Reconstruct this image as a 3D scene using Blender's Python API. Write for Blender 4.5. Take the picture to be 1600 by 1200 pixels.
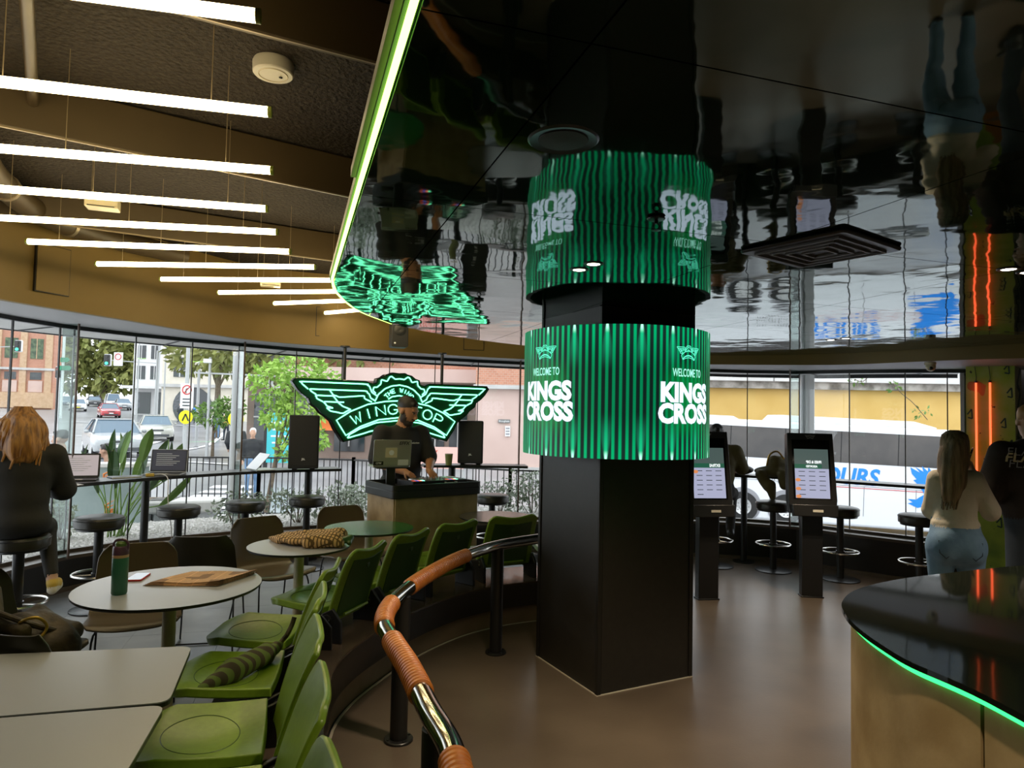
import bpy, bmesh, math, random
import numpy as np
from mathutils import Vector, Matrix

for _o in list(bpy.data.objects):
    bpy.data.objects.remove(_o, do_unlink=True)
SC = bpy.context.scene
COL = SC.collection

# ------------------------------------------------------------------ camera
_f, _p, _r = 1060.0, math.atan(0.0437), 0.0200
_fw = Vector((0, math.cos(_p), math.sin(_p)))
_up = Vector((0, -math.sin(_p), math.cos(_p)))
_rt = Vector((1, 0, 0))
_r2 = _rt * math.cos(_r) + _up * math.sin(_r)
_u2 = -_rt * math.sin(_r) + _up * math.cos(_r)
cam = bpy.data.cameras.new('camera')
cam.sensor_fit = 'HORIZONTAL'
cam.sensor_width = 36.0
cam.lens = _f / 1600.0 * 36.0
cam.clip_start = 0.05
cam.clip_end = 500
camo = bpy.data.objects.new('camera', cam)
COL.objects.link(camo)
_m = Matrix.Identity(4)
for _i in range(3):
    _m[_i][0], _m[_i][1], _m[_i][2] = _r2[_i], _u2[_i], -_fw[_i]
_m[2][3] = 1.62
camo.matrix_world = _m
SC.camera = camo

# ------------------------------------------------------------------ sky (flat overcast) and exposure
W = bpy.data.worlds.new('overcast_sky')
SC.world = W
W.use_nodes = True
_bg = W.node_tree.nodes['Background']
_bg.inputs[0].default_value = (0.93, 0.96, 1.0, 1)
_bg.inputs[1].default_value = 1.55
SC.view_settings.view_transform = 'Standard'
SC.view_settings.look = 'None'
SC.view_settings.gamma = 1.0
SC.view_settings.use_curve_mapping = False
SC.view_settings.exposure = 0.92

def spot_lamp(name, loc, power, color, size=70, blend=0.6, target=None, radius=0.03):
    l = bpy.data.lights.new(name, 'SPOT')
    l.energy = power
    l.color = color
    l.spot_size = math.radians(size)
    l.spot_blend = blend
    l.shadow_soft_size = radius
    o = bpy.data.objects.new(name, l)
    COL.objects.link(o)
    o.location = loc
    if target is not None:
        o.rotation_euler = (Vector(target) - Vector(loc)).to_track_quat('-Z', 'Y').to_euler()
    return o

# ------------------------------------------------------------------ helpers
PI = math.pi
rnd = random.Random(7)

def link(o):
    COL.objects.link(o)
    return o

def tag(o, label=None, cat=None, group=None, kind=None):
    if label: o['label'] = label
    if cat: o['category'] = cat
    if group: o['group'] = group
    if kind: o['kind'] = kind
    return o

def thing(name, label, cat, loc=(0, 0, 0), rz=0.0, group=None):
    o = bpy.data.objects.new(name, None)
    o.empty_display_size = 0.1
    link(o)
    o.location = loc
    o.rotation_euler = (0, 0, rz)
    return tag(o, label, cat, group)

def dup(root, loc=None, rz=None, label=None, group=None, parent=None, scale=None):
    r = root.copy()
    link(r)
    if parent is not None: r.parent = parent
    if loc is not None: r.location = loc
    if rz is not None: r.rotation_euler = (0, 0, rz)
    if scale is not None: r.scale = scale
    if label: r['label'] = label
    if group: r['group'] = group
    for ch in list(root.children):
        dup(ch, parent=r)
    return r

class MB:
    def __init__(s):
        s.v = []; s.f = []; s.m = []; s.cur = 0
    def add(s, vs, fs):
        b = len(s.v)
        s.v.extend([tuple(p) for p in vs])
        for f in fs:
            s.f.append(tuple(b + i for i in f)); s.m.append(s.cur)
        return s
    def box(s, c, d, rz=0.0, M=None):
        x, y, z = d[0] / 2, d[1] / 2, d[2] / 2
        vs = [Vector((i * x, j * y, k * z)) for k in (-1, 1) for j in (-1, 1) for i in (-1, 1)]
        R = M if M is not None else Matrix.Rotation(rz, 3, 'Z')
        vs = [R @ p + Vector(c) for p in vs]
        return s.add(vs, [(0, 2, 3, 1), (4, 5, 7, 6), (0, 1, 5, 4), (2, 6, 7, 3), (0, 4, 6, 2), (1, 3, 7, 5)])
    def bar(s, a, b, w, h):
        a, b = Vector(a), Vector(b)
        d = b - a
        q = d.to_track_quat('X', 'Z').to_matrix()
        return s.box((a + b) / 2, (d.length, w, h), M=q)
    def cyl(s, a, b, r0, r1=None, n=16, caps=True):
        if r1 is None: r1 = r0
        return s.tube([a, b], [r0, r1], n, caps)
    def tube(s, path, r, n=8, caps=True, closed=False):
        P = [Vector(p) for p in path]
        k = len(P)
        if not hasattr(r, '__len__'): r = [r] * k
        T = []
        for i in range(k):
            if closed: d = P[(i + 1) % k] - P[i - 1]
            else: d = P[min(i + 1, k - 1)] - P[max(i - 1, 0)]
            T.append(d.normalized() if d.length > 1e-9 else Vector((0, 0, 1)))
        a = Vector((0, 0, 1)) if abs(T[0].z) < 0.9 else Vector((1, 0, 0))
        N = (a - T[0] * a.dot(T[0])).normalized()
        vs = []
        for i in range(k):
            N = (N - T[i] * N.dot(T[i]))
            N = N.normalized() if N.length > 1e-6 else Vector((1, 0, 0))
            B = T[i].cross(N)
            for j in range(n):
                t = 2 * PI * j / n
                vs.append(P[i] + (N * math.cos(t) + B * math.sin(t)) * r[i])
        fs = []
        for i in range(k if closed else k - 1):
            for j in range(n):
                a0, a1 = i * n + j, i * n + (j + 1) % n
                i2 = (i + 1) % k
                fs.append((a0, a1, i2 * n + (j + 1) % n, i2 * n + j))
        if caps and not closed:
            fs.append(tuple(range(n - 1, -1, -1)))
            fs.append(tuple((k - 1) * n + j for j in range(n)))
        return s.add(vs, fs)
    def lathe(s, prof, n=24, c=(0, 0, 0)):
        vs = []; fs = []
        k = len(prof)
        for r, z in prof:
            for j in range(n):
                t = 2 * PI * j / n
                vs.append((c[0] + r * math.cos(t), c[1] + r * math.sin(t), c[2] + z))
        for i in range(k - 1):
            for j in range(n):
                fs.append((i * n + j, i * n + (j + 1) % n, (i + 1) * n + (j + 1) % n, (i + 1) * n + j))
        fs.append(tuple(range(n - 1, -1, -1)))
        fs.append(tuple((k - 1) * n + j for j in range(n)))
        return s.add(vs, fs)
    def prism(s, poly, z0, z1, fn=None):
        n = len(poly)
        vs = [(x, y, z0) for x, y in poly] + [(x, y, z1) for x, y in poly]
        if fn: vs = [fn(*p) for p in vs]
        fs = [tuple(range(n - 1, -1, -1)), tuple(range(n, 2 * n))]
        for i in range(n):
            j = (i + 1) % n
            fs.append((i, j, n + j, n + i))
        return s.add(vs, fs)
    def sphere(s, c, r, nu=16, nv=10, M=None):
        if not hasattr(r, '__len__'): r = (r, r, r)
        vs = []
        for i in range(nv + 1):
            a = PI * i / nv
            for j in range(nu):
                b = 2 * PI * j / nu
                p = Vector((r[0] * math.sin(a) * math.cos(b), r[1] * math.sin(a) * math.sin(b), r[2] * math.cos(a)))
                if M is not None: p = M @ p
                vs.append(p + Vector(c))
        fs = []
        for i in range(nv):
            for j in range(nu):
                fs.append((i * nu + j, (i + 1) * nu + j, (i + 1) * nu + (j + 1) % nu, i * nu + (j + 1) % nu))
        return s.add(vs, fs)
    def grid(s, fn, nu, nv, th=None):
        vs = [Vector(fn(i / nu, j / nv)) for j in range(nv + 1) for i in range(nu + 1)]
        fs = [(j * (nu + 1) + i, j * (nu + 1) + i + 1, (j + 1) * (nu + 1) + i + 1, (j + 1) * (nu + 1) + i)
              for j in range(nv) for i in range(nu)]
        if th is None: return s.add(vs, fs)
        N = [Vector((0, 0, 0)) for _ in vs]
        for f in fs:
            nn = (vs[f[1]] - vs[f[0]]).cross(vs[f[3]] - vs[f[0]])
            for i in f: N[i] = N[i] + nn
        k = len(vs)
        v2 = vs + [vs[i] - N[i].normalized() * th for i in range(k)]
        f2 = fs + [tuple(k + i for i in reversed(f)) for f in fs]
        rim = [i for i in range(nu)] + [nu + j * (nu + 1) for j in range(nv)] + \
              [nv * (nu + 1) + nu - i for i in range(nu)] + [(nv - j) * (nu + 1) for j in range(nv)]
        for q in range(len(rim)):
            a, b = rim[q], rim[(q + 1) % len(rim)]
            f2.append((b, a, k + a, k + b))
        return s.add(v2, f2)
    def wallpath(s, path, z0, z1, th=None, side=1):
        """vertical ribbon with thickness along a plan path; z may be functions of the point"""
        k = len(path)
        fz0 = z0 if callable(z0) else (lambda x, y: z0)
        fz1 = z1 if callable(z1) else (lambda x, y: z1)
        off = offset_path(path, th * side) if th else None
        vs = []
        for i, (x, y) in enumerate(path):
            x2, y2 = off[i]
            vs += [(x, y, fz0(x, y)), (x, y, fz1(x, y)), (x2, y2, fz1(x, y)), (x2, y2, fz0(x, y))]
        fs = []
        for i in range(k - 1):
            for j in range(4):
                fs.append((i * 4 + j, i * 4 + (j + 1) % 4, (i + 1) * 4 + (j + 1) % 4, (i + 1) * 4 + j))
        fs += [(3, 2, 1, 0), tuple((k - 1) * 4 + j for j in range(4))]
        return s.add(vs, fs)
    def xf(s, M, start=0):
        for i in range(start, len(s.v)):
            s.v[i] = tuple(M @ Vector(s.v[i]))
        return s
    def mesh(s, name, mats, smooth=35):
        me = bpy.data.meshes.new(name)
        me.from_pydata(s.v, [], s.f)
        if not isinstance(mats, (list, tuple)): mats = [mats]
        for m in mats: me.materials.append(M_(m))
        if len(mats) > 1:
            me.polygons.foreach_set('material_index', s.m)
        bm = bmesh.new(); bm.from_mesh(me)
        bmesh.ops.recalc_face_normals(bm, faces=bm.faces)
        bm.to_mesh(me); bm.free()
        if smooth:
            me.shade_smooth()
            if smooth < 180: me.set_sharp_from_angle(angle=math.radians(smooth))
        me.update()
        return me
    def build(s, name, mat, parent=None, smooth=35, bevel=None, loc=None, kind=None, label=None, seg=2):
        o = bpy.data.objects.new(name, s.mesh(name, mat, smooth))
        link(o)
        if parent is not None: o.parent = parent
        if loc is not None: o.location = loc
        if bevel:
            b = o.modifiers.new('bevel', 'BEVEL')
            b.width = bevel; b.segments = seg; b.limit_method = 'ANGLE'; b.angle_limit = math.radians(40)
        if kind: o['kind'] = kind
        if label: o['label'] = label
        return o

def offset_path(path, d):
    out = []
    k = len(path)
    for i in range(k):
        a = path[max(i - 1, 0)]; b = path[min(i + 1, k - 1)]
        tx, ty = b[0] - a[0], b[1] - a[1]
        l = math.hypot(tx, ty) or 1
        out.append((path[i][0] - ty / l * d, path[i][1] + tx / l * d))
    return out

def smooth_path(pts, n=6, closed=False):
    """Catmull-Rom through the points"""
    P = [Vector(p) for p in pts]
    k = len(P)
    out = []
    for i in range(k if closed else k - 1):
        p0 = P[i - 1] if (closed or i > 0) else P[0] * 2 - P[1]
        p1 = P[i]; p2 = P[(i + 1) % k]
        p3 = P[(i + 2) % k] if (closed or i + 2 < k) else P[k - 1] * 2 - P[k - 2]
        for j in range(n):
            t = j / n
            out.append(0.5 * ((2 * p1) + (p2 - p0) * t + (2 * p0 - 5 * p1 + 4 * p2 - p3) * t * t + (3 * p1 - p0 - 3 * p2 + p3) * t ** 3))
    if not closed: out.append(P[-1])
    return out

def resample(path, step):
    P = [Vector(p) for p in path]
    out = [P[0]]; acc = 0.0
    for i in range(len(P) - 1):
        a, b = P[i], P[i + 1]
        L = (b - a).length
        if L < 1e-9: continue
        t = step - acc
        while t <= L:
            out.append(a + (b - a) * (t / L)); t += step
        acc = L - (t - step)
    return out

def rrect(w, h, r, n=5):
    pts = []
    for cx, cy, a0 in ((w / 2 - r, h / 2 - r, 0), (-w / 2 + r, h / 2 - r, 90), (-w / 2 + r, -h / 2 + r, 180), (w / 2 - r, -h / 2 + r, 270)):
        for i in range(n + 1):
            a = math.radians(a0 + 90 * i / n)
            pts.append((cx + r * math.cos(a), cy + r * math.sin(a)))
    return pts

# --- text as thin mesh
_tc = {}
def text_geo(s, size=1.0, bold=0.0, xs=1.0, shear=0.0, ext=0.0, sp=1.0):
    key = (s, bold, xs, shear, ext, sp)
    if key not in _tc:
        c = bpy.data.curves.new('txt', 'FONT')
        c.body = s; c.size = 1.0; c.align_x = 'CENTER'; c.align_y = 'CENTER'
        c.offset = bold; c.extrude = ext; c.shear = shear; c.resolution_u = 3; c.space_character = sp
        o = bpy.data.objects.new('txt', c); link(o)
        dg = bpy.context.evaluated_depsgraph_get()
        me = o.evaluated_get(dg).to_mesh()
        v = [(p.co.x * xs, p.co.y, p.co.z) for p in me.vertices]
        f = [tuple(p.vertices) for p in me.polygons]
        o.evaluated_get(dg).to_mesh_clear()
        bpy.data.objects.remove(o, do_unlink=True); bpy.data.curves.remove(c)
        _tc[key] = (v, f)
    v, f = _tc[key]
    return [(x * size, y * size, z) for x, y, z in v], f

def add_text(mb, s, size, fn, **kw):
    v, f = text_geo(s, size, **kw)
    mb.add([fn(*p) for p in v], f)
    return mb

def frame_fn(o, ux, uy):
    """map text (x,y,z) onto a plane with origin o, axes ux, uy"""
    o, ux, uy = Vector(o), Vector(ux).normalized(), Vector(uy).normalized()
    n = ux.cross(uy)
    return lambda x, y, z: o + ux * x + uy * y + n * z

# --- smooth blended bodies: signed distance primitives -> surface nets
def rc(a, b, ra, rb=None, t=0, k=0.02):
    return ('c', np.array(a, float), np.array(b, float), ra, ra if rb is None else rb, t, k)
def el(c, r, t=0, k=0.03, rot=None):
    return ('e', np.array(c, float), np.array(r if hasattr(r, '__len__') else (r, r, r), float), rot, None, t, k)

def sdf_surface(prims, vox, noise=None):
    lo = np.array([1e9] * 3); hi = -lo
    bb = []
    for p in prims:
        if p[0] == 'c':
            m = max(p[3], p[4])
            l, h = np.minimum(p[1], p[2]) - m, np.maximum(p[1], p[2]) + m
        else:
            m = p[2].max() if p[3] is not None else p[2]
            l, h = p[1] - m, p[1] + m
        bb.append((l, h)); lo = np.minimum(lo, l); hi = np.maximum(hi, h)
    lo = lo - 3 * vox; hi = hi + 3 * vox
    n = np.ceil((hi - lo) / vox).astype(int) + 1
    D = np.full(n, 9.0, np.float32); Bd = np.full(n, 9.0, np.float32); T = np.zeros(n, np.int16)
    ax = [lo[i] + vox * np.arange(n[i]) for i in range(3)]
    for p, (l, h) in zip(prims, bb):
        mg = 0.05 + 2 * vox
        i0 = np.maximum(((l - mg - lo) / vox).astype(int), 0)
        i1 = np.minimum(((h + mg - lo) / vox).astype(int) + 2, n)
        sl = tuple(slice(a, b) for a, b in zip(i0, i1))
        X, Y, Z = np.meshgrid(*[ax[i][i0[i]:i1[i]] for i in range(3)], indexing='ij')
        if p[0] == 'c':
            a, b, ra, rb = p[1:5]
            ab = b - a; q = max(ab @ ab, 1e-9)
            px, py, pz = X - a[0], Y - a[1], Z - a[2]
            t = np.clip((px * ab[0] + py * ab[1] + pz * ab[2]) / q, 0, 1)
            d = np.sqrt((px - t * ab[0]) ** 2 + (py - t * ab[1]) ** 2 + (pz - t * ab[2]) ** 2) - (ra + (rb - ra) * t)
        else:
            px, py, pz = X - p[1][0], Y - p[1][1], Z - p[1][2]
            if p[3] is not None:
                R = np.array(p[3]).T
                px, py, pz = (R[0, 0] * px + R[0, 1] * py + R[0, 2] * pz, R[1, 0] * px + R[1, 1] * py + R[1, 2] * pz,
                              R[2, 0] * px + R[2, 1] * py + R[2, 2] * pz)
            r = p[2]
            k0 = np.sqrt((px / r[0]) ** 2 + (py / r[1]) ** 2 + (pz / r[2]) ** 2)
            k1 = np.sqrt((px / r[0] ** 2) ** 2 + (py / r[1] ** 2) ** 2 + (pz / r[2] ** 2) ** 2)
            d = k0 * (k0 - 1) / np.maximum(k1, 1e-6)
        k = p[6]
        o = D[sl]
        hh = np.clip(0.5 + 0.5 * (o - d) / k, 0, 1)
        D[sl] = np.where(o > 5, d, o * (1 - hh) + d * hh - k * hh * (1 - hh))
        m = d < Bd[sl]
        Bd[sl] = np.where(m, d, Bd[sl]); T[sl] = np.where(m, p[5], T[sl])
    if noise is not None:
        X, Y, Z = np.meshgrid(*ax, indexing='ij')
        D = D + noise(X, Y, Z)
    S = D < 0
    c = tuple(x - 1 for x in D.shape)
    cnt = np.zeros(c, np.int32)
    acc = np.zeros(c + (3,), np.float32)
    offs = [(i, j, k) for i in (0, 1) for j in (0, 1) for k in (0, 1)]
    def cor(A, o): return A[o[0]:o[0] + c[0], o[1]:o[1] + c[1], o[2]:o[2] + c[2]]
    for o in offs:
        for axn in range(3):
            if o[axn]: continue
            o2 = list(o); o2[axn] = 1
            a, b = cor(D, o), cor(D, o2)
            m = (a < 0) != (b < 0)
            if not m.any(): continue
            t = np.where(m, a / np.where(m, a - b, 1), 0)
            cnt += m
            for q in range(3):
                acc[..., q] += np.where(m, o[q] + (t if q == axn else 0), 0)
    act = cnt > 0
    idx = np.full(c, -1, np.int64)
    idx[act] = np.arange(act.sum())
    I = np.argwhere(act)
    V = lo + vox * (I + acc[act] / cnt[act][:, None])
    VT = T[tuple((I + 0).T)]
    best = Bd[tuple(I.T)].copy()
    for o in offs[1:]:
        q = tuple((I + np.array(o)).T)
        m = Bd[q] < best
        best = np.where(m, Bd[q], best); VT = np.where(m, T[q], VT)
    F = []
    for axn in range(3):
        s0 = [slice(None)] * 3; s1 = [slice(None)] * 3
        s0[axn] = slice(0, -1); s1[axn] = slice(1, None)
        ch = S[tuple(s0)] != S[tuple(s1)]
        E = np.argwhere(ch)
        u, w = [(1, 2), (2, 0), (0, 1)][axn]
        ok = (E[:, u] > 0) & (E[:, w] > 0) & (E[:, u] < c[u]) & (E[:, w] < c[w])
        E = E[ok]
        def cell(du, dw):
            q = E.copy(); q[:, u] += du; q[:, w] += dw
            return idx[tuple(q.T)]
        Q = np.stack([cell(-1, -1), cell(0, -1), cell(0, 0), cell(-1, 0)], 1)
        fl = ~S[tuple(E.T)]
        Q[fl] = Q[fl][:, ::-1]
        F.append(Q)
    F = np.concatenate(F)
    F = F[(F >= 0).all(1)]
    FT = VT[F[:, 0]]
    return V, F, FT

def sdf_obj(name, prims, mats, vox=0.012, parent=None, loc=None, noise=None, relax=1):
    V, F, FT = sdf_surface(prims, vox, noise)
    if relax:
        E = np.concatenate([F[:, [0, 1]], F[:, [1, 2]], F[:, [2, 3]], F[:, [3, 0]]])
        for _ in range(relax):
            A = np.zeros_like(V); n = np.zeros(len(V))
            np.add.at(A, E[:, 0], V[E[:, 1]]); np.add.at(A, E[:, 1], V[E[:, 0]])
            np.add.at(n, E[:, 0], 1); np.add.at(n, E[:, 1], 1)
            V = V * 0.5 + 0.5 * A / np.maximum(n, 1)[:, None]
    me = bpy.data.meshes.new(name)
    me.from_pydata(V.tolist(), [], F.tolist())
    if not isinstance(mats, (list, tuple)): mats = [mats]
    for m in mats: me.materials.append(M_(m))
    if len(mats) > 1: me.polygons.foreach_set('material_index', np.clip(FT, 0, len(mats) - 1).astype(np.int32))
    me.shade_smooth(); me.update()
    o = bpy.data.objects.new(name, me); link(o)
    if parent is not None: o.parent = parent
    if loc is not None: o.location = loc
    return o
# ------------------------------------------------------------------ materials
MATS = {}
def M_(m):
    return MATS[m] if isinstance(m, str) else m

def nd(nt, typ, **kw):
    n = nt.nodes.new(typ)
    for k, v in kw.items():
        if k in ('inp',):
            for a, b in v.items(): n.inputs[a].default_value = b
        else: setattr(n, k, v)
    return n

def c4(c): return (c[0], c[1], c[2], 1.0)

def mat(name, col, rough=0.5, metal=0.0, col2=None, scale=6.0, bump=0.0, bscale=None, emit=None, est=0.0, coat=0.0,
        ior=1.5, stretch=None, detail=4.0, ramp=(0.35, 0.65), bdist=0.01, spec=0.5, sub=0.0):
    m = bpy.data.materials.new(name)
    m.use_nodes = True
    nt = m.node_tree
    b = nt.nodes['Principled BSDF']
    L = nt.links.new
    b.inputs['Base Color'].default_value = c4(col)
    b.inputs['Roughness'].default_value = rough
    b.inputs['Metallic'].default_value = metal
    b.inputs['IOR'].default_value = ior
    b.inputs['Specular IOR Level'].default_value = spec
    b.inputs['Coat Weight'].default_value = coat
    b.inputs['Coat Roughness'].default_value = 0.05
    if emit is not None:
        b.inputs['Emission Color'].default_value = c4(emit)
        b.inputs['Emission Strength'].default_value = est
    if col2 is not None or bump:
        tc = nd(nt, 'ShaderNodeTexCoord')
        mp = nd(nt, 'ShaderNodeMapping')
        if stretch: mp.inputs['Scale'].default_value = stretch
        L(tc.outputs['Object'], mp.inputs['Vector'])
    if col2 is not None:
        nz = nd(nt, 'ShaderNodeTexNoise', inp={'Scale': scale, 'Detail': detail})
        L(mp.outputs[0], nz.inputs['Vector'])
        rp = nd(nt, 'ShaderNodeValToRGB')
        rp.color_ramp.elements[0].color = c4(col); rp.color_ramp.elements[1].color = c4(col2)
        rp.color_ramp.elements[0].position, rp.color_ramp.elements[1].position = ramp
        L(nz.outputs['Fac'], rp.inputs[0]); L(rp.outputs[0], b.inputs['Base Color'])
    if bump:
        nb = nd(nt, 'ShaderNodeTexNoise', inp={'Scale': bscale or scale, 'Detail': 3.0})
        L(mp.outputs[0], nb.inputs['Vector'])
        bp = nd(nt, 'ShaderNodeBump', inp={'Strength': bump, 'Distance': bdist})
        L(nb.outputs['Fac'], bp.inputs['Height']); L(bp.outputs[0], b.inputs['Normal'])
    MATS[name] = m
    return m

def emis(name, col, st):
    return mat(name, (0.02, 0.02, 0.02), 0.4, emit=col, est=st)

# room shell
mat('concrete_floor', (0.088, 0.066, 0.048), 0.33, col2=(0.125, 0.096, 0.072), scale=1.6, bump=0.08, bscale=60, detail=7, bdist=0.004)
mat('tile_grey', (0.135, 0.14, 0.15), 0.42, col2=(0.20, 0.205, 0.215), scale=3, bump=0.15, bscale=120, detail=6, bdist=0.002)
mat('grout', (0.05, 0.05, 0.052), 0.8)
mat('ceiling_black', (0.019, 0.013, 0.008), 0.95, col2=(0.042, 0.03, 0.018), scale=55, bump=1.0, bscale=45, detail=6, bdist=0.03)
mat('bulkhead_brown', (0.20, 0.125, 0.026), 0.55, col2=(0.225, 0.142, 0.032), scale=1.5)
mat('duct_brown', (0.062, 0.042, 0.018), 0.45, col2=(0.08, 0.055, 0.025), scale=2)
mat('reveal_grey', (0.36, 0.35, 0.36), 0.5)
mat('frame_black', (0.012, 0.012, 0.013), 0.4)
mat('sill_brown', (0.09, 0.065, 0.045), 0.4)
mat('kick_black', (0.014, 0.012, 0.011), 0.35)
mat('fin_brown', (0.11, 0.075, 0.06), 0.3)
mat('dark_wall', (0.05, 0.042, 0.036), 0.7)
mat('plinth_dark', (0.024, 0.018, 0.014), 0.35, col2=(0.036, 0.027, 0.02), scale=3)
mat('ledge_top', (0.06, 0.046, 0.034), 0.22, col2=(0.10, 0.07, 0.05), scale=3, bump=0.06, bscale=90, bdist=0.003)
mat('upstand', (0.22, 0.155, 0.10), 0.45, col2=(0.27, 0.19, 0.13), scale=5)  # brightened in place of the warm light at the plinth foot
mat('edge_line', (0.5, 0.45, 0.38), 0.5)
# glossy dropped ceiling
m = mat('mirror_ceiling', (0.0025, 0.010, 0.005), 0.035, ior=1.95)
nt = m.node_tree; b = nt.nodes['Principled BSDF']
tc = nd(nt, 'ShaderNodeTexCoord')
b.inputs['Specular Tint'].default_value = (0.72, 1.0, 0.80, 1)
n1 = nd(nt, 'ShaderNodeTexNoise', inp={'Scale': 3.2, 'Detail': 1.0})
n2 = nd(nt, 'ShaderNodeTexNoise', inp={'Scale': 11.0, 'Detail': 1.0})
ad = nd(nt, 'ShaderNodeMath', operation='MULTIPLY_ADD', inp={1: 0.12})
bp = nd(nt, 'ShaderNodeBump', inp={'Strength': 0.5, 'Distance': 0.0065})
nt.links.new(tc.outputs['Object'], n1.inputs['Vector']); nt.links.new(tc.outputs['Object'], n2.inputs['Vector'])
nt.links.new(n2.outputs['Fac'], ad.inputs[0]); nt.links.new(n1.outputs['Fac'], ad.inputs[2])
nt.links.new(ad.outputs[0], bp.inputs['Height']); nt.links.new(bp.outputs[0], b.inputs['Normal'])
# window glass: clear with ordinary surface reflection
def glass(name, tint=(0.93, 0.95, 0.95), ior=1.45):
    m = bpy.data.materials.new(name); m.use_nodes = True
    nt = m.node_tree
    for n in list(nt.nodes): nt.nodes.remove(n)
    o = nd(nt, 'ShaderNodeOutputMaterial'); mx = nd(nt, 'ShaderNodeMixShader')
    t = nd(nt, 'ShaderNodeBsdfTransparent'); t.inputs[0].default_value = c4(tint)
    g = nd(nt, 'ShaderNodeBsdfGlossy'); g.inputs['Roughness'].default_value = 0.0
    f = nd(nt, 'ShaderNodeFresnel', inp={'IOR': ior})
    ge = nd(nt, 'ShaderNodeNewGeometry')     # same reflectance on both faces of the sheet
    mr = nd(nt, 'ShaderNodeMapRange', inp={3: ior, 4: 1.0 / ior})
    nt.links.new(ge.outputs['Backfacing'], mr.inputs[0]); nt.links.new(mr.outputs[0], f.inputs['IOR'])
    nt.links.new(f.outputs[0], mx.inputs[0]); nt.links.new(t.outputs[0], mx.inputs[1])
    nt.links.new(g.outputs[0], mx.inputs[2]); nt.links.new(mx.outputs[0], o.inputs[0])
    MATS[name] = m
glass('window_glass')
glass('glass_edge', (0.75, 0.82, 0.8))
# lights
emis('tube_light', (1.0, 0.80, 0.44), 9.5)
emis('led_green', (0.42, 1.0, 0.11), 4.2)
emis('led_green_counter', (0.03, 1.0, 0.16), 1.6)
emis('neon_green', (0.16, 1.0, 0.50), 2.3)
emis('tube_orange', (1.0, 0.11, 0.035), 1.3)
emis('downlight_glow', (1.0, 0.88, 0.7), 12.0)
mat('lamp_cap', (0.35, 0.40, 0.05), 0.4)
mat('wire_steel', (0.35, 0.28, 0.18), 0.4, metal=0.6)
# metals, plastics, furniture
mat('black_metal', (0.012, 0.012, 0.013), 0.35)
mat('black_gloss', (0.006, 0.006, 0.006), 0.06, ior=1.7)
mat('chrome_dark', (0.36, 0.34, 0.30), 0.08, metal=1.0)
mat('chrome', (0.75, 0.75, 0.75), 0.12, metal=1.0)
mat('leather_tan', (0.37, 0.105, 0.014), 0.40, col2=(0.46, 0.15, 0.024), scale=14, bump=0.2, bscale=90, bdist=0.002)
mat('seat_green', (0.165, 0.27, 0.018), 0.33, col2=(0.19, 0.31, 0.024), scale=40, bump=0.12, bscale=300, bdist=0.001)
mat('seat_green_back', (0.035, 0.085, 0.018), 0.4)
mat('table_white', (0.39, 0.395, 0.46), 0.30)
mat('table_green', (0.012, 0.11, 0.022), 0.22)
mat('table_dark', (0.085, 0.085, 0.07), 0.22)
mat('table_edge', (0.015, 0.015, 0.015), 0.4)
mat('cream_metal', (0.62, 0.54, 0.37), 0.25)
mat('shell_brown', (0.085, 0.062, 0.038), 0.3)
mat('shell_black', (0.022, 0.02, 0.014), 0.33)
mat('stool_leather', (0.02, 0.018, 0.012), 0.36, bump=0.15, bscale=60, bdist=0.002)
mat('ring_steel', (0.55, 0.53, 0.5), 0.25, metal=1.0)
mat('column_black', (0.014, 0.012, 0.010), 0.42, col2=(0.018, 0.0155, 0.013), scale=30, bump=0.25, bscale=260, bdist=0.0015)
mat('column_trim', (0.009, 0.008, 0.007), 0.45)
mat('tan_laminate', (0.25, 0.165, 0.068), 0.5, col2=(0.36, 0.255, 0.125), scale=7, detail=6, bump=0.05, bscale=80)
mat('booth_black', (0.013, 0.013, 0.014), 0.38)
mat('counter_black', (0.006, 0.008, 0.006), 0.05, ior=1.6)
mat('speaker_black', (0.016, 0.016, 0.017), 0.55, bump=0.35, bscale=400, bdist=0.001)
mat('plastic_white', (0.62, 0.58, 0.48), 0.45)
mat('silver', (0.42, 0.42, 0.42), 0.32, metal=0.7)
mat('paper_white', (0.7, 0.7, 0.68), 0.6)
mat('print_white', (0.8, 0.8, 0.8), 0.5)
mat('print_black', (0.01, 0.01, 0.01), 0.5)
mat('print_gold', (0.62, 0.5, 0.28), 0.5)
mat('bottle_green', (0.035, 0.16, 0.105), 0.35, bump=0.1, bscale=300, bdist=0.0005)
mat('bottle_purple', (0.10, 0.045, 0.085), 0.35)
mat('bottle_lid', (0.12, 0.2, 0.06), 0.35)
mat('bottle_peach', (0.6, 0.36, 0.22), 0.4)
mat('cable_white', (0.6, 0.56, 0.5), 0.4)
emis('screen_glow', (0.42, 0.36, 0.36), 0.55)
emis('screen_dark', (0.02, 0.02, 0.03), 0.6)
emis('kiosk_reflection_page', (0.5, 0.52, 0.72), 0.42)  # this and the glows below paint a menu board's reflection on the kiosks
emis('kiosk_reflection_top', (0.05, 0.075, 0.07), 0.7)
emis('kiosk_reflection_green', (0.01, 0.06, 0.035), 0.9)
emis('kiosk_reflection_food', (0.55, 0.2, 0.07), 0.7)
emis('kiosk_reflection_ink', (0.02, 0.03, 0.03), 0.5)
emis('kiosk_reflection_white', (0.8, 0.85, 0.85), 0.8)
emis('display_blue', (0.05, 0.2, 0.9), 0.5)
emis('display_red', (0.9, 0.1, 0.03), 0.5)
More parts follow.
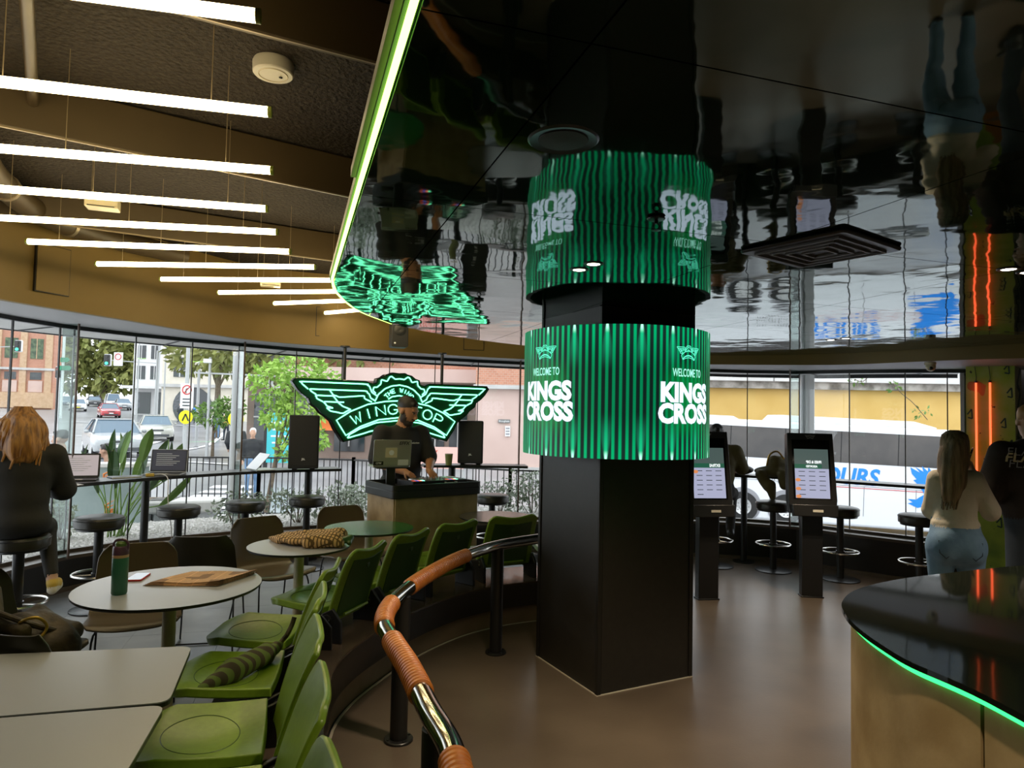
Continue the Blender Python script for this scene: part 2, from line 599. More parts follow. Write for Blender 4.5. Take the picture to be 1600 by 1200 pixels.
# people
mat('skin_light', (0.55, 0.33, 0.23), 0.5, spec=0.35)
mat('skin_tan', (0.42, 0.20, 0.10), 0.45, spec=0.35)
mat('hair_black', (0.012, 0.009, 0.007), 0.5)
mat('beard_dark', (0.03, 0.017, 0.01), 0.6)
mat('hair_auburn', (0.14, 0.055, 0.012), 0.38, col2=(0.42, 0.19, 0.04), scale=9, stretch=(6, 6, 0.7), bump=0.4, bscale=30, bdist=0.006)
mat('hair_gold', (0.46, 0.23, 0.05), 0.38, col2=(0.25, 0.105, 0.02), scale=9)
mat('hair_ash', (0.13, 0.085, 0.048), 0.38, col2=(0.32, 0.225, 0.135), scale=9, stretch=(6, 6, 0.6), bump=0.4, bscale=30, bdist=0.006)
mat('cloth_black', (0.013, 0.012, 0.011), 0.8, bump=0.3, bscale=25, bdist=0.01)
mat('cloth_darkbrown', (0.022, 0.013, 0.009), 0.8, bump=0.4, bscale=14, bdist=0.02)
mat('cloth_charcoal', (0.03, 0.03, 0.032), 0.8, bump=0.3, bscale=20, bdist=0.01)
mat('cloth_cream', (0.60, 0.54, 0.45), 0.8, col2=(0.53, 0.47, 0.39), scale=7, bump=0.5, bscale=16, bdist=0.015)
mat('cloth_olive', (0.10, 0.085, 0.03), 0.8, bump=0.4, bscale=16, bdist=0.015)
mat('denim_blue', (0.11, 0.20, 0.34), 0.75, col2=(0.17, 0.29, 0.45), scale=6, bump=0.4, bscale=18, bdist=0.01)
mat('denim_dark', (0.025, 0.035, 0.05), 0.75, bump=0.3, bscale=18, bdist=0.01)
mat('khaki', (0.22, 0.17, 0.10), 0.75)
mat('cloth_red', (0.35, 0.03, 0.03), 0.7)
mat('cloth_grey', (0.20, 0.22, 0.23), 0.8)
mat('shoe_yellow', (0.62, 0.42, 0.07), 0.6)
mat('shoe_sole', (0.75, 0.7, 0.6), 0.6)
mat('bag_brown', (0.018, 0.013, 0.008), 0.6, col2=(0.07, 0.05, 0.024), scale=12, bump=0.6, bscale=18, bdist=0.02)
mat('bag_gold', (0.45, 0.30, 0.06), 0.35, metal=0.6)
mat('eye_white', (0.7, 0.68, 0.65), 0.3)
mat('lip', (0.25, 0.09, 0.06), 0.5)
# outside
mat('asphalt_wet', (0.20, 0.20, 0.215), 0.28, col2=(0.30, 0.30, 0.315), scale=0.35, detail=8, bump=0.1, bscale=30)
mat('paving', (0.26, 0.26, 0.27), 0.35, col2=(0.36, 0.36, 0.37), scale=0.6, detail=8)
mat('kerb', (0.16, 0.16, 0.165), 0.6)
mat('road_white', (0.75, 0.75, 0.77), 0.5)
mat('gravel', (0.34, 0.32, 0.30), 0.85, col2=(0.62, 0.60, 0.57), scale=28, bump=1.0, bscale=30, bdist=0.03, detail=8, ramp=(0.42, 0.58))
mat('planter_wall', (0.17, 0.22, 0.21), 0.6, col2=(0.22, 0.27, 0.26), scale=3)
mat('stone_bench', (0.52, 0.51, 0.48), 0.7)
mat('fence_black', (0.02, 0.02, 0.022), 0.5)
mat('pole_grey', (0.42, 0.43, 0.43), 0.45)
mat('pole_dark', (0.17, 0.17, 0.17), 0.5)
mat('bark', (0.10, 0.075, 0.05), 0.9, col2=(0.17, 0.13, 0.09), scale=12, bump=0.6)
mat('leaf_dark', (0.028, 0.075, 0.022), 0.45, col2=(0.05, 0.12, 0.03), scale=2)
mat('leaf_mid', (0.10, 0.20, 0.035), 0.55, col2=(0.18, 0.30, 0.06), scale=1.2)
mat('leaf_bright', (0.22, 0.40, 0.05), 0.55, col2=(0.36, 0.55, 0.10), scale=1.2)
mat('leaf_olive', (0.17, 0.20, 0.05), 0.6, col2=(0.30, 0.31, 0.09), scale=0.6)
mat('leaf_grey', (0.22, 0.27, 0.20), 0.6, col2=(0.42, 0.48, 0.38), scale=9)
mat('flower_orange', (0.75, 0.22, 0.03), 0.5)
mat('trim_sandstone', (0.50, 0.33, 0.20), 0.8, col2=(0.58, 0.40, 0.26), scale=4)
mat('dark_glass', (0.03, 0.035, 0.04), 0.08, ior=1.6)
mat('window_leafy', (0.03, 0.06, 0.03), 0.15, col2=(0.12, 0.17, 0.08), scale=3)
mat('render_cream', (0.72, 0.66, 0.56), 0.8, col2=(0.66, 0.60, 0.5), scale=2)
mat('render_grey', (0.45, 0.44, 0.43), 0.8, col2=(0.55, 0.54, 0.53), scale=2)
mat('render_white', (0.72, 0.72, 0.72), 0.8)
mat('wall_yellow', (0.62, 0.40, 0.11), 0.75, col2=(0.68, 0.45, 0.14), scale=0.8)
mat('wall_concrete', (0.60, 0.59, 0.57), 0.85, col2=(0.68, 0.67, 0.66), scale=0.8)
mat('wall_mottled', (0.13, 0.115, 0.095), 0.9, col2=(0.42, 0.39, 0.35), scale=1.6, detail=8)
mat('wall_pink', (0.58, 0.42, 0.37), 0.75, col2=(0.64, 0.47, 0.42), scale=0.7)
mat('bld_brown', (0.24, 0.17, 0.14), 0.7, col2=(0.30, 0.22, 0.18), scale=1.0)
mat('banner_pink', (0.85, 0.50, 0.44), 0.6)
mat('banner_red', (0.65, 0.08, 0.05), 0.6)
mat('sign_teal', (0.05, 0.50, 0.55), 0.4)
mat('sign_yellow', (0.85, 0.78, 0.0), 0.5)
mat('sign_white', (0.8, 0.8, 0.8), 0.5)
mat('sign_red', (0.6, 0.03, 0.03), 0.5)
mat('sign_green', (0.02, 0.28, 0.14), 0.5)
mat('awning_orange', (0.75, 0.20, 0.05), 0.6)
emis('signal_green', (0.05, 1.0, 0.5), 2.0)
mat('signal_off', (0.03, 0.03, 0.03), 0.4)
emis('signal_red', (1.0, 0.06, 0.03), 1.2)
mat('bus_white', (0.78, 0.80, 0.83), 0.2, coat=0.5)
mat('bus_roof', (0.68, 0.69, 0.70), 0.3)
mat('bus_glass', (0.035, 0.032, 0.032), 0.10, ior=1.5, col2=(0.075, 0.065, 0.06), scale=0.8, detail=8)
mat('bus_blue', (0.01, 0.24, 0.80), 0.3)
mat('bus_grey', (0.3, 0.3, 0.32), 0.4)
mat('tyre', (0.02, 0.02, 0.02), 0.8)
mat('hubcap', (0.62, 0.62, 0.62), 0.35, metal=0.5)
mat('car_silver', (0.36, 0.38, 0.39), 0.25, coat=0.6)
mat('car_champagne', (0.44, 0.44, 0.39), 0.25, coat=0.6)
mat('car_white', (0.80, 0.80, 0.80), 0.25, coat=0.6)
mat('car_red', (0.45, 0.02, 0.03), 0.22, coat=0.8)
mat('car_dark', (0.06, 0.065, 0.07), 0.25, coat=0.6)
mat('car_blue', (0.10, 0.16, 0.25), 0.25, coat=0.6)
mat('car_glass', (0.10, 0.16, 0.22), 0.06, ior=1.6)
mat('car_lamp', (0.8, 0.8, 0.78), 0.1)
mat('jacket_dark', (0.02, 0.022, 0.025), 0.7)

def tex_mat(name, fn, rough=0.6, metal=0.0):
    """procedural print: fn(nt, L, coord_socket) -> colour socket"""
    m = bpy.data.materials.new(name); m.use_nodes = True
    nt = m.node_tree; b = nt.nodes['Principled BSDF']
    b.inputs['Roughness'].default_value = rough; b.inputs['Metallic'].default_value = metal
    tc = nd(nt, 'ShaderNodeTexCoord')
    s = fn(nt, nt.links.new, tc.outputs['Object'])
    nt.links.new(s, b.inputs['Base Color'])
    MATS[name] = m
    return m

def _math(nt, L, op, a, b=None, c=None):
    n = nd(nt, 'ShaderNodeMath', operation=op)
    for i, v in enumerate((a, b, c)):
        if v is None: continue
        if hasattr(v, 'is_linked') or hasattr(v, 'links'): L(v, n.inputs[i])
        else: n.inputs[i].default_value = v
    return n.outputs[0]

def _mix(nt, L, fac, a, b):
    n = nd(nt, 'ShaderNodeMix', data_type='RGBA')
    L(fac, n.inputs[0]) if not isinstance(fac, float) else setattr(n.inputs[0], 'default_value', fac)
    for i, v in ((6, a), (7, b)):
        if isinstance(v, tuple): n.inputs[i].default_value = c4(v)
        else: L(v, n.inputs[i])
    return n.outputs[2]

def _brick(nt, L, co):
    br = nd(nt, 'ShaderNodeTexBrick', inp={'Color1': c4((0.46, 0.20, 0.13)), 'Color2': c4((0.55, 0.26, 0.17)),
            'Mortar': c4((0.5, 0.36, 0.28)), 'Scale': 3.2, 'Mortar Size': 0.02})
    mp = nd(nt, 'ShaderNodeMapping'); mp.inputs['Rotation'].default_value = (PI / 2, 0, 0)
    L(co, mp.inputs['Vector']); L(mp.outputs[0], br.inputs['Vector'])
    return br.outputs['Color']
tex_mat('brick_red', _brick, 0.85)

def _check(nt, L, co):
    s = nd(nt, 'ShaderNodeSeparateXYZ'); L(co, s.inputs[0])
    a = _math(nt, L, 'FRACT', _math(nt, L, 'MULTIPLY', s.outputs[0], 42.0))
    b = _math(nt, L, 'FRACT', _math(nt, L, 'MULTIPLY', s.outputs[1], 42.0))
    l = _math(nt, L, 'MAXIMUM', _math(nt, L, 'GREATER_THAN', a, 0.62), _math(nt, L, 'GREATER_THAN', b, 0.66))
    return _mix(nt, L, l, (0.66, 0.42, 0.19), (0.13, 0.075, 0.025))
tex_mat('jacket_check', _check, 0.85)

def _stripe(nt, L, co):
    s = nd(nt, 'ShaderNodeSeparateXYZ'); L(co, s.inputs[0])
    a = _math(nt, L, 'FRACT', _math(nt, L, 'MULTIPLY', s.outputs[0], 26.0))
    return _mix(nt, L, _math(nt, L, 'GREATER_THAN', a, 0.5), (0.045, 0.035, 0.018), (0.10, 0.15, 0.03))
tex_mat('scarf_stripe', _stripe, 0.8)

def _news(nt, L, co):
    s = nd(nt, 'ShaderNodeSeparateXYZ'); L(co, s.inputs[0])
    ln = _math(nt, L, 'GREATER_THAN', _math(nt, L, 'FRACT', _math(nt, L, 'MULTIPLY', s.outputs[1], 62.0)), 0.5)
    cl = _math(nt, L, 'GREATER_THAN', _math(nt, L, 'FRACT', _math(nt, L, 'MULTIPLY', s.outputs[0], 13.0)), 0.08)
    v = nd(nt, 'ShaderNodeTexVoronoi', inp={'Scale': 11.0}); v.distance = 'CHEBYCHEV'; L(co, v.inputs['Vector'])
    sp = nd(nt, 'ShaderNodeSeparateColor'); L(v.outputs['Color'], sp.inputs[0])
    blk = _math(nt, L, 'GREATER_THAN', sp.outputs[0], 0.72)
    ink = _math(nt, L, 'MULTIPLY', _math(nt, L, 'MULTIPLY', ln, cl), 0.6)
    ink = _math(nt, L, 'MAXIMUM', ink, _math(nt, L, 'MULTIPLY', blk, 0.8))
    return _mix(nt, L, ink, (0.78, 0.46, 0.25), (0.16, 0.08, 0.045))
tex_mat('newsprint', _news, 0.8)

def _graf(nt, L, co):
    n1 = nd(nt, 'ShaderNodeTexNoise', inp={'Scale': 3.0, 'Detail': 5.0}); L(co, n1.inputs['Vector'])
    r = nd(nt, 'ShaderNodeValToRGB')
    e = r.color_ramp.elements
    e[0].position = 0.3; e[0].color = c4((0.13, 0.22, 0.02)); e[1].position = 0.72; e[1].color = c4((0.42, 0.42, 0.14))
    x = e.new(0.5); x.color = c4((0.28, 0.38, 0.03))
    L(n1.outputs['Fac'], r.inputs[0])
    n2 = nd(nt, 'ShaderNodeTexNoise', inp={'Scale': 16.0, 'Detail': 2.0}); L(co, n2.inputs['Vector'])
    sp = _math(nt, L, 'GREATER_THAN', n2.outputs['Fac'], 0.69)
    c1 = _mix(nt, L, sp, r.outputs[0], (0.03, 0.035, 0.008))
    mp = nd(nt, 'ShaderNodeMapping'); mp.inputs['Scale'].default_value = (1, 1, 0.7); L(co, mp.inputs['Vector'])
    n3 = nd(nt, 'ShaderNodeTexNoise', inp={'Scale': 1.7, 'Detail': 3.0}); L(mp.outputs[0], n3.inputs['Vector'])
    o = _math(nt, L, 'GREATER_THAN', n3.outputs['Fac'], 0.60)
    return _mix(nt, L, o, c1, (0.36, 0.13, 0.02))
tex_mat('graffiti', _graf, 0.45)

# the round LED screen: stripes and light cones are the picture it shows
def led_screen(zb, zt, nst, nsp, ph):
    m = bpy.data.materials.new('led_picture'); m.use_nodes = True
    nt = m.node_tree; L = nt.links.new
    b = nt.nodes['Principled BSDF']
    b.inputs['Base Color'].default_value = (0.004, 0.006, 0.005, 1); b.inputs['Roughness'].default_value = 0.5
    tc = nd(nt, 'ShaderNodeTexCoord'); s = nd(nt, 'ShaderNodeSeparateXYZ'); L(tc.outputs['Object'], s.inputs[0])
    ang = _math(nt, L, 'ARCTAN2', s.outputs[1], s.outputs[0])
    fr = _math(nt, L, 'DIVIDE', _math(nt, L, 'ADD', ang, PI + ph), 2 * PI)
    st = _math(nt, L, 'FRACT', _math(nt, L, 'MULTIPLY', fr, float(nst)))
    tri = _math(nt, L, 'ABSOLUTE', _math(nt, L, 'SUBTRACT', st, 0.5))            # 0 mid .. .5 edge
    sm = nd(nt, 'ShaderNodeMapRange', interpolation_type='SMOOTHSTEP', inp={1: 0.30, 2: 0.14, 3: 0.0, 4: 1.0}); L(tri, sm.inputs[0])
    h = _math(nt, L, 'DIVIDE', _math(nt, L, 'SUBTRACT', s.outputs[2], zb), zt - zb)
    ed = _math(nt, L, 'MINIMUM', h, _math(nt, L, 'SUBTRACT', 1.0, h))            # 0 at the rims .. .5
    sp = _math(nt, L, 'ABSOLUTE', _math(nt, L, 'SUBTRACT', _math(nt, L, 'FRACT', _math(nt, L, 'MULTIPLY', fr, float(nsp))), 0.5))
    wid = _math(nt, L, 'ADD', 0.05, _math(nt, L, 'MULTIPLY', ed, 0.9))
    cone = nd(nt, 'ShaderNodeMapRange', interpolation_type='SMOOTHSTEP', inp={1: 1.0, 2: 0.0, 3: 0.0, 4: 1.0})
    L(_math(nt, L, 'DIVIDE', sp, wid), cone.inputs[0])
    fall = nd(nt, 'ShaderNodeMapRange', interpolation_type='SMOOTHSTEP', inp={1: 0.36, 2: 0.0, 3: 0.0, 4: 1.0}); L(ed, fall.inputs[0])
    near = nd(nt, 'ShaderNodeMapRange', interpolation_type='SMOOTHSTEP', inp={1: 0.07, 2: 0.0, 3: 0.0, 4: 1.0}); L(ed, near.inputs[0])
    cf = _math(nt, L, 'MULTIPLY', cone.outputs[0], fall.outputs[0])
    base = _mix(nt, L, sm.outputs[0], (0.004, 0.016, 0.013), (0.0, 0.24, 0.085))
    # brighter green towards rims
    k = _math(nt, L, 'ADD', 0.50, _math(nt, L, 'MULTIPLY', fall.outputs[0], 0.5))
    v = nd(nt, 'ShaderNodeVectorMath', operation='SCALE'); L(base, v.inputs[0]); L(k, v.inputs['Scale'])
    glow = _mix(nt, L, _math(nt, L, 'MULTIPLY', cf, 0.5), v.outputs[0], (0.01, 0.42, 0.20))
    hot = _mix(nt, L, _math(nt, L, 'MULTIPLY', cf, near.outputs[0]), glow, (0.45, 0.95, 0.75))
    # green halo behind the lettering (four messages round the drum)
    q = _math(nt, L, 'ABSOLUTE', _math(nt, L, 'SUBTRACT', _math(nt, L, 'FRACT', _math(nt, L, 'MULTIPLY', fr, 4.0)), 0.5))
    hx = nd(nt, 'ShaderNodeMapRange', interpolation_type='SMOOTHSTEP', inp={1: 0.24, 2: 0.08, 3: 0.0, 4: 1.0}); L(q, hx.inputs[0])
    hz = nd(nt, 'ShaderNodeMapRange', interpolation_type='SMOOTHSTEP', inp={1: 0.33, 2: 0.1, 3: 0.0, 4: 1.0})
    L(_math(nt, L, 'ABSOLUTE', _math(nt, L, 'SUBTRACT', h, 0.45)), hz.inputs[0])
    ha = _math(nt, L, 'MULTIPLY', _math(nt, L, 'MULTIPLY', hx.outputs[0], hz.outputs[0]), 0.55)
    out = _mix(nt, L, ha, hot, (0.0, 0.17, 0.03))
    L(out, b.inputs['Emission Color']); b.inputs['Emission Strength'].default_value = 1.0
    MATS['led_picture'] = m
emis('led_letter', (0.62, 0.72, 0.88), 0.85)
emis('led_letter_soft', (0.30, 0.75, 0.60), 0.85)
emis('led_wing', (0.10, 0.75, 0.50), 0.9)
# ------------------------------------------------------------------ room shell
WP = [(-3.9, 3.2), (-4.05, 4.2), (-4.13, 5.0), (-4.11, 5.55), (-4.02, 6.0), (-3.97, 6.12), (-3.66, 6.57), (-3.28, 6.93), (-2.91, 7.2), (-2.41, 7.55),
      (-1.95, 7.76), (-1.44, 7.95), (-0.92, 8.07), (-0.41, 8.16), (0.09, 8.21), (0.7, 8.23), (1.4, 8.22), (2.09, 8.17), (2.8, 8.06), (3.33, 7.85),
      (3.71, 7.45), (4.12, 7.1), (4.42, 6.88), (4.56, 6.8)]
BP = [(-3.3, 3.2), (-3.45, 4.0), (-3.46, 4.54), (-3.31, 5.01), (-3.11, 5.54), (-2.93, 6.13), (-2.64, 6.71), (-2.26, 6.99), (-1.64, 7.21), (-1.07, 7.48),
      (-0.44, 7.68), (0.2, 7.74), (0.9, 7.72), (1.6, 7.6), (2.29, 7.38), (3.25, 6.89), (3.6, 6.40), (3.92, 5.9), (4.6, 5.2), (5.6, 4.6)]
def headz(x, y=0): return 2.25 - 0.021 * x
def sillz(x, y=0): return 0.30 if x < -1.5 else (0.41 if x > 2 else 0.30 + 0.11 * (x + 1.5) / 3.5)
CZ = 3.05      # upper ceiling
IZ = 2.27      # glossy dropped ceiling

# floor right of the seating plinth
PE = [(-0.05, 0.9), (-0.36, 1.6), (-0.53, 2.13), (-0.70, 2.67), (-0.80, 3.1), (-0.87, 3.5), (-0.85, 3.8), (-0.77, 4.1), (-0.63, 4.48), (-0.42, 4.86),
      (-0.19, 5.13), (0.15, 5.36), (0.6, 5.5), (0.95, 5.55)]
PEs = [(p.x, p.y) for p in smooth_path([(x, y, 0) for x, y in [(0.15, 0.3)] + PE], 4)]
tag(MB().prism([(5.6, -3.2), (5.6, 6.6), (4.56, 6.8)] + [p for p in reversed(WP)] + [(-3.9, -3.2)], -0.1, -0.012).build('floor', 'grout', smooth=None), kind='structure')
conc = [(1.5, 5.65)] + [(0.9, 8.35), (2.09, 8.17), (2.8, 8.06), (3.33, 7.85), (3.71, 7.45), (4.12, 7.1), (4.56, 6.8), (5.6, 6.6), (5.6, -3.2), (0.9, -3.2)] + PEs
fl = MB().prism(conc, -0.011, 0.0).build('floor_concrete', 'concrete_floor', smooth=None)
fl.parent = bpy.data.objects['floor']
fl['label'] = 'brown polished concrete'
def clip_poly(sub, clip):
    """Sutherland-Hodgman, clip is convex and counter-clockwise"""
    out = list(sub)
    for i in range(len(clip)):
        a, b = clip[i], clip[(i + 1) % len(clip)]
        inp, out = out, []
        def ins(p): return (b[0] - a[0]) * (p[1] - a[1]) - (b[1] - a[1]) * (p[0] - a[0]) >= 0
        for j in range(len(inp)):
            p, q = inp[j - 1], inp[j]
            if ins(p) != ins(q):
                d1 = (b[0] - a[0]) * (p[1] - a[1]) - (b[1] - a[1]) * (p[0] - a[0])
                d2 = (b[0] - a[0]) * (q[1] - a[1]) - (b[1] - a[1]) * (q[0] - a[0])
                t = d1 / (d1 - d2)
                out.append((p[0] + (q[0] - p[0]) * t, p[1] + (q[1] - p[1]) * t))
            if ins(q): out.append(q)
        if not out: return []
    return out
def area(p):
    return 0.5 * sum(p[i - 1][0] * p[i][1] - p[i][0] * p[i - 1][1] for i in range(len(p)))
left_reg = offset_path(PEs, 0.05)
left_reg = left_reg + [(0.9, 8.2)] + [p for p in reversed(WP[:16])] + [(-3.9, 0.3)]
if area(left_reg) < 0: left_reg.reverse()
th = math.radians(16)
for i in range(-9, 8):
    for j in range(0, 16):
        s = 0.598
        q = [(i * 0.6, j * 0.6), (i * 0.6 + s, j * 0.6), (i * 0.6 + s, j * 0.6 + s), (i * 0.6, j * 0.6 + s)]
        q = [(x * math.cos(th) - y * math.sin(th), x * math.sin(th) + y * math.cos(th)) for x, y in q]
        if max(p[1] for p in q) < 1.2: continue
        c = clip_poly(left_reg, q)
        if len(c) >= 3 and abs(area(c)) > 0.02:
            MB().prism(c, -0.0118, 0.0).build('tile', 'tile_grey', bpy.data.objects['floor'], smooth=None)

# seating plinth: recessed upstand coloured as if warmly lit, dark face, ledge top
pl = thing('seating_plinth', 'curved dark ledge that carries the row of green seats', 'ledge')
inn = offset_path(PEs, 0.50)
MB().wallpath(offset_path(PEs, 0.02), 0.0, 0.13, 0.05).build('upstand', 'upstand', pl)
MB().wallpath(PEs, 0.13, 0.30, 0.06).build('face_band', 'plinth_dark', pl)
MB().wallpath(PEs, 0.30, 0.312, 0.50).build('ledge_top', 'ledge_top', pl)
MB().wallpath(inn, 0.0, 0.30, -0.05).build('front_face', 'plinth_dark', pl)
MB().wallpath(offset_path(PEs, -0.006), 0.0005, 0.004, 0.014).build('edge_strip', 'edge_line', pl)

# low wall under the windows
wf = tag(MB().wallpath(WP, -0.05, lambda x, y: sillz(x) - 0.03, 0.16, -1).build('wall_front', 'kick_black', smooth=20), kind='structure')
MB().wallpath(offset_path(WP, 0.03), lambda x, y: sillz(x) - 0.03, sillz, 0.20, -1).build('sill_cap', 'sill_brown', wf)
MB().wallpath(offset_path(WP, -0.17), -0.0, 0.04, 0.015, -1).build('kick_strip', 'sill_brown', wf)
# windows: one pane per bay, with joints; fins at the pairs the photo shows
fins = {4, 8, 14, 19}
for i in range(len(WP) - 1):
    a, b = Vector((*WP[i], 0)), Vector((*WP[i + 1], 0))
    w = thing('window_%d' % (i + 1), None, None)
    w['kind'] = 'structure'
    d = (b - a).normalized(); n = Vector((-d.y, d.x, 0))
    z0a, z1a, z0b, z1b = sillz(a.x), headz(a.x), sillz(b.x), headz(b.x)
    g = 0.004
    A, B = a + d * g, b - d * g
    t = 0.012
    v = [A, B, B + n * t, A + n * t]
    MB().add([(p.x, p.y, z) for p, z in zip(v, (z0a, z0b, z0b, z0a))] + [(p.x, p.y, z) for p, z in zip(v, (z1a, z1b, z1b, z1a))],
             [(0, 1, 5, 4), (2, 3, 7, 6), (1, 2, 6, 5), (3, 0, 4, 7), (0, 3, 2, 1), (4, 5, 6, 7)]).build('pane', 'window_glass', w, smooth=None)
    MB().box(((a.x), (a.y), (z0a + z1a) / 2), (0.010, 0.018, z1a - z0a), math.atan2(d.y, d.x)).build('mullion', 'frame_black', w, smooth=None)
    if i in fins:
        p = a - n * 0.14
        MB().box((p.x, p.y, (z0a + z1a) / 2), (0.012, 0.20, z1a - z0a), math.atan2(d.y, d.x)).build('glass_fin', 'glass_edge', w, smooth=None)
        p = a - n * 0.245
        MB().box((p.x, p.y, (z0a + z1a) / 2), (0.016, 0.012, z1a - z0a), math.atan2(d.y, d.x)).build('fin_edge', 'fin_brown', w, smooth=None)
tr = tag(MB().wallpath(offset_path(WP, 0.02), lambda x, y: headz(x) - 0.035, lambda x, y: headz(x) + 0.02, 0.05, -1).build('trim_1', 'frame_black'), kind='structure')
tr = tag(MB().wallpath(offset_path(WP, 0.02), sillz, lambda x, y: sillz(x) + 0.03, 0.045, -1).build('trim_2', 'sill_brown'), kind='structure')
# reveal soffit between bulkhead and glass
def by_len(path, n):
    P = [Vector((x, y, 0)) for x, y in path]
    L = [0]
    for i in range(len(P) - 1): L.append(L[-1] + (P[i + 1] - P[i]).length)
    out = []
    for k in range(n + 1):
        s = L[-1] * k / n
        for i in range(len(P) - 1):
            if s <= L[i + 1] + 1e-9:
                t = (s - L[i]) / (L[i + 1] - L[i]); q = P[i].lerp(P[i + 1], t); break
        out.append((q.x, q.y))
    return out
BPs = [(p.x, p.y) for p in smooth_path([(x, y, 0) for x, y in BP], 4)]
kk = 60
A = by_len(offset_path(BPs[:72], 0.03), kk); B = by_len(offset_path(WP, 0.03) + [(5.7, 6.2)], kk)
mb = MB()
vs = []
for (x, y), (x2, y2) in zip(A, B):
    vs += [(x, y, headz(x)), (x2, y2, headz(x2)), (x2, y2, headz(x2) + 0.05), (x, y, headz(x) + 0.05)]
fs = []
for i in range(kk):
    for j in range(4): fs.append((i * 4 + j, i * 4 + (j + 1) % 4, (i + 1) * 4 + (j + 1) % 4, (i + 1) * 4 + j))
mb.add(vs, fs)
tag(mb.build('trim_3', 'reveal_grey'), kind='structure')
bk = tag(MB().wallpath(BPs, headz, CZ + 0.05, 0.06, 1).build('wall_bulkhead', 'bulkhead_brown'), kind='structure')
def bulk_panel(a, b, z0, z1):
    a, b = Vector((*a, 0)), Vector((*b, 0))
    d = (b - a).normalized(); n = Vector((d.y, -d.x, 0)); c = (a + b) / 2 + n * 0.006
    L = (b - a).length; rz = math.atan2(d.y, d.x)
    MB().box((c.x, c.y, (z0 + z1) / 2), (L, 0.02, z1 - z0), rz).build('panel_gap', 'column_trim', bk, smooth=None)
    c = c + n * 0.004
    MB().box((c.x, c.y, (z0 + z1) / 2), (L - 0.012, 0.02, z1 - z0 - 0.012), rz).build('access_panel', 'bulkhead_brown', bk, smooth=None)
bulk_panel((-3.395, 4.76), (-3.315, 5.01), 2.42, 2.77)
bulk_panel((-2.07, 7.08), (-1.83, 7.17), 2.39, 2.70)
bulk_panel((-0.56, 7.66), (-0.33, 7.71), 2.33, 2.55)
# upper ceiling and the unseen walls that close the room
ce = tag(MB().prism([(5.6, -3.2), (5.6, 4.6)] + list(reversed(BPs)) + [(-3.9, 3.2), (-3.9, -3.2)], CZ, CZ + 0.1).build('ceiling', 'ceiling_black', smooth=None), kind='structure')
tag(MB().box((-3.95, 0.0, 1.5), (0.1, 6.4, 3.2)).build('unseen_wall_left', 'dark_wall', smooth=None), kind='structure')
tag(MB().box((5.65, 1.6, 1.5), (0.1, 9.8, 3.2)).build('unseen_wall_right', 'dark_wall', smooth=None), kind='structure')
tag(MB().box((0.85, -3.25, 1.5), (9.7, 0.1, 3.2)).build('unseen_wall_back', 'dark_wall', smooth=None), kind='structure')
tag(MB().box((5.1, 6.72, 1.2), (1.1, 0.12, 2.5), math.radians(-18)).build('unseen_wall_pier', 'dark_wall', smooth=None), kind='structure')

# ceiling services
def duct(name, label, pts, w, h, m='duct_brown'):
    t = thing(name, label, 'duct')
    mb = MB()
    for a, b in zip(pts[:-1], pts[1:]):
        a_, b_ = Vector(a), Vector(b); d_ = (b_ - a_).normalized(); n_ = Vector((d_.y, -d_.x, 0)); z_ = Vector((0, 0, h / 2))
        sec = [n_ * (-w / 2) + z_, n_ * (w / 2) + z_, n_ * (w / 2) - z_, n_ * (w / 2 - 0.03) - z_, n_ * (-w / 2) + z_ * 0.2]
        mb.add([a_ + q for q in sec] + [b_ + q for q in sec], [(0, 1, 2, 3, 4), (9, 8, 7, 6, 5)] + [(i, (i + 1) % 5, 5 + (i + 1) % 5, 5 + i) for i in range(5)])
    mb.build('casing', m, t, bevel=0.006)
    mb = MB()
    for a, b in zip(pts[:-1], pts[1:]):
        d = (Vector(b) - Vector(a)).normalized(); n = Vector((d.y, -d.x, 0)) * (w / 2 - 0.004)
        mb.bar(Vector(a) + n + Vector((0, 0, -h / 2 - 0.002)), Vector(b) + n + Vector((0, 0, -h / 2 - 0.002)), 0.008, 0.008)
    mb.build('edge_seam', 'wire_steel', t)
duct('ceiling_beam', 'dark boxed beam on the ceiling above the second hanging tube', [(-1.9, 1.66, 2.93), (-0.2, 2.55, 2.93)], 0.2, 0.22)
duct('ceiling_beam', 'dark boxed beam crossing the ceiling behind the third hanging tube', [(-3.3, 2.32, 2.93), (-0.75, 4.05, 2.93)], 0.28, 0.22)
duct('ceiling_beam', 'dark boxed beam on the ceiling near the curved brown bulkhead', [(-3.4, 4.4, 2.93), (-1.3, 5.65, 2.93)], 0.26, 0.22)
pp = thing('ceiling_pipe', 'round brown pipe under the ceiling at the far left', 'pipe')
MB().tube([(-1.3, 1.7, 2.95), (-2.2, 3.03, 2.95)], 0.022, 12).build('pipe', 'duct_brown', pp)
MB().tube([(-2.2, 3.0, 2.95), (-2.215, 3.03, 2.95)], 0.03, 12).build('coupling', 'duct_brown', pp)
pp = thing('ventilation_duct', 'round brown ventilation duct along the bulkhead top left', 'duct')
pth = smooth_path([(-2.7, 3.3, 2.9), (-3.02, 3.95, 2.9), (-3.2, 4.6, 2.9), (-3.1, 5.15, 2.9), (-2.8, 5.7, 2.9)], 6)
MB().tube(pth, 0.075, 16).build('duct_shell', 'duct_brown', pp)
for k in (6, 14): MB().tube([pth[k], pth[k] + (pth[k + 1] - pth[k]) * 0.3], 0.082, 16).build('clamp', 'wire_steel', pp)

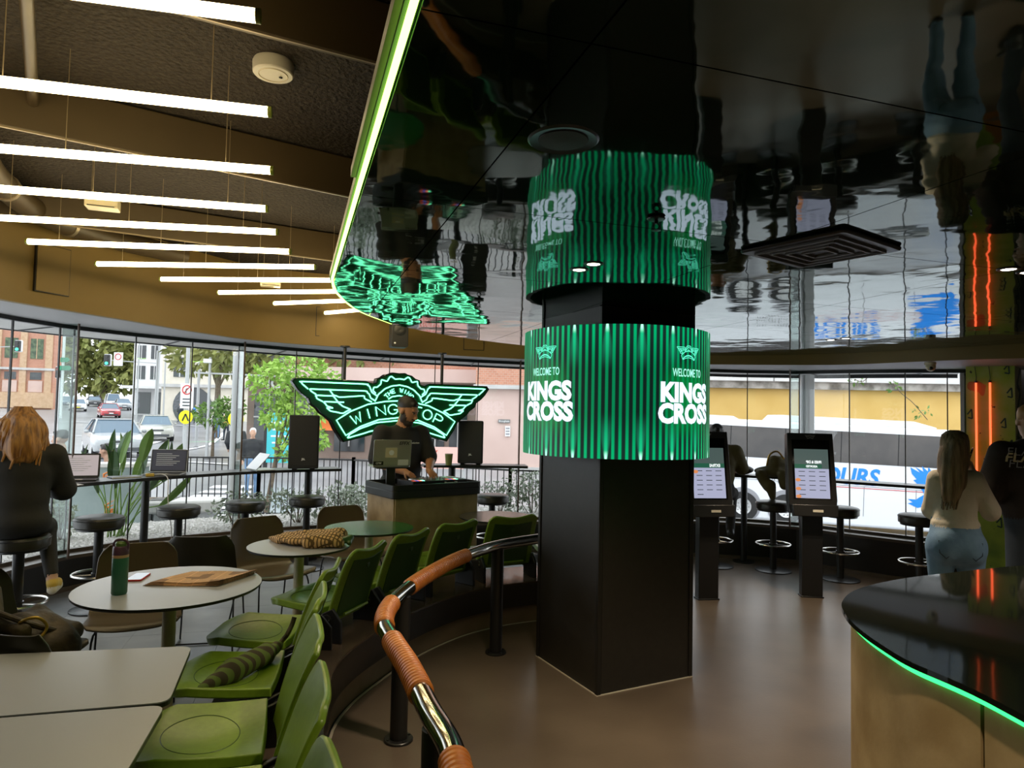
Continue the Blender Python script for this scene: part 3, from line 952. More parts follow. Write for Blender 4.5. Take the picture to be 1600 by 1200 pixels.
# glossy dropped ceiling with its green light edge
IS = [(0.95, -2.4), (-0.15, 1.04), (-0.44, 1.94), (-0.91, 3.41), (-0.97, 3.69), (-1.0, 4.01), (-1.01, 4.3), (-0.99, 4.58), (-0.9, 5.06), (-0.74, 5.40), (-0.55, 5.71),
      (-0.35, 5.98), (-0.12, 6.22), (0.1, 6.42), (0.6, 6.75), (1.1, 6.97), (1.65, 7.08), (2.22, 7.06), (2.8, 6.85), (3.3, 6.5), (3.63, 6.1), (4.1, 5.5), (4.7, 4.9), (5.55, 4.4), (5.55, -3.1), (1.2, -3.1)]
isl = thing('ceiling_dropped', None, None); isl['kind'] = 'structure'
ISb = offset_path(IS, 0.0)
MB().prism(IS, IZ + 0.02, IZ + 0.14).build('backing_slab', 'column_trim', isl, smooth=None)
ISr = list(reversed(IS)) if area(IS) < 0 else IS
ang = math.atan2(4.8, -1.55) - PI / 2     # grid follows the straight edge
ca, sa = math.cos(ang), math.sin(ang)
O = Vector((-0.15, 1.04, 0))
def G(u, v): return (O.x + u * ca - v * sa, O.y + u * sa + v * ca)
us = [-0.25, 0.30, 1.5, 2.7, 3.9, 5.1, 6.3, 7.5]
vsn = [-5.0, -3.0, -1.1, 0.03, 1.03, 2.06, 3.1, 4.1, 5.1, 6.2, 7.4]
for i in range(len(us) - 1):
    for j in range(len(vsn) - 1):
        e = 0.0022
        q = [G(us[i] + e, vsn[j] + e), G(us[i + 1] - e, vsn[j] + e), G(us[i + 1] - e, vsn[j + 1] - e), G(us[i] + e, vsn[j + 1] - e)]
        c = clip_poly(ISr, q)
        if len(c) >= 3 and abs(area(c)) > 0.01:
            MB().prism(c, IZ, IZ + 0.018).build('panel', 'mirror_ceiling', isl, smooth=None)
led = thing('edge_light', 'long lime green light strip edging the glossy dropped ceiling', 'light strip')
edge = [(x, y, IZ + 0.02) for x, y in IS[0:4]] + [(p.x, p.y, IZ + 0.02) for p in smooth_path([(x, y, 0) for x, y in IS[3:9]], 3)[1:]]
ep = [(p[0], p[1]) for p in edge]
MB().wallpath(offset_path(ep, 0.006), IZ + 0.003, IZ + 0.019, 0.010, 1).build('diffuser', 'led_green', led)
MB().wallpath(offset_path(ep, 0.004), IZ + 0.02, IZ + 0.05, 0.02, 1).build('channel', 'column_trim', led)
lip = thing('edge_fascia', 'brown curved fascia strip beside the lime green light edge', 'fascia')
f1 = [Vector((0.95, -2.4, 0)), Vector((-0.15, 1.04, 0)), Vector((-0.44, 1.94, 0))]
MB().wallpath(offset_path([(p.x, p.y) for p in f1], 0.017), IZ + 0.022, IZ + 0.05, 0.022, 1).build('fascia_band', 'duct_brown', lip)
# ------------------------------------------------------------------ hanging tube lights
LP = [((-0.66, 1.69), (-2.22, 1.37)), ((-0.83, 2.25), (-2.38, 1.89)), ((-1.02, 2.81), (-2.58, 2.52)), ((-1.24, 3.36), (-2.80, 3.04)),
      ((-1.34, 3.80), (-2.92, 3.60)), ((-1.42, 4.27), (-3.01, 4.14)), ((-1.39, 4.72), (-2.96, 4.76)), ((-1.21, 5.18), (-2.78, 5.29)),
      ((-1.02, 5.61), (-2.57, 5.85)), ((-0.80, 5.92), (-2.28, 6.40)), ((-0.62, 6.15), (-1.95, 6.97))]
ords = ['first', 'second', 'third', 'fourth', 'fifth', 'sixth', 'seventh', 'eighth', 'ninth', 'tenth', 'eleventh']
for k, (a, b) in enumerate(LP):
    a, b = Vector((*a, 2.62)), Vector((*b, 2.62))
    t = thing('tube_light', 'warm glowing tube light hung from the ceiling, %s counted from the top of the picture' % ords[k], 'light', (0, 0, 0), 0, 'hanging tube lights')
    d = (b - a).normalized()
    MB().tube([a + d * 0.012, b - d * 0.012], 0.0175, 12).build('tube', 'tube_light', t)
    MB().tube([a, a + d * 0.012], 0.019, 12).build('end_cap', 'lamp_cap', t)
    MB().tube([b - d * 0.012, b], 0.019, 12).build('end_cap', 'lamp_cap', t)
    for s in (0.12, 0.5, 0.88):
        p = a.lerp(b, s)
        MB().tube([(p.x, p.y, 2.636), (p.x, p.y, CZ - 0.002)], 0.0018, 5).build('wire', 'wire_steel', t)

def downlight(loc, label, power=18, n=1, dx=0.0, dy=0.0, size=95):
    for k in range(n):
        x, y = loc[0] + dx * k, loc[1] + dy * k
        t = thing('downlight', label if n == 1 else label + (', left one', ', right one')[k], 'light', (x, y, IZ), 0, 'recessed downlights')
        MB().lathe([(0.028, 0.001), (0.030, -0.004), (0.042, -0.004), (0.045, 0.002)], 20).build('rim', 'black_metal', t)
        MB().lathe([(0.001, -0.002), (0.027, -0.002), (0.027, 0.004)], 20).build('lens', 'downlight_glow', t)
        s = spot_lamp('downlight_beam', (x, y, IZ - 0.012), power, (1.0, 0.80, 0.56), size, 0.7, (x, y, 0))
        s.parent = t; s.location = (0, 0, -0.012); s.rotation_euler = (0, 0, 0)
downlight((0.29, 3.01), 'small lit downlight in the glossy ceiling before the pillar', 34, 2, 0.05, -0.12)
downlight((2.08, 2.83), 'small lit downlight in the glossy ceiling at the right edge', 40, 2, 0.12, 0.05)
downlight((2.58, 5.48), 'tiny lit downlight in the glossy ceiling near the coach window', 40, 2, 0.06, -0.12)
# unseen downlights added as fill over the counter and behind the viewpoint
over = [((0.75, 0.9), 'left front of the serving counter'), ((2.4, 0.9), 'right front of the serving counter'), ((0.9, -0.9), 'left rear behind the viewpoint'),
        ((2.4, -0.9), 'right rear behind the viewpoint'), ((3.3, 2.3), 'queue at the right end of the counter'), ((4.3, 3.2), 'right wall beside the queue')]
for k, (p, w_) in enumerate(over):
    t = thing('downlight', 'added unseen fill downlight above the ' + w_, 'light', (p[0], p[1], IZ), 0, 'added fill downlights out of view')
    MB().lathe([(0.028, 0.001), (0.030, -0.004), (0.042, -0.004), (0.045, 0.002)], 20).build('rim', 'black_metal', t)
    MB().lathe([(0.001, -0.002), (0.027, -0.002), (0.027, 0.004)], 20).build('lens', 'downlight_glow', t)
    s = spot_lamp('downlight_beam', (0, 0, -0.012), 48 if k < 4 else 75, (1.0, 0.82, 0.60), 125, 0.7); s.parent = t  # added fill light, out of view

# ceiling fittings
t = thing('ceiling_speaker', 'round black ceiling speaker in the glossy dropped ceiling', 'speaker', (0.11, 1.58, IZ))
MB().lathe([(0.058, 0.0), (0.080, -0.004), (0.085, 0.0), (0.085, 0.002)], 40).build('rim', 'black_metal', t)
MB().lathe([(0.001, -0.006), (0.058, -0.003), (0.060, 0.001)], 40).build('grille', 'speaker_black', t)
t = thing('air_diffuser', 'square black air diffuser with nested vanes in the glossy ceiling', 'air vent', (1.155, 2.545, IZ), math.radians(36))
def sq(s): return [(s, s), (-s, s), (-s, -s), (s, -s)]
MB().prism(rrect(0.42, 0.42, 0.02, 2), -0.016, 0.0).build('housing', 'black_metal', t, bevel=0.008)
for q in range(4):
    s0 = 0.165 - q * 0.04
    mb = MB()
    for a, b in zip(sq(s0), sq(s0)[1:] + sq(s0)[:1]):
        mb.bar((a[0], a[1], -0.018), (b[0], b[1], -0.018), 0.008, 0.012)
    mb.build('vane', 'pole_dark', t)
def sprinkler(loc, label):
    t = thing('sprinkler', label, 'sprinkler', loc)
    MB().lathe([(0.022, 0.0), (0.030, -0.004), (0.028, -0.008), (0.010, -0.010)], 20).build('escutcheon', 'black_metal', t)
    mb = MB()
    mb.tube([(0, 0, -0.008), (0, 0, -0.022)], 0.007, 10)
    for s in (-1, 1): mb.tube([(s * 0.004, 0, -0.02), (s * 0.012, 0, -0.03), (s * 0.003, 0, -0.042)], 0.002, 6)
    mb.build('body', 'black_metal', t)
    MB().lathe([(0.002, -0.041), (0.016, -0.042), (0.016, -0.044), (0.002, -0.045)], 14).build('deflector', 'black_metal', t)
sprinkler((0.46, 2.19, IZ), 'black sprinkler head hanging in front of the reflected lettering')
sprinkler((-0.2, 3.87, IZ), 'black sprinkler head near the green reflection on the ceiling')
t = thing('smoke_alarm', 'cream oval emergency light fitting on the black ceiling', 'ceiling fitting', (-1.01, 2.74, CZ), math.radians(30))
MB().lathe([(0.078, 0.0), (0.082, -0.01), (0.080, -0.05), (0.076, -0.055), (0.001, -0.056)], 32).build('housing', 'plastic_white', t)
MB().tube([(0.057 * math.cos(2 * PI * k / 28), 0.057 * math.sin(2 * PI * k / 28), -0.0562) for k in range(28)], 0.0022, 6, closed=True).build('ring', 'cream_metal', t)
MB().sphere((0.03, 0, -0.058), (0.008, 0.007, 0.004), 12, 6).build('lens', 'black_gloss', t)
t = thing('ceiling_sensor', 'small pale sprinkler rose on the black ceiling upper left', 'ceiling fitting', (-1.99, 3.18, 3.05))
MB().lathe([(0.001, -0.012), (0.03, -0.01), (0.034, 0)], 18).build('plate', 'plastic_white', t)
MB().tube([(0, 0, -0.01), (0.006, 0, -0.03)], 0.006, 8).build('nozzle', 'black_metal', t)
for nm, lb, p, z in (('hanging_box', 'cream junction box hung between the third and fourth tubes', (-2.42, 3.93), 2.80),
                     ('hanging_box', 'small cream junction box hung beside the far tube lights', (-2.15, 5.95), 2.73)):
    t = thing(nm, lb, 'junction box', (p[0], p[1], z), math.radians(20))
    MB().box((0, 0, 0), (0.17, 0.10, 0.065)).build('box', 'cream_metal', t, bevel=0.006)
    for s in (-0.06, 0.06): MB().tube([(s, 0, 0.03), (s, 0, CZ - z)], 0.002, 5).build('wire', 'wire_steel', t)
    MB().box((0, -0.052, -0.026), (0.14, 0.004, 0.005)).build('slot', 'black_metal', t)
t = thing('security_camera', 'green lit dome security camera under the window head', 'camera', (3.86, 6.25, headz(3.86)))
MB().lathe([(0.048, 0.0), (0.048, -0.02), (0.04, -0.03)], 24).build('base', 'cream_metal', t)
MB().sphere((0, -0.006, -0.04), (0.042, 0.042, 0.042), 20, 12).build('dome', 'cream_metal', t)
MB().sphere((-0.014, -0.036, -0.055), (0.018, 0.016, 0.018), 14, 8).build('lens', 'black_gloss', t)
t = thing('wall_speaker', 'small black loudspeaker bracketed to the brown bulkhead under the ceiling edge', 'speaker', (-1.17, 6.92, 2.40), math.radians(20))
MB().prism(rrect(0.17, 0.26, 0.02, 3), -0.08, 0.08, lambda x, y, z: (x, z, y)).build('cabinet', 'speaker_black', t, bevel=0.006)
MB().lathe([(0.001, 0), (0.03, -0.006), (0.06, 0.0), (0.062, 0.006)], 24).xf(Matrix.Translation((0, -0.082, 0.045)) @ Matrix.Rotation(-PI / 2, 4, 'X')).build('cone', 'black_metal', t)
MB().sphere((-0.05, -0.083, -0.09), (0.01, 0.006, 0.01), 10, 6).build('logo_dot', 'print_white', t)
MB().box((0.0, 0.13, 0), (0.05, 0.14, 0.06)).build('bracket', 'black_metal', t)
# ------------------------------------------------------------------ pillar with round LED screen
CC = Vector((0.68, 4.47, 0)); CA = math.atan2(4.36 - 4.03, 1.20 - 0.56)
t = thing('pillar', 'square black clad pillar carrying the round green screen', 'pillar', CC, CA)
h = 0.345
for k, (nx, ny) in enumerate(((0, -1), (1, 0), (0, 1), (-1, 0))):
    MB().box((nx * h, ny * h, IZ / 2), ((0.012 if nx else 2 * h - 0.03), (0.012 if ny else 2 * h - 0.03), IZ)).build('cladding_panel', 'column_black', t, smooth=None)
for sx in (-1, 1):
    for sy in (-1, 1):
        MB().box((sx * h, sy * h, IZ / 2), (0.03, 0.03, IZ)).build('corner_trim', 'column_trim', t, bevel=0.004)
MB().box((0, 0, IZ / 2), (0.66, 0.66, IZ - 0.01)).build('core', 'column_trim', t, smooth=None)
mb = MB()
for (nx, ny) in ((0, -1), (1, 0), (0, 1), (-1, 0)):
    mb.box((nx * (h + 0.013), ny * (h + 0.013), 0.003), ((0.006 if nx else 2 * h + 0.03), (0.006 if ny else 2 * h + 0.03), 0.006))
mb.build('floor_seal', 'edge_line', t, smooth=None)
DR, DZ0, DZ1 = 0.60, 1.372, 2.148
DPH = math.radians(0)
led_screen(0.0, DZ1 - DZ0, 95, 19, math.radians(90 - 8.5 + 62.0 - 135))
t = thing('led_screen', 'round green striped LED screen wrapped around the black pillar', 'screen', (CC.x, CC.y, DZ0))
HS = DZ1 - DZ0
vs = []; fs = []
N = 160
for k in range(N):
    a = 2 * PI * k / N
    for r, z in ((DR, 0), (DR, HS), (DR - 0.03, HS), (DR - 0.03, 0)):
        vs.append((r * math.cos(a), r * math.sin(a), z))
for k in range(N):
    k2 = (k + 1) % N
    fs.append((k * 4, k2 * 4, k2 * 4 + 1, k * 4 + 1))
mb = MB().add(vs, fs); mb.build('screen_face', 'led_picture', t)
mb = MB().add(vs, [(k * 4 + j, ((k + 1) % N) * 4 + j, ((k + 1) % N) * 4 + j + 1, k * 4 + j + 1) for k in range(N) for j in (1, 2)] +
              [(k * 4 + 3, ((k + 1) % N) * 4 + 3, ((k + 1) % N) * 4, k * 4) for k in range(N)])
mb.build('screen_frame', 'column_trim', t)
def drum(a0):
    def fn(x, y, z):
        a = a0 + x / DR
        r = DR + 0.003
        return (r * math.cos(a), r * math.sin(a), y)
    return fn
def ribbon(mb, pts, w, fn):
    """flat line drawn as thin quads in the plane, mapped by fn"""
    for a, b in zip(pts[:-1], pts[1:]):
        dx, dy = b[0] - a[0], b[1] - a[1]; l = math.hypot(dx, dy) or 1
        ox, oy = -dy / l * w / 2, dx / l * w / 2
        mb.add([fn(a[0] + ox, a[1] + oy, 0), fn(a[0] - ox, a[1] - oy, 0), fn(b[0] - ox, b[1] - oy, 0), fn(b[0] + ox, b[1] + oy, 0)], [(0, 1, 2, 3)])
# neon wing drawing (half, metres; mirrored)
WING = dict(
 L1=[(-0.95, 1.82), (-1.01, 1.87), (-1.01, 1.89), (-0.37, 1.89), (-0.33, 1.87), (-0.30, 1.81), (-0.24, 1.77)],
 L2=[(-0.87, 1.77), (-0.92, 1.80), (-0.93, 1.82), (-0.74, 1.82), (-0.37, 1.82), (-0.33, 1.79), (-0.31, 1.75), (-0.26, 1.72)],
 L3=[(-0.80, 1.70), (-0.86, 1.73), (-0.87, 1.76), (-0.70, 1.76)],
 L3b=[(-0.74, 1.82), (-0.70, 1.77), (-0.63, 1.75), (-0.39, 1.77), (-0.37, 1.74), (-0.30, 1.71)],
 L4=[(-0.70, 1.64), (-0.76, 1.66), (-0.79, 1.70), (-0.59, 1.70)],
 L4b=[(-0.70, 1.76), (-0.64, 1.69), (-0.60, 1.66), (-0.52, 1.63)],
 L5=[(-0.70, 1.64), (-0.76, 1.64), (-0.72, 1.61), (-0.60, 1.59), (-0.52, 1.63)],
 ban=[(0.0, 1.73), (-0.15, 1.72), (-0.34, 1.685), (-0.52, 1.61), (-0.66, 1.52), (-0.56, 1.37), (-0.41, 1.46), (-0.22, 1.53), (0.0, 1.555)],
 ban2=[(0.0, 1.525), (-0.24, 1.50), (-0.41, 1.44), (-0.52, 1.38), (-0.54, 1.345), (-0.41, 1.38), (-0.29, 1.415), (0.0, 1.45)],
 badge=[(-0.26, 1.80), (-0.29, 1.83), (-0.28, 1.86), (-0.245, 1.865), (-0.21, 1.895), (-0.20, 1.94), (-0.14, 1.93), (-0.11, 1.975), (-0.09, 1.98), (-0.05, 1.955), (0.0, 1.96)],
 circ=[(-0.26, 1.73), (-0.23, 1.79), (-0.16, 1.85), (-0.09, 1.88), (0.0, 1.895)],
 circ2=[(-0.12, 1.745), (-0.08, 1.77), (0.0, 1.785)])
for mi, a0 in enumerate([math.radians(-90 + 8.5 + d) for d in (-62.0, 28.0, 118.0, 208.0)]):
    fn = drum(a0)
    mb = MB()
    add_text(mb, 'KINGS', 0.150, lambda x, y, z: fn(x, y + 0.385, z), bold=0.055, xs=0.95, sp=1.02)
    add_text(mb, 'CROSS', 0.150, lambda x, y, z: fn(x, y + 0.262, z), bold=0.055, xs=0.95, sp=1.02)
    mb.build('lettering', 'led_letter', t, smooth=None, label='large white heavy capitals KINGS CROSS')
    mb = MB()
    add_text(mb, 'WELCOME TO', 0.066, lambda x, y, z: fn(x, y + 0.505, z), bold=0.012, xs=0.58)
    mb.build('lettering', 'led_letter_soft', t, smooth=None, label='small pale capitals WELCOME TO')
    mb = MB()
    for pts in WING.values():
        for s in (1, -1):
            ribbon(mb, [(s * x * 0.095, (y - 1.65) * 0.135 + 0.625) for x, y in pts], 0.0035, fn)
    mb.build('wing_emblem', 'led_wing', t, smooth=None)

# ------------------------------------------------------------------ neon wing sign
t = thing('neon_sign', 'winged green neon sign hanging in front of the windows', 'sign', (-1.67 + 0.845 * 0.573, 6.80 + 0.534 * 0.573, 0), math.atan2(0.534, 0.845))
OUT = [(-0.58, 1.30), (-0.62, 1.36), (-0.67, 1.43), (-0.71, 1.51), (-0.76, 1.55), (-0.82, 1.59), (-0.85, 1.63), (-0.92, 1.68), (-0.94, 1.73), (-1.0, 1.77), (-1.05, 1.82),
       (-1.10, 1.89), (-1.07, 1.925), (-0.77, 1.925), (-0.36, 1.925), (-0.29, 1.90), (-0.25, 1.91), (-0.24, 1.955), (-0.19, 1.97), (-0.15, 2.0), (-0.10, 2.01), (-0.07, 2.025), (0.0, 2.02)]
full = OUT + [(-x, z) for x, z in reversed(OUT[:-1])] + [(0.41, 1.34), (0.2, 1.395), (0, 1.41), (-0.2, 1.395), (-0.41, 1.34)]
mat('sign_face', (0.004, 0.035, 0.012), 0.25)
MB().prism(full, 0.0, 0.09, lambda x, y, z: (x, z, y)).build('backing_board', 'black_gloss', t, smooth=None, bevel=0.004)
MB().prism([(x * 0.985, (z - 1.65) * 0.97 + 1.65) for x, z in full], -0.006, 0.0, lambda x, y, z: (x, z, y)).build('face_sheet', 'sign_face', t, smooth=None)
def neon(pts, r=0.0065, name='neon_tube', sm=4):
    p3 = smooth_path([(x, -0.022, z) for x, z in pts], sm) if sm else [Vector((x, -0.022, z)) for x, z in pts]
    MB().tube(p3, r, 6).build(name, 'neon_green', t)
for key, pts in WING.items():
    for s in (1, -1):
        p2 = []
        for i in range(len(pts) - 1):     # soften corners without overshoot
            a, b = pts[i], pts[i + 1]
            p2 += [a, ((a[0] + b[0]) / 2, (a[1] + b[1]) / 2)]
        p2.append(pts[-1])
        neon([(s * x, z) for x, z in p2], sm=3 if key not in ('ban',) else 0)
LET = {'W': [[(0, 1), (.27, 0), (.5, .75), (.73, 0), (1, 1)]], 'I': [[(.5, 0), (.5, 1)]], 'N': [[(.05, 0), (.05, 1), (.95, 0), (.95, 1)]],
       'G': [[(.93, .78), (.75, .96), (.5, 1), (.22, .92), (.04, .68), (.03, .35), (.2, .08), (.5, 0), (.8, .08), (.95, .25), (.95, .45), (.6, .45)]],
       'S': [[(.9, .85), (.7, 1), (.3, 1), (.1, .8), (.2, .58), (.8, .44), (.92, .22), (.7, 0), (.3, 0), (.08, .17)]],
       'T': [[(0, 1), (1, 1)], [(.5, 1), (.5, 0)]], 'O': [[(.5 + .5 * math.cos(2 * PI * i / 14), .5 + .5 * math.sin(2 * PI * i / 14)) for i in range(15)]],
       'P': [[(.1, 0), (.1, 1), (.65, 1), (.92, .88), (.97, .72), (.9, .55), (.65, .45), (.1, .45)]],
       'H': [[(0, 0), (0, 1)], [(1, 0), (1, 1)], [(0, .5), (1, .5)]], 'E': [[(.9, 0), (.1, 0), (.1, 1), (.9, 1)], [(.1, .5), (.8, .5)]]}
def letters(word, cx, r, zc, w, h, span, rr):
    n = len(word)
    for i, ch in enumerate(word):
        if ch == ' ': continue
        a = span * ((i + 0.5) / n - 0.5)
        for st in LET[ch]:
            pts = []
            for x, y in st:
                lx, ly = (x - 0.5) * w * (0.5 if ch == 'I' else 1), y * h
                pts.append((cx + math.sin(a) * (r + ly) + math.cos(a) * lx, zc + math.cos(a) * (r + ly) - math.sin(a) * lx))
            neon(pts, rr, 'neon_letter', 0)
letters('WINGSTOP', 0.0, 1.02, 0.572, 0.108, 0.10, 1.00, 0.006)
letters('THE WING', 0.0, 0.165, 1.655, 0.034, 0.042, 1.95, 0.005)
for x in (-0.573, 0.52):
    MB().tube([(x, 0.045, 1.92), (x, 0.045, 2.262)], 0.017, 12).build('hanger_pole', 'black_metal', t)
    MB().lathe([(0.017, 2.245), (0.05, 2.258), (0.05, 2.27)], 20, (x, 0.045, 0)).build('ceiling_flange', 'black_metal', t)

# ------------------------------------------------------------------ handrail
RP = [(0.30, 5.00), (0.18, 4.92), (-0.09, 4.65), (-0.30, 4.25), (-0.44, 3.81), (-0.52, 3.43), (-0.545, 3.15), (-0.52, 2.91), (-0.44, 2.68), (-0.34, 2.42), (-0.23, 2.09), (-0.15, 1.88), (-0.11, 1.70), (-0.04, 1.45)]
rp = resample(smooth_path([(x, y, 0.72) for x, y in RP], 12), 0.006)
t = thing('handrail', 'low curved polished handrail with tan leather wraps', 'railing')
MB().tube(rp[::4], 0.036, 20).build('rail_tube', 'chrome_dark', t)
def nearest(y, x):
    return min(range(len(rp)), key=lambda i: (rp[i].x - x) ** 2 + (rp[i].y - y) ** 2)
import itertools
wraps = [((-0.27, 4.33), (-0.50, 3.52)), ((-0.545, 3.22), (-0.505, 2.87)), ((-0.445, 2.71), (-0.27, 2.21)), ((-0.13, 1.80), (-0.06, 1.52))]
for a, b in wraps:
    i0, i1 = nearest(a[1], a[0]), nearest(b[1], b[0])
    seg = rp[i0:i1 + 1]
    mb = MB()
    rr = []
    for q in range(len(seg)):
        rr.append(0.043 if q % 4 else 0.0385)
    rr[0] = rr[-1] = 0.036
    mb.tube(seg, rr, 24).build('leather_wrap', 'leather_tan', t)
for (x, y) in ((-0.075, 4.67), (-0.525, 3.42), (-0.20, 2.02)):
    MB().tube([(x, y, 0.0), (x, y, 0.70)], 0.043, 24).build('post', 'black_metal', t)
    f = MB().lathe([(0.072, 0.0), (0.072, 0.010), (0.068, 0.013), (0.04, 0.013)], 28, (x, y, 0)).build('post_flange', 'black_metal', t)
    for q in range(4):
        a = q * PI / 2 + 0.6
        MB().lathe([(0.007, 0.012), (0.007, 0.018), (0.003, 0.02)], 8, (x + 0.057 * math.cos(a), y + 0.057 * math.sin(a), 0)).build('bolt', 'black_metal', f)

# ------------------------------------------------------------------ green stadium seats
def make_seat():
    r = thing('stadium_seat', 'x', 'seat', (0, 0, 0), 0, 'green seats on the curved ledge')
    # local: faces -Y (sitter looks to -Y), back near y=0, width along X; z measured from the ledge
    def pan(u, v):
        e = abs(2 * u - 1); rd = max(0.0, v - 0.80) / 0.20; x = (u - 0.5) * (0.45 - 0.03 * v - 0.085 * rd ** 2); y = -0.04 - (0.42 - 0.03 * e ** 4) * v
        z = 0.178 + 0.022 * v - 0.03 * math.sin(PI * min(v * 1.1, 1)) * math.cos((u - 0.5) * PI * 0.9) - 0.035 * max(0, v - 0.82) ** 1.0 * 4
        z += 0.012 * (2 * u - 1) ** 2
        return (x, y, z)
    mb = MB().grid(pan, 16, 16, -0.036)
    p = mb.build('seat_pan', 'seat_green', r, bevel=0.014, seg=3)
    ring = []
    for k in range(40):
        a = 2 * PI * k / 40
        u, v = 0.5 + 0.34 * math.cos(a), 0.50 + 0.30 * math.sin(a)
        q = pan(u, v); ring.append((q[0], q[1], q[2] + 0.0005))
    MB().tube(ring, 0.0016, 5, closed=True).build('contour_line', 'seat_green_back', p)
    def back(u, v):
        w = 0.45 * (1 - 0.06 * v ** 3)
        x = (u - 0.5) * w
        e = abs(2 * u - 1); z = 0.10 + (0.405 - 0.012 * math.cos((u - 0.5) * 2 * PI) * v * v - 0.035 * max(0.0, e - 0.7) / 0.3 * max(0.0, e - 0.7) / 0.3 * v ** 6) * v
        y = 0.02 + 0.085 * v + 0.05 * (v ** 2) - 0.022 * (2 * abs(u - 0.5)) ** 2.2
        return (x, y, z)
    mb = MB().grid(back, 16, 14, -0.022)
    bk_ = mb.build('backrest', ['seat_green'], r, bevel=0.007)
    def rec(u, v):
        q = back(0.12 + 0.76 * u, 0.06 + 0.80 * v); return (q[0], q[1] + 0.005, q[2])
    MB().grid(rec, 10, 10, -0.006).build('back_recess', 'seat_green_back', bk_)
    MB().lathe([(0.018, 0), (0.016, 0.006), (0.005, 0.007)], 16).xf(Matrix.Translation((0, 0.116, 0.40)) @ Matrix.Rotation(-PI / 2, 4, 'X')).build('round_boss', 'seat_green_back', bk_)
    MB().tube([(-0.13, 0.045, 0.135), (0.13, 0.045, 0.135)], 0.009, 8).build('lower_bar', 'seat_green', bk_)
    for s in (-1, 1):
        mb = MB().prism([(-0.10, 0.0), (0.09, 0.0), (0.085, 0.12), (0.03, 0.19), (-0.05, 0.15), (-0.30, 0.115), (-0.30, 0.095), (-0.10, 0.06)], -0.011, 0.011,
                        lambda x, y, z: (s * 0.225 + z, x, y))
        br = mb.build('bracket', 'black_metal', r, bevel=0.004)
        MB().lathe([(0.028, -0.016), (0.030, -0.012), (0.030, 0.012), (0.028, 0.016)], 18).xf(Matrix.Translation((s * 0.225, 0.0, 0.125)) @ Matrix.Rotation(PI / 2, 4, 'Y')).build('hinge', 'black_metal', br)
        MB().lathe([(0.007, -0.018), (0.007, 0.018)], 8).xf(Matrix.Translation((s * 0.225, 0.015, 0.13)) @ Matrix.Rotation(PI / 2, 4, 'Y')).build('bolt', 'ring_steel', br)
    MB().box((0, -0.12, 0.09), (0.43, 0.05, 0.035)).build('cross_beam', 'black_metal', r)
    return r
seat0 = make_seat()
pv = [Vector((x, y, 0)) for x, y in PEs]
Ls = [0]
for i in range(len(pv) - 1): Ls.append(Ls[-1] + (pv[i + 1] - pv[i]).length)
def on_path(s):
    for i in range(len(pv) - 1):
        if s <= Ls[i + 1]:
            q = pv[i].lerp(pv[i + 1], (s - Ls[i]) / (Ls[i + 1] - Ls[i])); d = (pv[i + 1] - pv[i]).normalized()
            return q, d
    return pv[-1], (pv[-1] - pv[-2]).normalized()
s0 = min(range(len(pv)), key=lambda i: (pv[i] - Vector((-0.36, 1.6, 0))).length)
seat_words = ['green folding stadium seat nearest the viewer, cut by the lower frame edge', 'green stadium seat second from the front, seat folded down',
              'green stadium seat third from the front, beside the leather rail', 'green stadium seat holding the striped folded scarf',
              'green stadium seat seen edge on, next past the striped scarf', 'green stadium seat with dark back just before the rail bend',
              'green stadium seat whose dark back faces the bend of the rail', 'green stadium seat behind the tan leather part of the rail',
              'green stadium seat under the far table left of the pillar', 'green stadium seat half hidden by the left side of the pillar']
for k in range(10):
    s = Ls[s0] - 0.06 + 0.518 * k
    q, d = on_path(s)
    n = Vector((-d.y, d.x, 0))           # to the left of travel: the way the sitter faces
    p = q + n * 0.165
    rz = math.atan2(n.y, n.x) + PI / 2   # local -Y -> n
    if k == 0:
        o = seat0; o.location = (p.x, p.y, 0.312); o.rotation_euler = (0, 0, rz); o['label'] = seat_words[0]
    else:
        o = dup(seat0, (p.x, p.y, 0.312), rz, seat_words[k])
    if k == 3: scarf_at = (p.copy(), rz, n.copy(), d.copy())
# ------------------------------------------------------------------ tables
def round_table(x, y, D, label, top='table_white', rz=0.3, base=True):
    t = thing('round_table', label, 'table', (x, y, 0), rz)
    R = D / 2
    MB().lathe([(0.001, 0.744), (R - 0.004, 0.744), (R, 0.7445), (R, 0.745)], 64).build('table_top', top, t)
    MB().lathe([(0.001, 0.7295), (R - 0.006, 0.7295), (R, 0.736), (R, 0.7439)], 64).build('table_edge', 'table_edge', t)
    MB().tube([(0, 0, 0.012), (0, 0, 0.73)], 0.031, 24).build('pole', 'cream_metal', t)
    MB().prism(rrect(0.40, 0.40, 0.04, 4), 0.0, 0.012).build('base_plate', 'cream_metal', t, bevel=0.003)
    MB().prism(rrect(0.24, 0.24, 0.01, 2), 0.718, 0.7295).build('mount_plate', 'black_metal', t)
    return t
round_table(-1.655, 3.37, 0.84, 'white round cafe table carrying the newspaper and the green bottle', rz=0.75)
round_table(-1.35, 4.42, 0.64, 'white round cafe table with a checked jacket lying on it')
round_table(-1.05, 5.14, 0.655, 'green topped round table before the DJ booth', 'table_green')
round_table(-0.11, 5.82, 0.63, 'dark round table half hidden by the pillar', 'table_dark')
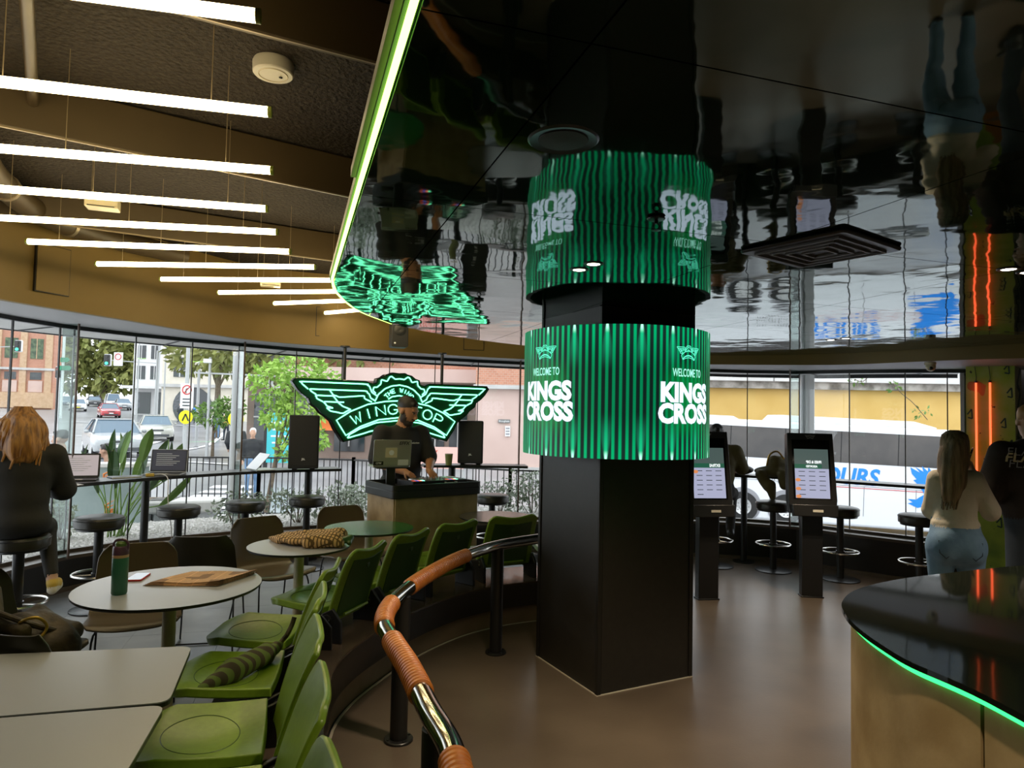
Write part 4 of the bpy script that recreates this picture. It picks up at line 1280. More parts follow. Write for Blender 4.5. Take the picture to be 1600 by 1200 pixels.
def rect_table(pts, label, pole):
    t = thing('square_table', label, 'table', (pole[0], pole[1], 0))
    P = [Vector((x - pole[0], y - pole[1], 0)) for x, y in pts]
    # rounded corners
    poly = []
    n = len(P)
    for i in range(n):
        a, b, c = P[i - 1], P[i], P[(i + 1) % n]
        u, w = (a - b).normalized(), (c - b).normalized()
        r = 0.045
        for k in range(7):
            s = k / 6
            q = (b + u * r) * (1 - s) ** 2 + b * 2 * s * (1 - s) + (b + w * r) * s ** 2
            poly.append((q.x, q.y))
    if area(poly) < 0: poly.reverse()
    MB().prism(poly, 0.741, 0.745).build('table_top', 'table_white', t, smooth=None)
    MB().prism(poly, 0.728, 0.7409).build('table_edge', 'table_edge', t, smooth=None)
    MB().tube([(0, 0, 0.012), (0, 0, 0.73)], 0.031, 24).build('pole', 'cream_metal', t)
    MB().prism(rrect(0.40, 0.36, 0.04, 4), 0.0, 0.012).build('base_plate', 'cream_metal', t, bevel=0.003)
rect_table([(-1.155, 2.53), (-1.0, 2.055), (-1.66, 1.875), (-1.82, 2.40)], 'pale grey square table behind the frontmost one', (-1.45, 2.22))
rect_table([(-1.0, 2.035), (-0.86, 1.49), (-1.52, 1.33), (-1.655, 1.865)], 'pale grey square table nearest the viewer, lower left corner', (-1.28, 1.70))

# ------------------------------------------------------------------ shell chairs on wire sled bases
def make_chair(mat_shell):
    r = thing('shell_chair', 'x', 'chair', (0, 0, 0), 0, 'moulded shell chairs')
    prof = [Vector(p) for p in ((0, -0.235, 0.425), (0, -0.20, 0.448), (0, -0.08, 0.440), (0, 0.06, 0.430), (0, 0.15, 0.440), (0, 0.205, 0.49), (0, 0.235, 0.58), (0, 0.258, 0.70), (0, 0.27, 0.80))]
    sp = smooth_path(prof, 3)
    m = len(sp) - 1
    def fn(u, v):
        i = min(int(v * m), m - 1); p = sp[i].lerp(sp[i + 1], v * m - i)
        w = 0.235 * (1 - 0.16 * max(0, v - 0.55) / 0.45 - 0.10 * max(0, 0.15 - v) / 0.15)
        e = abs(2 * u - 1)
        x = (2 * u - 1) * w
        if v > 0.9: x *= 1 - 0.25 * ((v - 0.9) / 0.1) ** 2 * e ** 3
        seatness = max(0.0, 1 - v / 0.6)
        return (x, p.y - 0.035 * e ** 2.5 * min(1, v / 0.6) * (1 if v > 0.3 else 0.3), p.z + 0.03 * e ** 2.5 * seatness)
    MB().grid(fn, 14, m, 0.011).build('shell', mat_shell, r, bevel=0.003)
    for s in (-1, 1):
        pts = smooth_path([(s * 0.13, -0.13, 0.427), (s * 0.185, -0.165, 0.40), (s * 0.20, -0.19, 0.22), (s * 0.21, -0.205, 0.03), (s * 0.212, -0.18, 0.007), (s * 0.215, 0.18, 0.007),
                           (s * 0.212, 0.215, 0.03), (s * 0.20, 0.17, 0.22), (s * 0.185, 0.13, 0.40), (s * 0.13, 0.10, 0.425)], 4)
        MB().tube(pts, 0.0058, 8).build('sled_leg', 'black_metal', r)
    MB().tube([(-0.21, -0.10, 0.008), (0.21, -0.10, 0.008)], 0.0055, 8).build('cross_bar', 'black_metal', r)
    MB().tube([(-0.13, -0.13, 0.425), (0.13, -0.13, 0.425)], 0.0055, 8).build('cross_bar', 'black_metal', r)
    MB().tube([(-0.13, 0.10, 0.422), (0.13, 0.10, 0.422)], 0.0055, 8).build('cross_bar', 'black_metal', r)
    return r
ch1 = make_chair('shell_brown'); ch2 = make_chair('shell_black')
def put(o, x, y, facing, label):
    # facing: direction (dx,dy) the sitter looks; local facing is -Y
    o.location = (x, y, 0); o.rotation_euler = (0, 0, math.atan2(facing[1], facing[0]) + PI / 2); o['label'] = label
put(ch1, -2.10, 3.88, (0.45, -0.9), 'brown shell chair tucked behind the table with the newspaper')
put(dup(ch1), -1.72, 5.00, (0.75, -0.66), 'brown shell chair beyond the table with the checked jacket')
put(dup(ch1), -1.30, 5.66, (0.6, -0.8), 'brown shell chair left of the DJ booth')
put(ch2, -2.32, 3.22, (0.98, -0.2), 'black shell chair heaped with a bag and coat at the left')
put(dup(ch2), -2.02, 4.62, (-0.2, 1.0), 'black shell chair seen from behind between the two white round tables')
put(dup(ch2), -1.75, 2.72, (0.25, 1.0), 'black shell chair tucked between the square tables and the round one')

# ------------------------------------------------------------------ window bars (counters) and stools
def bar_counter(path, z, depth, posts, label):
    t = thing('bar_counter', label, 'counter')
    sp = [(p.x, p.y) for p in smooth_path([(x, y, 0) for x, y in path], 5)] if len(path) > 2 else path
    MB().wallpath(sp, z - 0.028, z, depth, 1).build('counter_top', 'booth_black', t, smooth=20)
    for (x, y) in posts:
        MB().tube([(x, y, 0.012), (x, y, z - 0.028)], 0.034, 18).build('post', 'black_metal', t)
        MB().lathe([(0.12, 0.0), (0.12, 0.01), (0.034, 0.014)], 24, (x, y, 0)).build('post_base', 'black_metal', t)
    return t
bar_counter([(-3.70, 4.2), (-3.71, 4.97), (-3.54, 5.49), (-3.22, 6.16), (-2.66, 6.92), (-2.22, 7.28), (-1.85, 7.47)], 0.98, 0.30, [(-3.78, 4.9), (-3.36, 6.3), (-2.20, 7.42)], 'long dark window counter on the left with laptops on it')
bar_counter([(-0.96, 7.55), (-0.4, 7.66), (0.2, 7.72)], 1.03, 0.30, [(-0.66, 7.75)], 'short dark window counter behind the DJ booth, right of the sign')
bar_counter([(2.45, 7.72), (3.0, 7.55), (3.55, 7.16), (4.15, 6.74)], 0.98, 0.28, [(2.66, 7.75)], 'dark window counter in front of the parked coach')
def make_stool():
    r = thing('bar_stool', 'x', 'stool', (0, 0, 0), 0, 'round bar stools along the windows')
    MB().lathe([(0.001, 0.65), (0.165, 0.65), (0.178, 0.660), (0.180, 0.715), (0.172, 0.730), (0.150, 0.737), (0.001, 0.739)], 40).build('seat_cushion', 'stool_leather', r)
    MB().lathe([(0.181, 0.712), (0.1835, 0.716), (0.181, 0.720)], 40).build('piping', 'black_metal', r)
    MB().lathe([(0.16, 0.635), (0.16, 0.65), (0.03, 0.65)], 32).build('seat_plate', 'black_metal', r)
    MB().tube([(0, 0, 0.012), (0, 0, 0.64)], 0.034, 20).build('post', 'black_metal', r)
    MB().lathe([(0.185, 0.0), (0.185, 0.010), (0.17, 0.015), (0.034, 0.018)], 36).build('base', 'black_metal', r)
    ring = [(0.175 * math.cos(2 * PI * k / 36), 0.175 * math.sin(2 * PI * k / 36), 0.285) for k in range(36)]
    fr = MB().tube(ring, 0.0095, 8, closed=True).build('foot_ring', 'ring_steel', r)
    MB().tube([(-0.175, 0, 0.275), (0.175, 0, 0.275)], 0.007, 8).build('spoke', 'ring_steel', fr)
    MB().lathe([(0.042, 0.262), (0.042, 0.292)], 18).build('collar', 'black_metal', fr)
    return r
st0 = make_stool()
stools = [(-3.30, 4.62, 'dark round bar stool under the seated woman in black'), (-3.27, 5.46, 'dark round bar stool nearest the open laptop, beside the seated woman'),
          (-2.96, 6.12, 'dark round bar stool second from the seated woman, below the second laptop'), (-2.53, 6.55, 'dark round bar stool third from the seated woman'),
          (-2.07, 6.98, 'dark round bar stool below the left black loudspeaker'), (-0.19, 7.45, 'dark round bar stool right of the DJ booth, below the right loudspeaker'),
          (2.27, 7.50, 'dark round bar stool under the man in olive'), (2.83, 7.33, 'dark round bar stool between the two ordering kiosks'),
          (3.38, 6.98, 'dark round bar stool just right of the front ordering kiosk'), (3.91, 6.52, 'dark round bar stool left of the woman in the cream top')]
for k, (x, y, lb) in enumerate(stools):
    o = st0 if k == 0 else dup(st0)
    o.location = (x, y, 0); o['label'] = lb; o.rotation_euler = (0, 0, 0.4 * k)

# ------------------------------------------------------------------ things on the left counter
def laptop(x, y, z, rz, label, lid=105, body='silver', scr='screen_glow', w=0.31, d=0.21, name='laptop', content=True):
    t = thing(name, label, 'laptop', (x, y, z), rz)
    MB().prism(rrect(w, d, 0.012, 3), 0.0, 0.012).build('base', body, t, bevel=0.002)
    MB().box((0, 0.02, 0.0126), (w * 0.86, d * 0.45, 0.0014)).build('keyboard', 'print_black', t)
    MB().box((0, -0.065, 0.0125), (w * 0.32, 0.055, 0.001)).build('trackpad', 'plastic_white', t)
    a = math.radians(lid)
    M = Matrix.Translation((0, d / 2, 0.012)) @ Matrix.Rotation(PI - a, 4, 'X')
    # lid local: x across, y=up along the lid (0..d), facing viewer (-n)
    def L(mb): return mb.xf(Matrix.Translation((0, d / 2, 0.012)) @ Matrix.Rotation(a - PI / 2 + 0.0, 4, 'X').inverted())
    lidm = MB().prism(rrect(w, d, 0.012, 3), -0.004, 0.004, lambda px, py, pz: (px, pz, py + d / 2))
    lo = L(lidm).build('lid', body, t, bevel=0.0015)
    L(MB().box((0, -0.0045, d / 2), (w - 0.012, 0.001, d - 0.014))).build('bezel', 'print_black', lo, smooth=None)
    s = L(MB().box((0, -0.0052, d / 2 + 0.002), (w - 0.03, 0.001, d - 0.032))).build('screen', scr, lo, smooth=None)
    if content:
        mb = MB()
        for q in range(7):
            wq = (w - 0.10) * (0.6 + 0.4 * ((q * 37) % 10) / 10)
            mb.box((-(w - 0.10 - wq) / 2, -0.006, d * 0.80 - q * 0.018), (wq, 0.0006, 0.004))
        L(mb).build('text_lines', 'print_white' if scr == 'screen_dark' else 'pole_grey', lo, smooth=None)
    return t
laptop(-3.68, 5.80, 0.98, math.radians(24), 'dark laptop with a lit page beside the seated woman', 102, 'booth_black', 'screen_glow', 0.30, 0.21)
laptop(-3.27, 6.45, 0.98, math.radians(10), 'silver laptop with a dark screen beyond the first laptop', 100, 'silver', 'screen_dark', 0.33, 0.22)
t = thing('laptop', 'half closed silver laptop on the far end of the left counter', 'laptop', (-2.60, 7.12, 0.98), math.radians(130))
MB().prism(rrect(0.30, 0.21, 0.012, 3), 0, 0.012).build('base', 'silver', t, bevel=0.002)
MB().prism(rrect(0.30, 0.21, 0.012, 3), -0.003, 0.003).xf(Matrix.Translation((0, 0.105, 0.014)) @ Matrix.Rotation(math.radians(-48), 4, 'X') @ Matrix.Translation((0, -0.105, 0))).build('lid', 'silver', t, bevel=0.0015)
t = thing('paper_sheet', 'loose paper sheets on the counter beside the seated woman', 'paper', (-3.60, 5.42, 0.98), math.radians(40))
for q in range(3): MB().box((0.02 * q, 0.012 * q, 0.001 + 0.0012 * q), (0.21, 0.29, 0.001), 0.1 * q).build('sheet', 'paper_white', t, smooth=None)
t = thing('notebook', 'closed dark notebook lying between the two laptops', 'notebook', (-3.45, 6.10, 0.98), math.radians(45))
MB().prism(rrect(0.24, 0.17, 0.01, 2), 0, 0.012).build('cover', 'booth_black', t, bevel=0.002)
MB().box((0, 0.0, 0.0065), (0.236, 0.174, 0.008)).build('pages', 'paper_white', t)
t = thing('charger', 'small yellow power adapter with a white lead on the counter', 'charger', (-3.30, 6.25, 0.98), 0.5)
MB().box((0, 0, 0.013), (0.07, 0.05, 0.026)).build('block', 'shoe_yellow', t, bevel=0.005)
MB().tube(smooth_path([(0.03, 0.0, 0.015), (0.10, -0.05, 0.02), (0.145, -0.12, -0.02), (0.15, -0.15, -0.2), (0.19, -0.18, -0.55), (0.12, -0.22, -0.80), (0.05, -0.16, -0.965)], 6), 0.004, 6).build('lead', 'cable_white', t)

def pa_speaker(x, y, z, rz, label, w=0.29, hgt=0.52, d=0.27):
    t = thing('loudspeaker', label, 'speaker', (x, y, z), rz)
    poly = [(-w / 2, -d / 2), (w / 2, -d / 2), (w / 2 - 0.045, d / 2), (-w / 2 + 0.045, d / 2)]
    MB().prism(poly, 0.02, hgt).build('cabinet', 'speaker_black', t, bevel=0.012)
    MB().prism(rrect(w - 0.03, hgt - 0.06, 0.015, 3), -0.004, 0.004, lambda px, py, pz: (px, -d / 2 - 0.004 + pz, py + hgt / 2 + 0.02)).build('grille', 'speaker_black', t, bevel=0.003)
    mb = MB(); add_text(mb, 'JBL', 0.028, frame_fn((0.0, -d / 2 - 0.0095, 0.12), (1, 0, 0), (0, 0, 1)), bold=0.03, ext=0.001)
    mb.build('badge_lettering', 'print_white', t, smooth=None)
    mb = MB().box((0, -d / 2 - 0.009, 0.117), (0.05, 0.001, 0.04)); mb.build('badge_plate', 'print_black', t, smooth=None)
    for sx in (-1, 1):
        MB().box((sx * 0.09, 0, 0.01), (0.05, 0.18, 0.02)).build('foot', 'black_metal', t)
    return t
pa_speaker(-2.20, 7.26, 0.98, math.radians(14), 'tall black loudspeaker on the counter at the left wing of the sign', 0.31, 0.58)
pa_speaker(-0.45, 7.80, 1.03, math.radians(-2), 'tall black loudspeaker on the counter at the right wing of the sign', 0.29, 0.50)
t = thing('paper_cup', 'patterned olive paper cup on the counter left of the right loudspeaker', 'cup', (-0.69, 7.62, 1.03))
MB().lathe([(0.001, 0.0), (0.034, 0.0), (0.045, 0.125), (0.042, 0.125), (0.032, 0.01), (0.001, 0.01)], 24).build('cup_body', 'leaf_olive', t)
MB().lathe([(0.044, 0.122), (0.047, 0.1255), (0.044, 0.129)], 24).build('rim', 'cream_metal', t)

# ------------------------------------------------------------------ on the round tables
t = thing('water_bottle', 'green insulated water bottle with purple collar on the round table', 'bottle', (-1.81, 3.20, 0.745))
MB().lathe([(0.001, 0.0), (0.030, 0.0), (0.034, 0.006), (0.035, 0.165), (0.034, 0.17), (0.001, 0.172)], 32).build('body', 'bottle_green', t)
MB().lathe([(0.034, 0.170), (0.035, 0.176), (0.034, 0.183), (0.001, 0.184)], 32).build('band', 'bottle_peach', t)
cl = MB().lathe([(0.0345, 0.183), (0.035, 0.19), (0.034, 0.215), (0.030, 0.222), (0.001, 0.223)], 32).build('collar', 'bottle_purple', t)
MB().lathe([(0.024, 0.222), (0.025, 0.235), (0.020, 0.243), (0.001, 0.244)], 28).build('lid', 'bottle_lid', t)
MB().tube(smooth_path([(-0.031, 0, 0.205), (-0.034, 0, 0.228), (-0.02, 0, 0.248), (0.02, 0, 0.248), (0.034, 0, 0.228), (0.031, 0, 0.205)], 4), 0.006, 8).build('carry_loop', 'bottle_purple', cl)
t = thing('phone', 'dark red cased phone lying behind the green bottle', 'phone', (-1.885, 3.50, 0.745), math.radians(10))
MB().prism(rrect(0.075, 0.15, 0.012, 4), 0, 0.009).build('case', 'sign_red', t, bevel=0.002)
MB().prism(rrect(0.069, 0.144, 0.01, 4), 0.009, 0.0096).build('screen', 'black_gloss', t, smooth=None)
t = thing('newspaper', 'folded salmon coloured newspaper on the round table', 'newspaper', (-1.555, 3.49, 0.745), math.radians(2))
def sheet(z, sx, sy, dx, dy, lift):
    return lambda u, v: ((u - 0.5) * sx + dx + 0.10 * (v - 0.5), (v - 0.5) * sy + dy, z + lift * (u ** 6) + 0.002 * math.sin(9 * u + 4 * v))
for q in range(4):
    MB().grid(sheet(0.003 + 0.0035 * q, 0.36 - 0.008 * q, 0.27 - 0.008 * q, 0.004 * q, 0.003 * q, 0.012 * (q + 1) / 4), 14, 8, 0.0016).build('page', 'newsprint', t, smooth=60)
# checked jacket heaped on the second table
pr = [el((0, 0, 0.03), (0.22, 0.12, 0.035), 0, 0.04), el((-0.17, 0.06, 0.02), (0.12, 0.07, 0.02), 0, 0.04), el((0.12, -0.03, 0.045), (0.13, 0.11, 0.04), 0, 0.04),
      rc((-0.2, -0.02, 0.015), (-0.30, 0.06, 0.012), 0.022, 0.012, 0), rc((0.05, -0.12, 0.03), (0.24, -0.07, 0.03), 0.04, 0.03, 0), rc((-0.12, 0.1, 0.03), (0.18, 0.09, 0.05), 0.035, 0.045, 0),
      rc((-0.25, 0.08, 0.02), (-0.02, -0.03, 0.07), 0.012, 0.02, 0), rc((0.0, 0.02, 0.07), (0.22, -0.05, 0.07), 0.018, 0.02, 0)]
def wr(a, f):
    return lambda X, Y, Z: a * (np.sin(f * X + 2.1 * np.sin(f * 0.6 * Y)) * np.cos(f * 0.8 * Y + 1.3 * np.sin(f * .5 * Z)))
t = thing('jacket', 'checked tan jacket heaped on the second white table', 'jacket', (-1.30, 4.46, 0.748), math.radians(-8))
sdf_obj('jacket_body', pr, 'jacket_check', 0.009, t, noise=wr(0.006, 38))
sdf_obj('collar_lining', [rc((0.24, -0.04, 0.035), (0.27, 0.03, 0.045), 0.02, 0.022), rc((0.27, 0.02, 0.03), (0.285, -0.03, 0.02), 0.015)], 'seat_green_back', 0.007, t)
# striped scarf on the fourth seat
p, rz, n, d = scarf_at
t = thing('scarf', 'rolled green and brown striped scarf tied with a cord on a seat', 'scarf', (p.x, p.y, 0.312), rz)
pr = [rc((0.05, -0.22, 0.205), (-0.10, -0.11, 0.215), 0.046, 0.044, 0), rc((0.05, -0.22, 0.205), (0.17, -0.31, 0.185), 0.046, 0.022, 0), rc((-0.10, -0.11, 0.215), (-0.17, -0.06, 0.23), 0.042, 0.02, 0)]
sdf_obj('rolled_cloth', pr, 'scarf_stripe', 0.008, t, noise=wr(0.004, 60))
MB().tube(smooth_path([(-0.165, -0.065, 0.23), (-0.185, -0.04, 0.255), (-0.16, -0.025, 0.28), (-0.19, -0.01, 0.31), (-0.20, 0.0, 0.345)], 5), 0.011, 8).build('tied_cord', 'bag_brown', t)
# bag and coat on the black chair
t = thing('handbag', 'brown bag and coat piled on the black chair at the left', 'bag', (-2.27, 3.26, 0.435), math.radians(10))
pr = [el((0.02, 0.0, 0.10), (0.16, 0.15, 0.10), 0, 0.05), el((0.10, -0.06, 0.05), (0.15, 0.13, 0.10), 0, 0.05), rc((-0.16, -0.10, 0.22), (0.06, -0.17, 0.16), 0.05, 0.03, 0), rc((-0.18, 0.0, 0.30), (-0.05, -0.14, 0.05), 0.05, 0.05, 0),
      rc((0.0, 0.1, 0.16), (0.15, 0.08, 0.08), 0.04, 0.05, 0), rc((0.1, -0.15, -0.02), (-0.1, -0.18, -0.05), 0.06, 0.07, 0)]
sdf_obj('bag_body', pr, 'bag_brown', 0.012, t, noise=wr(0.012, 26))
MB().tube(smooth_path([(0.02, -0.14, 0.16), (0.06, -0.18, 0.21), (0.12, -0.17, 0.22), (0.15, -0.15, 0.17), (0.12, -0.19, 0.12), (0.05, -0.19, 0.13)], 5), 0.007, 8).build('gold_buckle', 'bag_gold', t)
MB().tube(smooth_path([(-0.15, -0.05, 0.24), (-0.05, -0.15, 0.24), (0.10, -0.15, 0.18), (0.16, -0.05, 0.12)], 6), 0.013, 8).build('strap', 'bag_brown', t)
t = thing('backpack', 'black backpack dropped on the floor left of the DJ booth', 'bag', (-1.42, 6.42, 0.0), 0.4)
pr = [el((0, 0, 0.24), (0.17, 0.13, 0.24), 0, 0.05), el((0, -0.09, 0.16), (0.12, 0.07, 0.13), 0, 0.04), el((0.02, 0, 0.42), (0.12, 0.10, 0.08), 0, 0.05)]
sdf_obj('pack_body', pr, 'cloth_black', 0.014, t, noise=wr(0.010, 22))
MB().tube(smooth_path([(-0.05, 0, 0.48), (-0.03, 0, 0.54), (0.04, 0, 0.54), (0.06, 0, 0.48)], 5), 0.010, 8).build('grab_handle', 'cloth_black', t)

# ------------------------------------------------------------------ DJ booth
BX = Vector((0.80, 0.60, 0)); BY = Vector((-0.60, 0.80, 0))
t = thing('dj_booth', 'tan faced DJ booth with a black tray top', 'booth', (-0.95, 5.60, 0), math.atan2(0.60, 0.80))
BW, BD = 0.84, 0.52
MB().box((BW / 2, 0.011, 0.45), (BW - 0.03, 0.022, 0.90)).build('front_panel', 'tan_laminate', t, bevel=0.004)
for x in (0.014, BW - 0.014): MB().box((x, BD / 2, 0.45), (0.022, BD - 0.02, 0.90)).build('side_panel', 'tan_laminate', t, bevel=0.004)
MB().box((BW / 2, BD - 0.012, 0.45), (BW - 0.06, 0.02, 0.90)).build('back_panel', 'booth_black', t)
MB().prism([(x + BW / 2, y + BD / 2) for x, y in rrect(BW + 0.04, BD + 0.04, 0.04, 5)], 0.90, 0.965).build('tray', 'booth_black', t, bevel=0.006)
mb = MB()
ro = [(x + BW / 2, y + BD / 2) for x, y in rrect(BW + 0.04, BD + 0.04, 0.04, 5)]
ri = [(x + BW / 2, y + BD / 2) for x, y in rrect(BW + 0.0, BD + 0.0, 0.03, 5)]
n = len(ro)
vs = [(x, y, 0.965) for x, y in ro] + [(x, y, 1.01) for x, y in ro] + [(x, y, 1.01) for x, y in ri] + [(x, y, 0.965) for x, y in ri]
fs = []
for i in range(n):
    j = (i + 1) % n
    for a, b in ((0, 1), (1, 2), (2, 3)): fs.append((a * n + i, a * n + j, b * n + j, b * n + i))
mb.add(vs, fs).build('tray_rim', 'booth_black', t)
def booth_pt(u, v, z): return Vector((-0.95, 5.60, z)) + BX * u + BY * v
t = thing('dj_controller', 'black DJ controller with knobs and jog wheels on the booth', 'controller', booth_pt(0.52, 0.27, 0.966), math.atan2(0.6, 0.8))
MB().prism(rrect(0.56, 0.30, 0.012, 3), 0.0, 0.055).build('body', 'booth_black', t, bevel=0.004)
for sx in (-0.17, 0.17):
    j = MB().lathe([(0.001, 0.068), (0.055, 0.068), (0.066, 0.064), (0.068, 0.055)], 28, (sx, 0.0, 0)).build('jog_wheel', 'silver', t)
    MB().lathe([(0.001, 0.0695), (0.03, 0.0695), (0.03, 0.068)], 20, (sx, 0.0, 0)).build('display', 'black_gloss', j)
for q in range(12):
    MB().lathe([(0.006, 0.055), (0.0055, 0.075), (0.001, 0.076)], 8, (-0.07 + 0.045 * (q % 4), -0.09 + 0.07 * (q // 4), 0)).build('knob', 'pole_dark' if q % 3 else 'silver', t)
for q in range(16):
    sx = -0.25 + 0.028 * (q % 4) + (0.34 if q >= 8 else 0)
    MB().box((sx, -0.12 + 0.028 * ((q // 4) % 2), 0.0565), (0.022, 0.022, 0.003)).build('pad', ('display_red', 'display_blue', 'tube_orange', 'neon_green')[q % 4], t)
mb = MB(); add_text(mb, 'Pioneer DJ', 0.030, frame_fn((0.10, -0.1512, 0.03), (1, 0, 0), (0, 0, 1)), bold=0.02, ext=0.0008)
mb.build('lettering', 'print_white', t, smooth=None)
t = thing('laptop', 'silver laptop with stickers on a stand over the booth', 'laptop', booth_pt(0.055, 0.17, 0.966), math.atan2(0.6, 0.8) - 0.25)
MB().prism(rrect(0.10, 0.14, 0.01, 2), 0, 0.01).build('stand_foot', 'black_metal', t)
MB().box((0, 0.02, 0.09), (0.075, 0.03, 0.17)).build('stand_post', 'black_metal', t, bevel=0.003)
MB().box((0, 0.08, 0.175), (0.26, 0.22, 0.008)).build('stand_plate', 'black_metal', t)
MB().prism(rrect(0.32, 0.22, 0.012, 3), 0.18, 0.192, lambda x, y, z: (x, y + 0.10, z)).build('base', 'silver', t, bevel=0.002)
def dl(px, py, pz): return Vector((px, -0.012 + pz - 0.16 * py, 0.192 + py * 0.987))
lid = MB().prism(rrect(0.32, 0.225, 0.012, 3), -0.004, 0.004, lambda x, y, z: dl(x, y + 0.1125, z)).build('lid', 'silver', t, bevel=0.0015)
def sticker(x0, y0, w, h_, m, off=-0.0048, nm='sticker'):
    return MB().add([dl(x0 - w / 2, y0 - h_ / 2, off), dl(x0 + w / 2, y0 - h_ / 2, off), dl(x0 + w / 2, y0 + h_ / 2, off), dl(x0 - w / 2, y0 + h_ / 2, off)], [(0, 1, 2, 3)]).build(nm, m, lid, smooth=None)
sticker(-0.01, 0.115, 0.10, 0.085, 'cream_metal'); sticker(0.095, 0.03, 0.09, 0.05, 'paper_white'); sticker(-0.115, 0.025, 0.085, 0.032, 'print_black')
MB().prism([(0.022 * math.cos(a), 0.022 * math.sin(a)) for a in [2 * PI * k / 18 for k in range(18)]], -0.0058, -0.005, lambda x, y, z: dl(x - 0.008, y + 0.115, z)).build('sticker', 'print_white', lid, smooth=None)
mb = MB(); add_text(mb, 'EFFX', 0.040, lambda x, y, z: dl(x + 0.095, y + 0.195, -0.0052), bold=0.02, shear=0.2); mb.build('sticker_lettering', 'print_black', lid, smooth=None)
mb = MB(); add_text(mb, 'GFM', 0.024, lambda x, y, z: dl(x - 0.115, y + 0.025, -0.0056), bold=0.02, shear=0.2); mb.build('sticker_lettering', 'print_white', lid, smooth=None)

# ------------------------------------------------------------------ ordering kiosks
def kiosk(x, y, rz, label, words, other):
    t = thing('ordering_kiosk', label, 'kiosk', (x, y, 0), rz)
    MB().box((0, 0, 0.385), (0.185, 0.09, 0.77)).build('pedestal', 'black_metal', t, bevel=0.006)
    MB().box((0, 0.0, 0.006), (0.20, 0.105, 0.012)).build('foot_plate', 'black_metal', t, bevel=0.002)
    T = Matrix.Translation((0, -0.03, 0.76)) @ Matrix.Rotation(math.radians(-9), 4, 'X')
    w, hh = 0.43, 0.735
    shell = MB().prism([(-0.20, 0.0), (0.20, 0.0), (w / 2, 0.12), (w / 2 - 0.012, hh), (-w / 2 + 0.012, hh), (-w / 2, 0.12)], -0.05, 0.05, lambda px, py, pz: (px, pz, py)).xf(T).build('housing', 'booth_black', t, bevel=0.008)
    def P(mb): return mb.xf(T)
    P(MB().box((0, -0.052, 0.40), (0.335, 0.004, 0.545))).build('bezel', 'black_gloss', shell, smooth=None)
    sc = P(MB().box((0, -0.0545, 0.36), (0.30, 0.002, 0.45))).build('screen', 'kiosk_reflection_top', t, smooth=None)
    P(MB().box((0.0, -0.0562, 0.27), (0.30, 0.001, 0.27))).build('reflection_page', 'kiosk_reflection_page', sc, smooth=None)  # mirrored menu-board reflection, painted as glowing sheets and letters on the screen
    P(MB().box((-0.03 if other else 0.0, -0.0565, 0.425), (0.24 if other else 0.30, 0.001, 0.04))).build('reflection_header', 'kiosk_reflection_green', sc, smooth=None)
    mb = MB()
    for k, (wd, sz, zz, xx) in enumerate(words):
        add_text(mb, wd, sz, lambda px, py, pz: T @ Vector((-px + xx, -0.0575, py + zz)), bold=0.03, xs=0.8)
    mb.build('reflection_lettering', 'kiosk_reflection_white', sc, smooth=None)
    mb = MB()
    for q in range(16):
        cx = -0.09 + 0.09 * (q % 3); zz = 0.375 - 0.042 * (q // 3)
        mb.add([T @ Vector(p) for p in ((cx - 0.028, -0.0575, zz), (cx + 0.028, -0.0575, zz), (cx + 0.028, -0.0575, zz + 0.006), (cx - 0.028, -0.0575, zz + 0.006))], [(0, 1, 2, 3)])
    mb.build('reflection_lines', 'kiosk_reflection_ink', sc, smooth=None, kind='stuff')
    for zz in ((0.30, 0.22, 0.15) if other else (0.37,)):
        P(MB().sphere((-0.125, -0.0575, zz), (0.024, 0.001, 0.016), 12, 6)).build('reflection_food', 'kiosk_reflection_food', sc)
    mb = MB()
    for pts in WING.values():
        for s in (1, -1): ribbon(mb, [(s * px * 0.045, (pz - 1.65) * 0.06) for px, pz in pts], 0.0025, lambda px, py, pz: T @ Vector((px, -0.0515, py + 0.70)))
    mb.build('wing_emblem', 'silver', shell, smooth=None)
    pt = P(MB().prism([(-0.19, -0.03), (0.19, -0.03), (0.20, 0.075), (-0.20, 0.075)], -0.115, -0.045, lambda px, py, pz: (px, pz, py))).build('payment_shelf', 'booth_black', t, bevel=0.006)
    P(MB().box((0.02, -0.117, 0.02), (0.09, 0.003, 0.022))).build('label_plate', 'plastic_white', pt, smooth=None)
    return t
kiosk(2.78, 6.30, math.radians(-7), 'black ordering kiosk with a painted menu reflection, standing free on the floor', [('FRIES & DIP', 0.034, 0.465, 0.02), ('ASSORTED', 0.026, 0.425, 0.0)], True)
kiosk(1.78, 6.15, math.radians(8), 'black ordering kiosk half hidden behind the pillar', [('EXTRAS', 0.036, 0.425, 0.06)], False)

# ------------------------------------------------------------------ serving counter
CP = [(1.13, 1.30), (1.09, 1.61), (1.045, 1.78), (1.04, 1.90), (1.05, 2.05), (1.085, 2.21), (1.15, 2.36), (1.29, 2.53), (1.54, 2.70), (1.89, 2.86), (2.27, 3.01), (2.9, 3.2)]
cp = [(p.x, p.y) for p in smooth_path([(x, y, 0) for x, y in [(1.5, 0.35), (1.28, 0.8)] + CP], 6)]
t = thing('serving_counter', 'rounded tan counter with a glossy black top and green light edge', 'counter')
poly = cp + [(3.6, 3.2), (3.6, 0.35)]
if area(poly) < 0: poly.reverse()
MB().prism(poly, 0.985, 1.0).build('counter_top', 'counter_black', t, smooth=None)
ip = offset_path(cp, -0.02)
MB().wallpath(ip, 0.965, 0.985, 0.012, -1).build('light_strip', 'led_green_counter', t)
k1 = min(range(len(ip)), key=lambda i: abs(ip[i][1] - 1.625))
ip2 = offset_path(cp, -0.028)
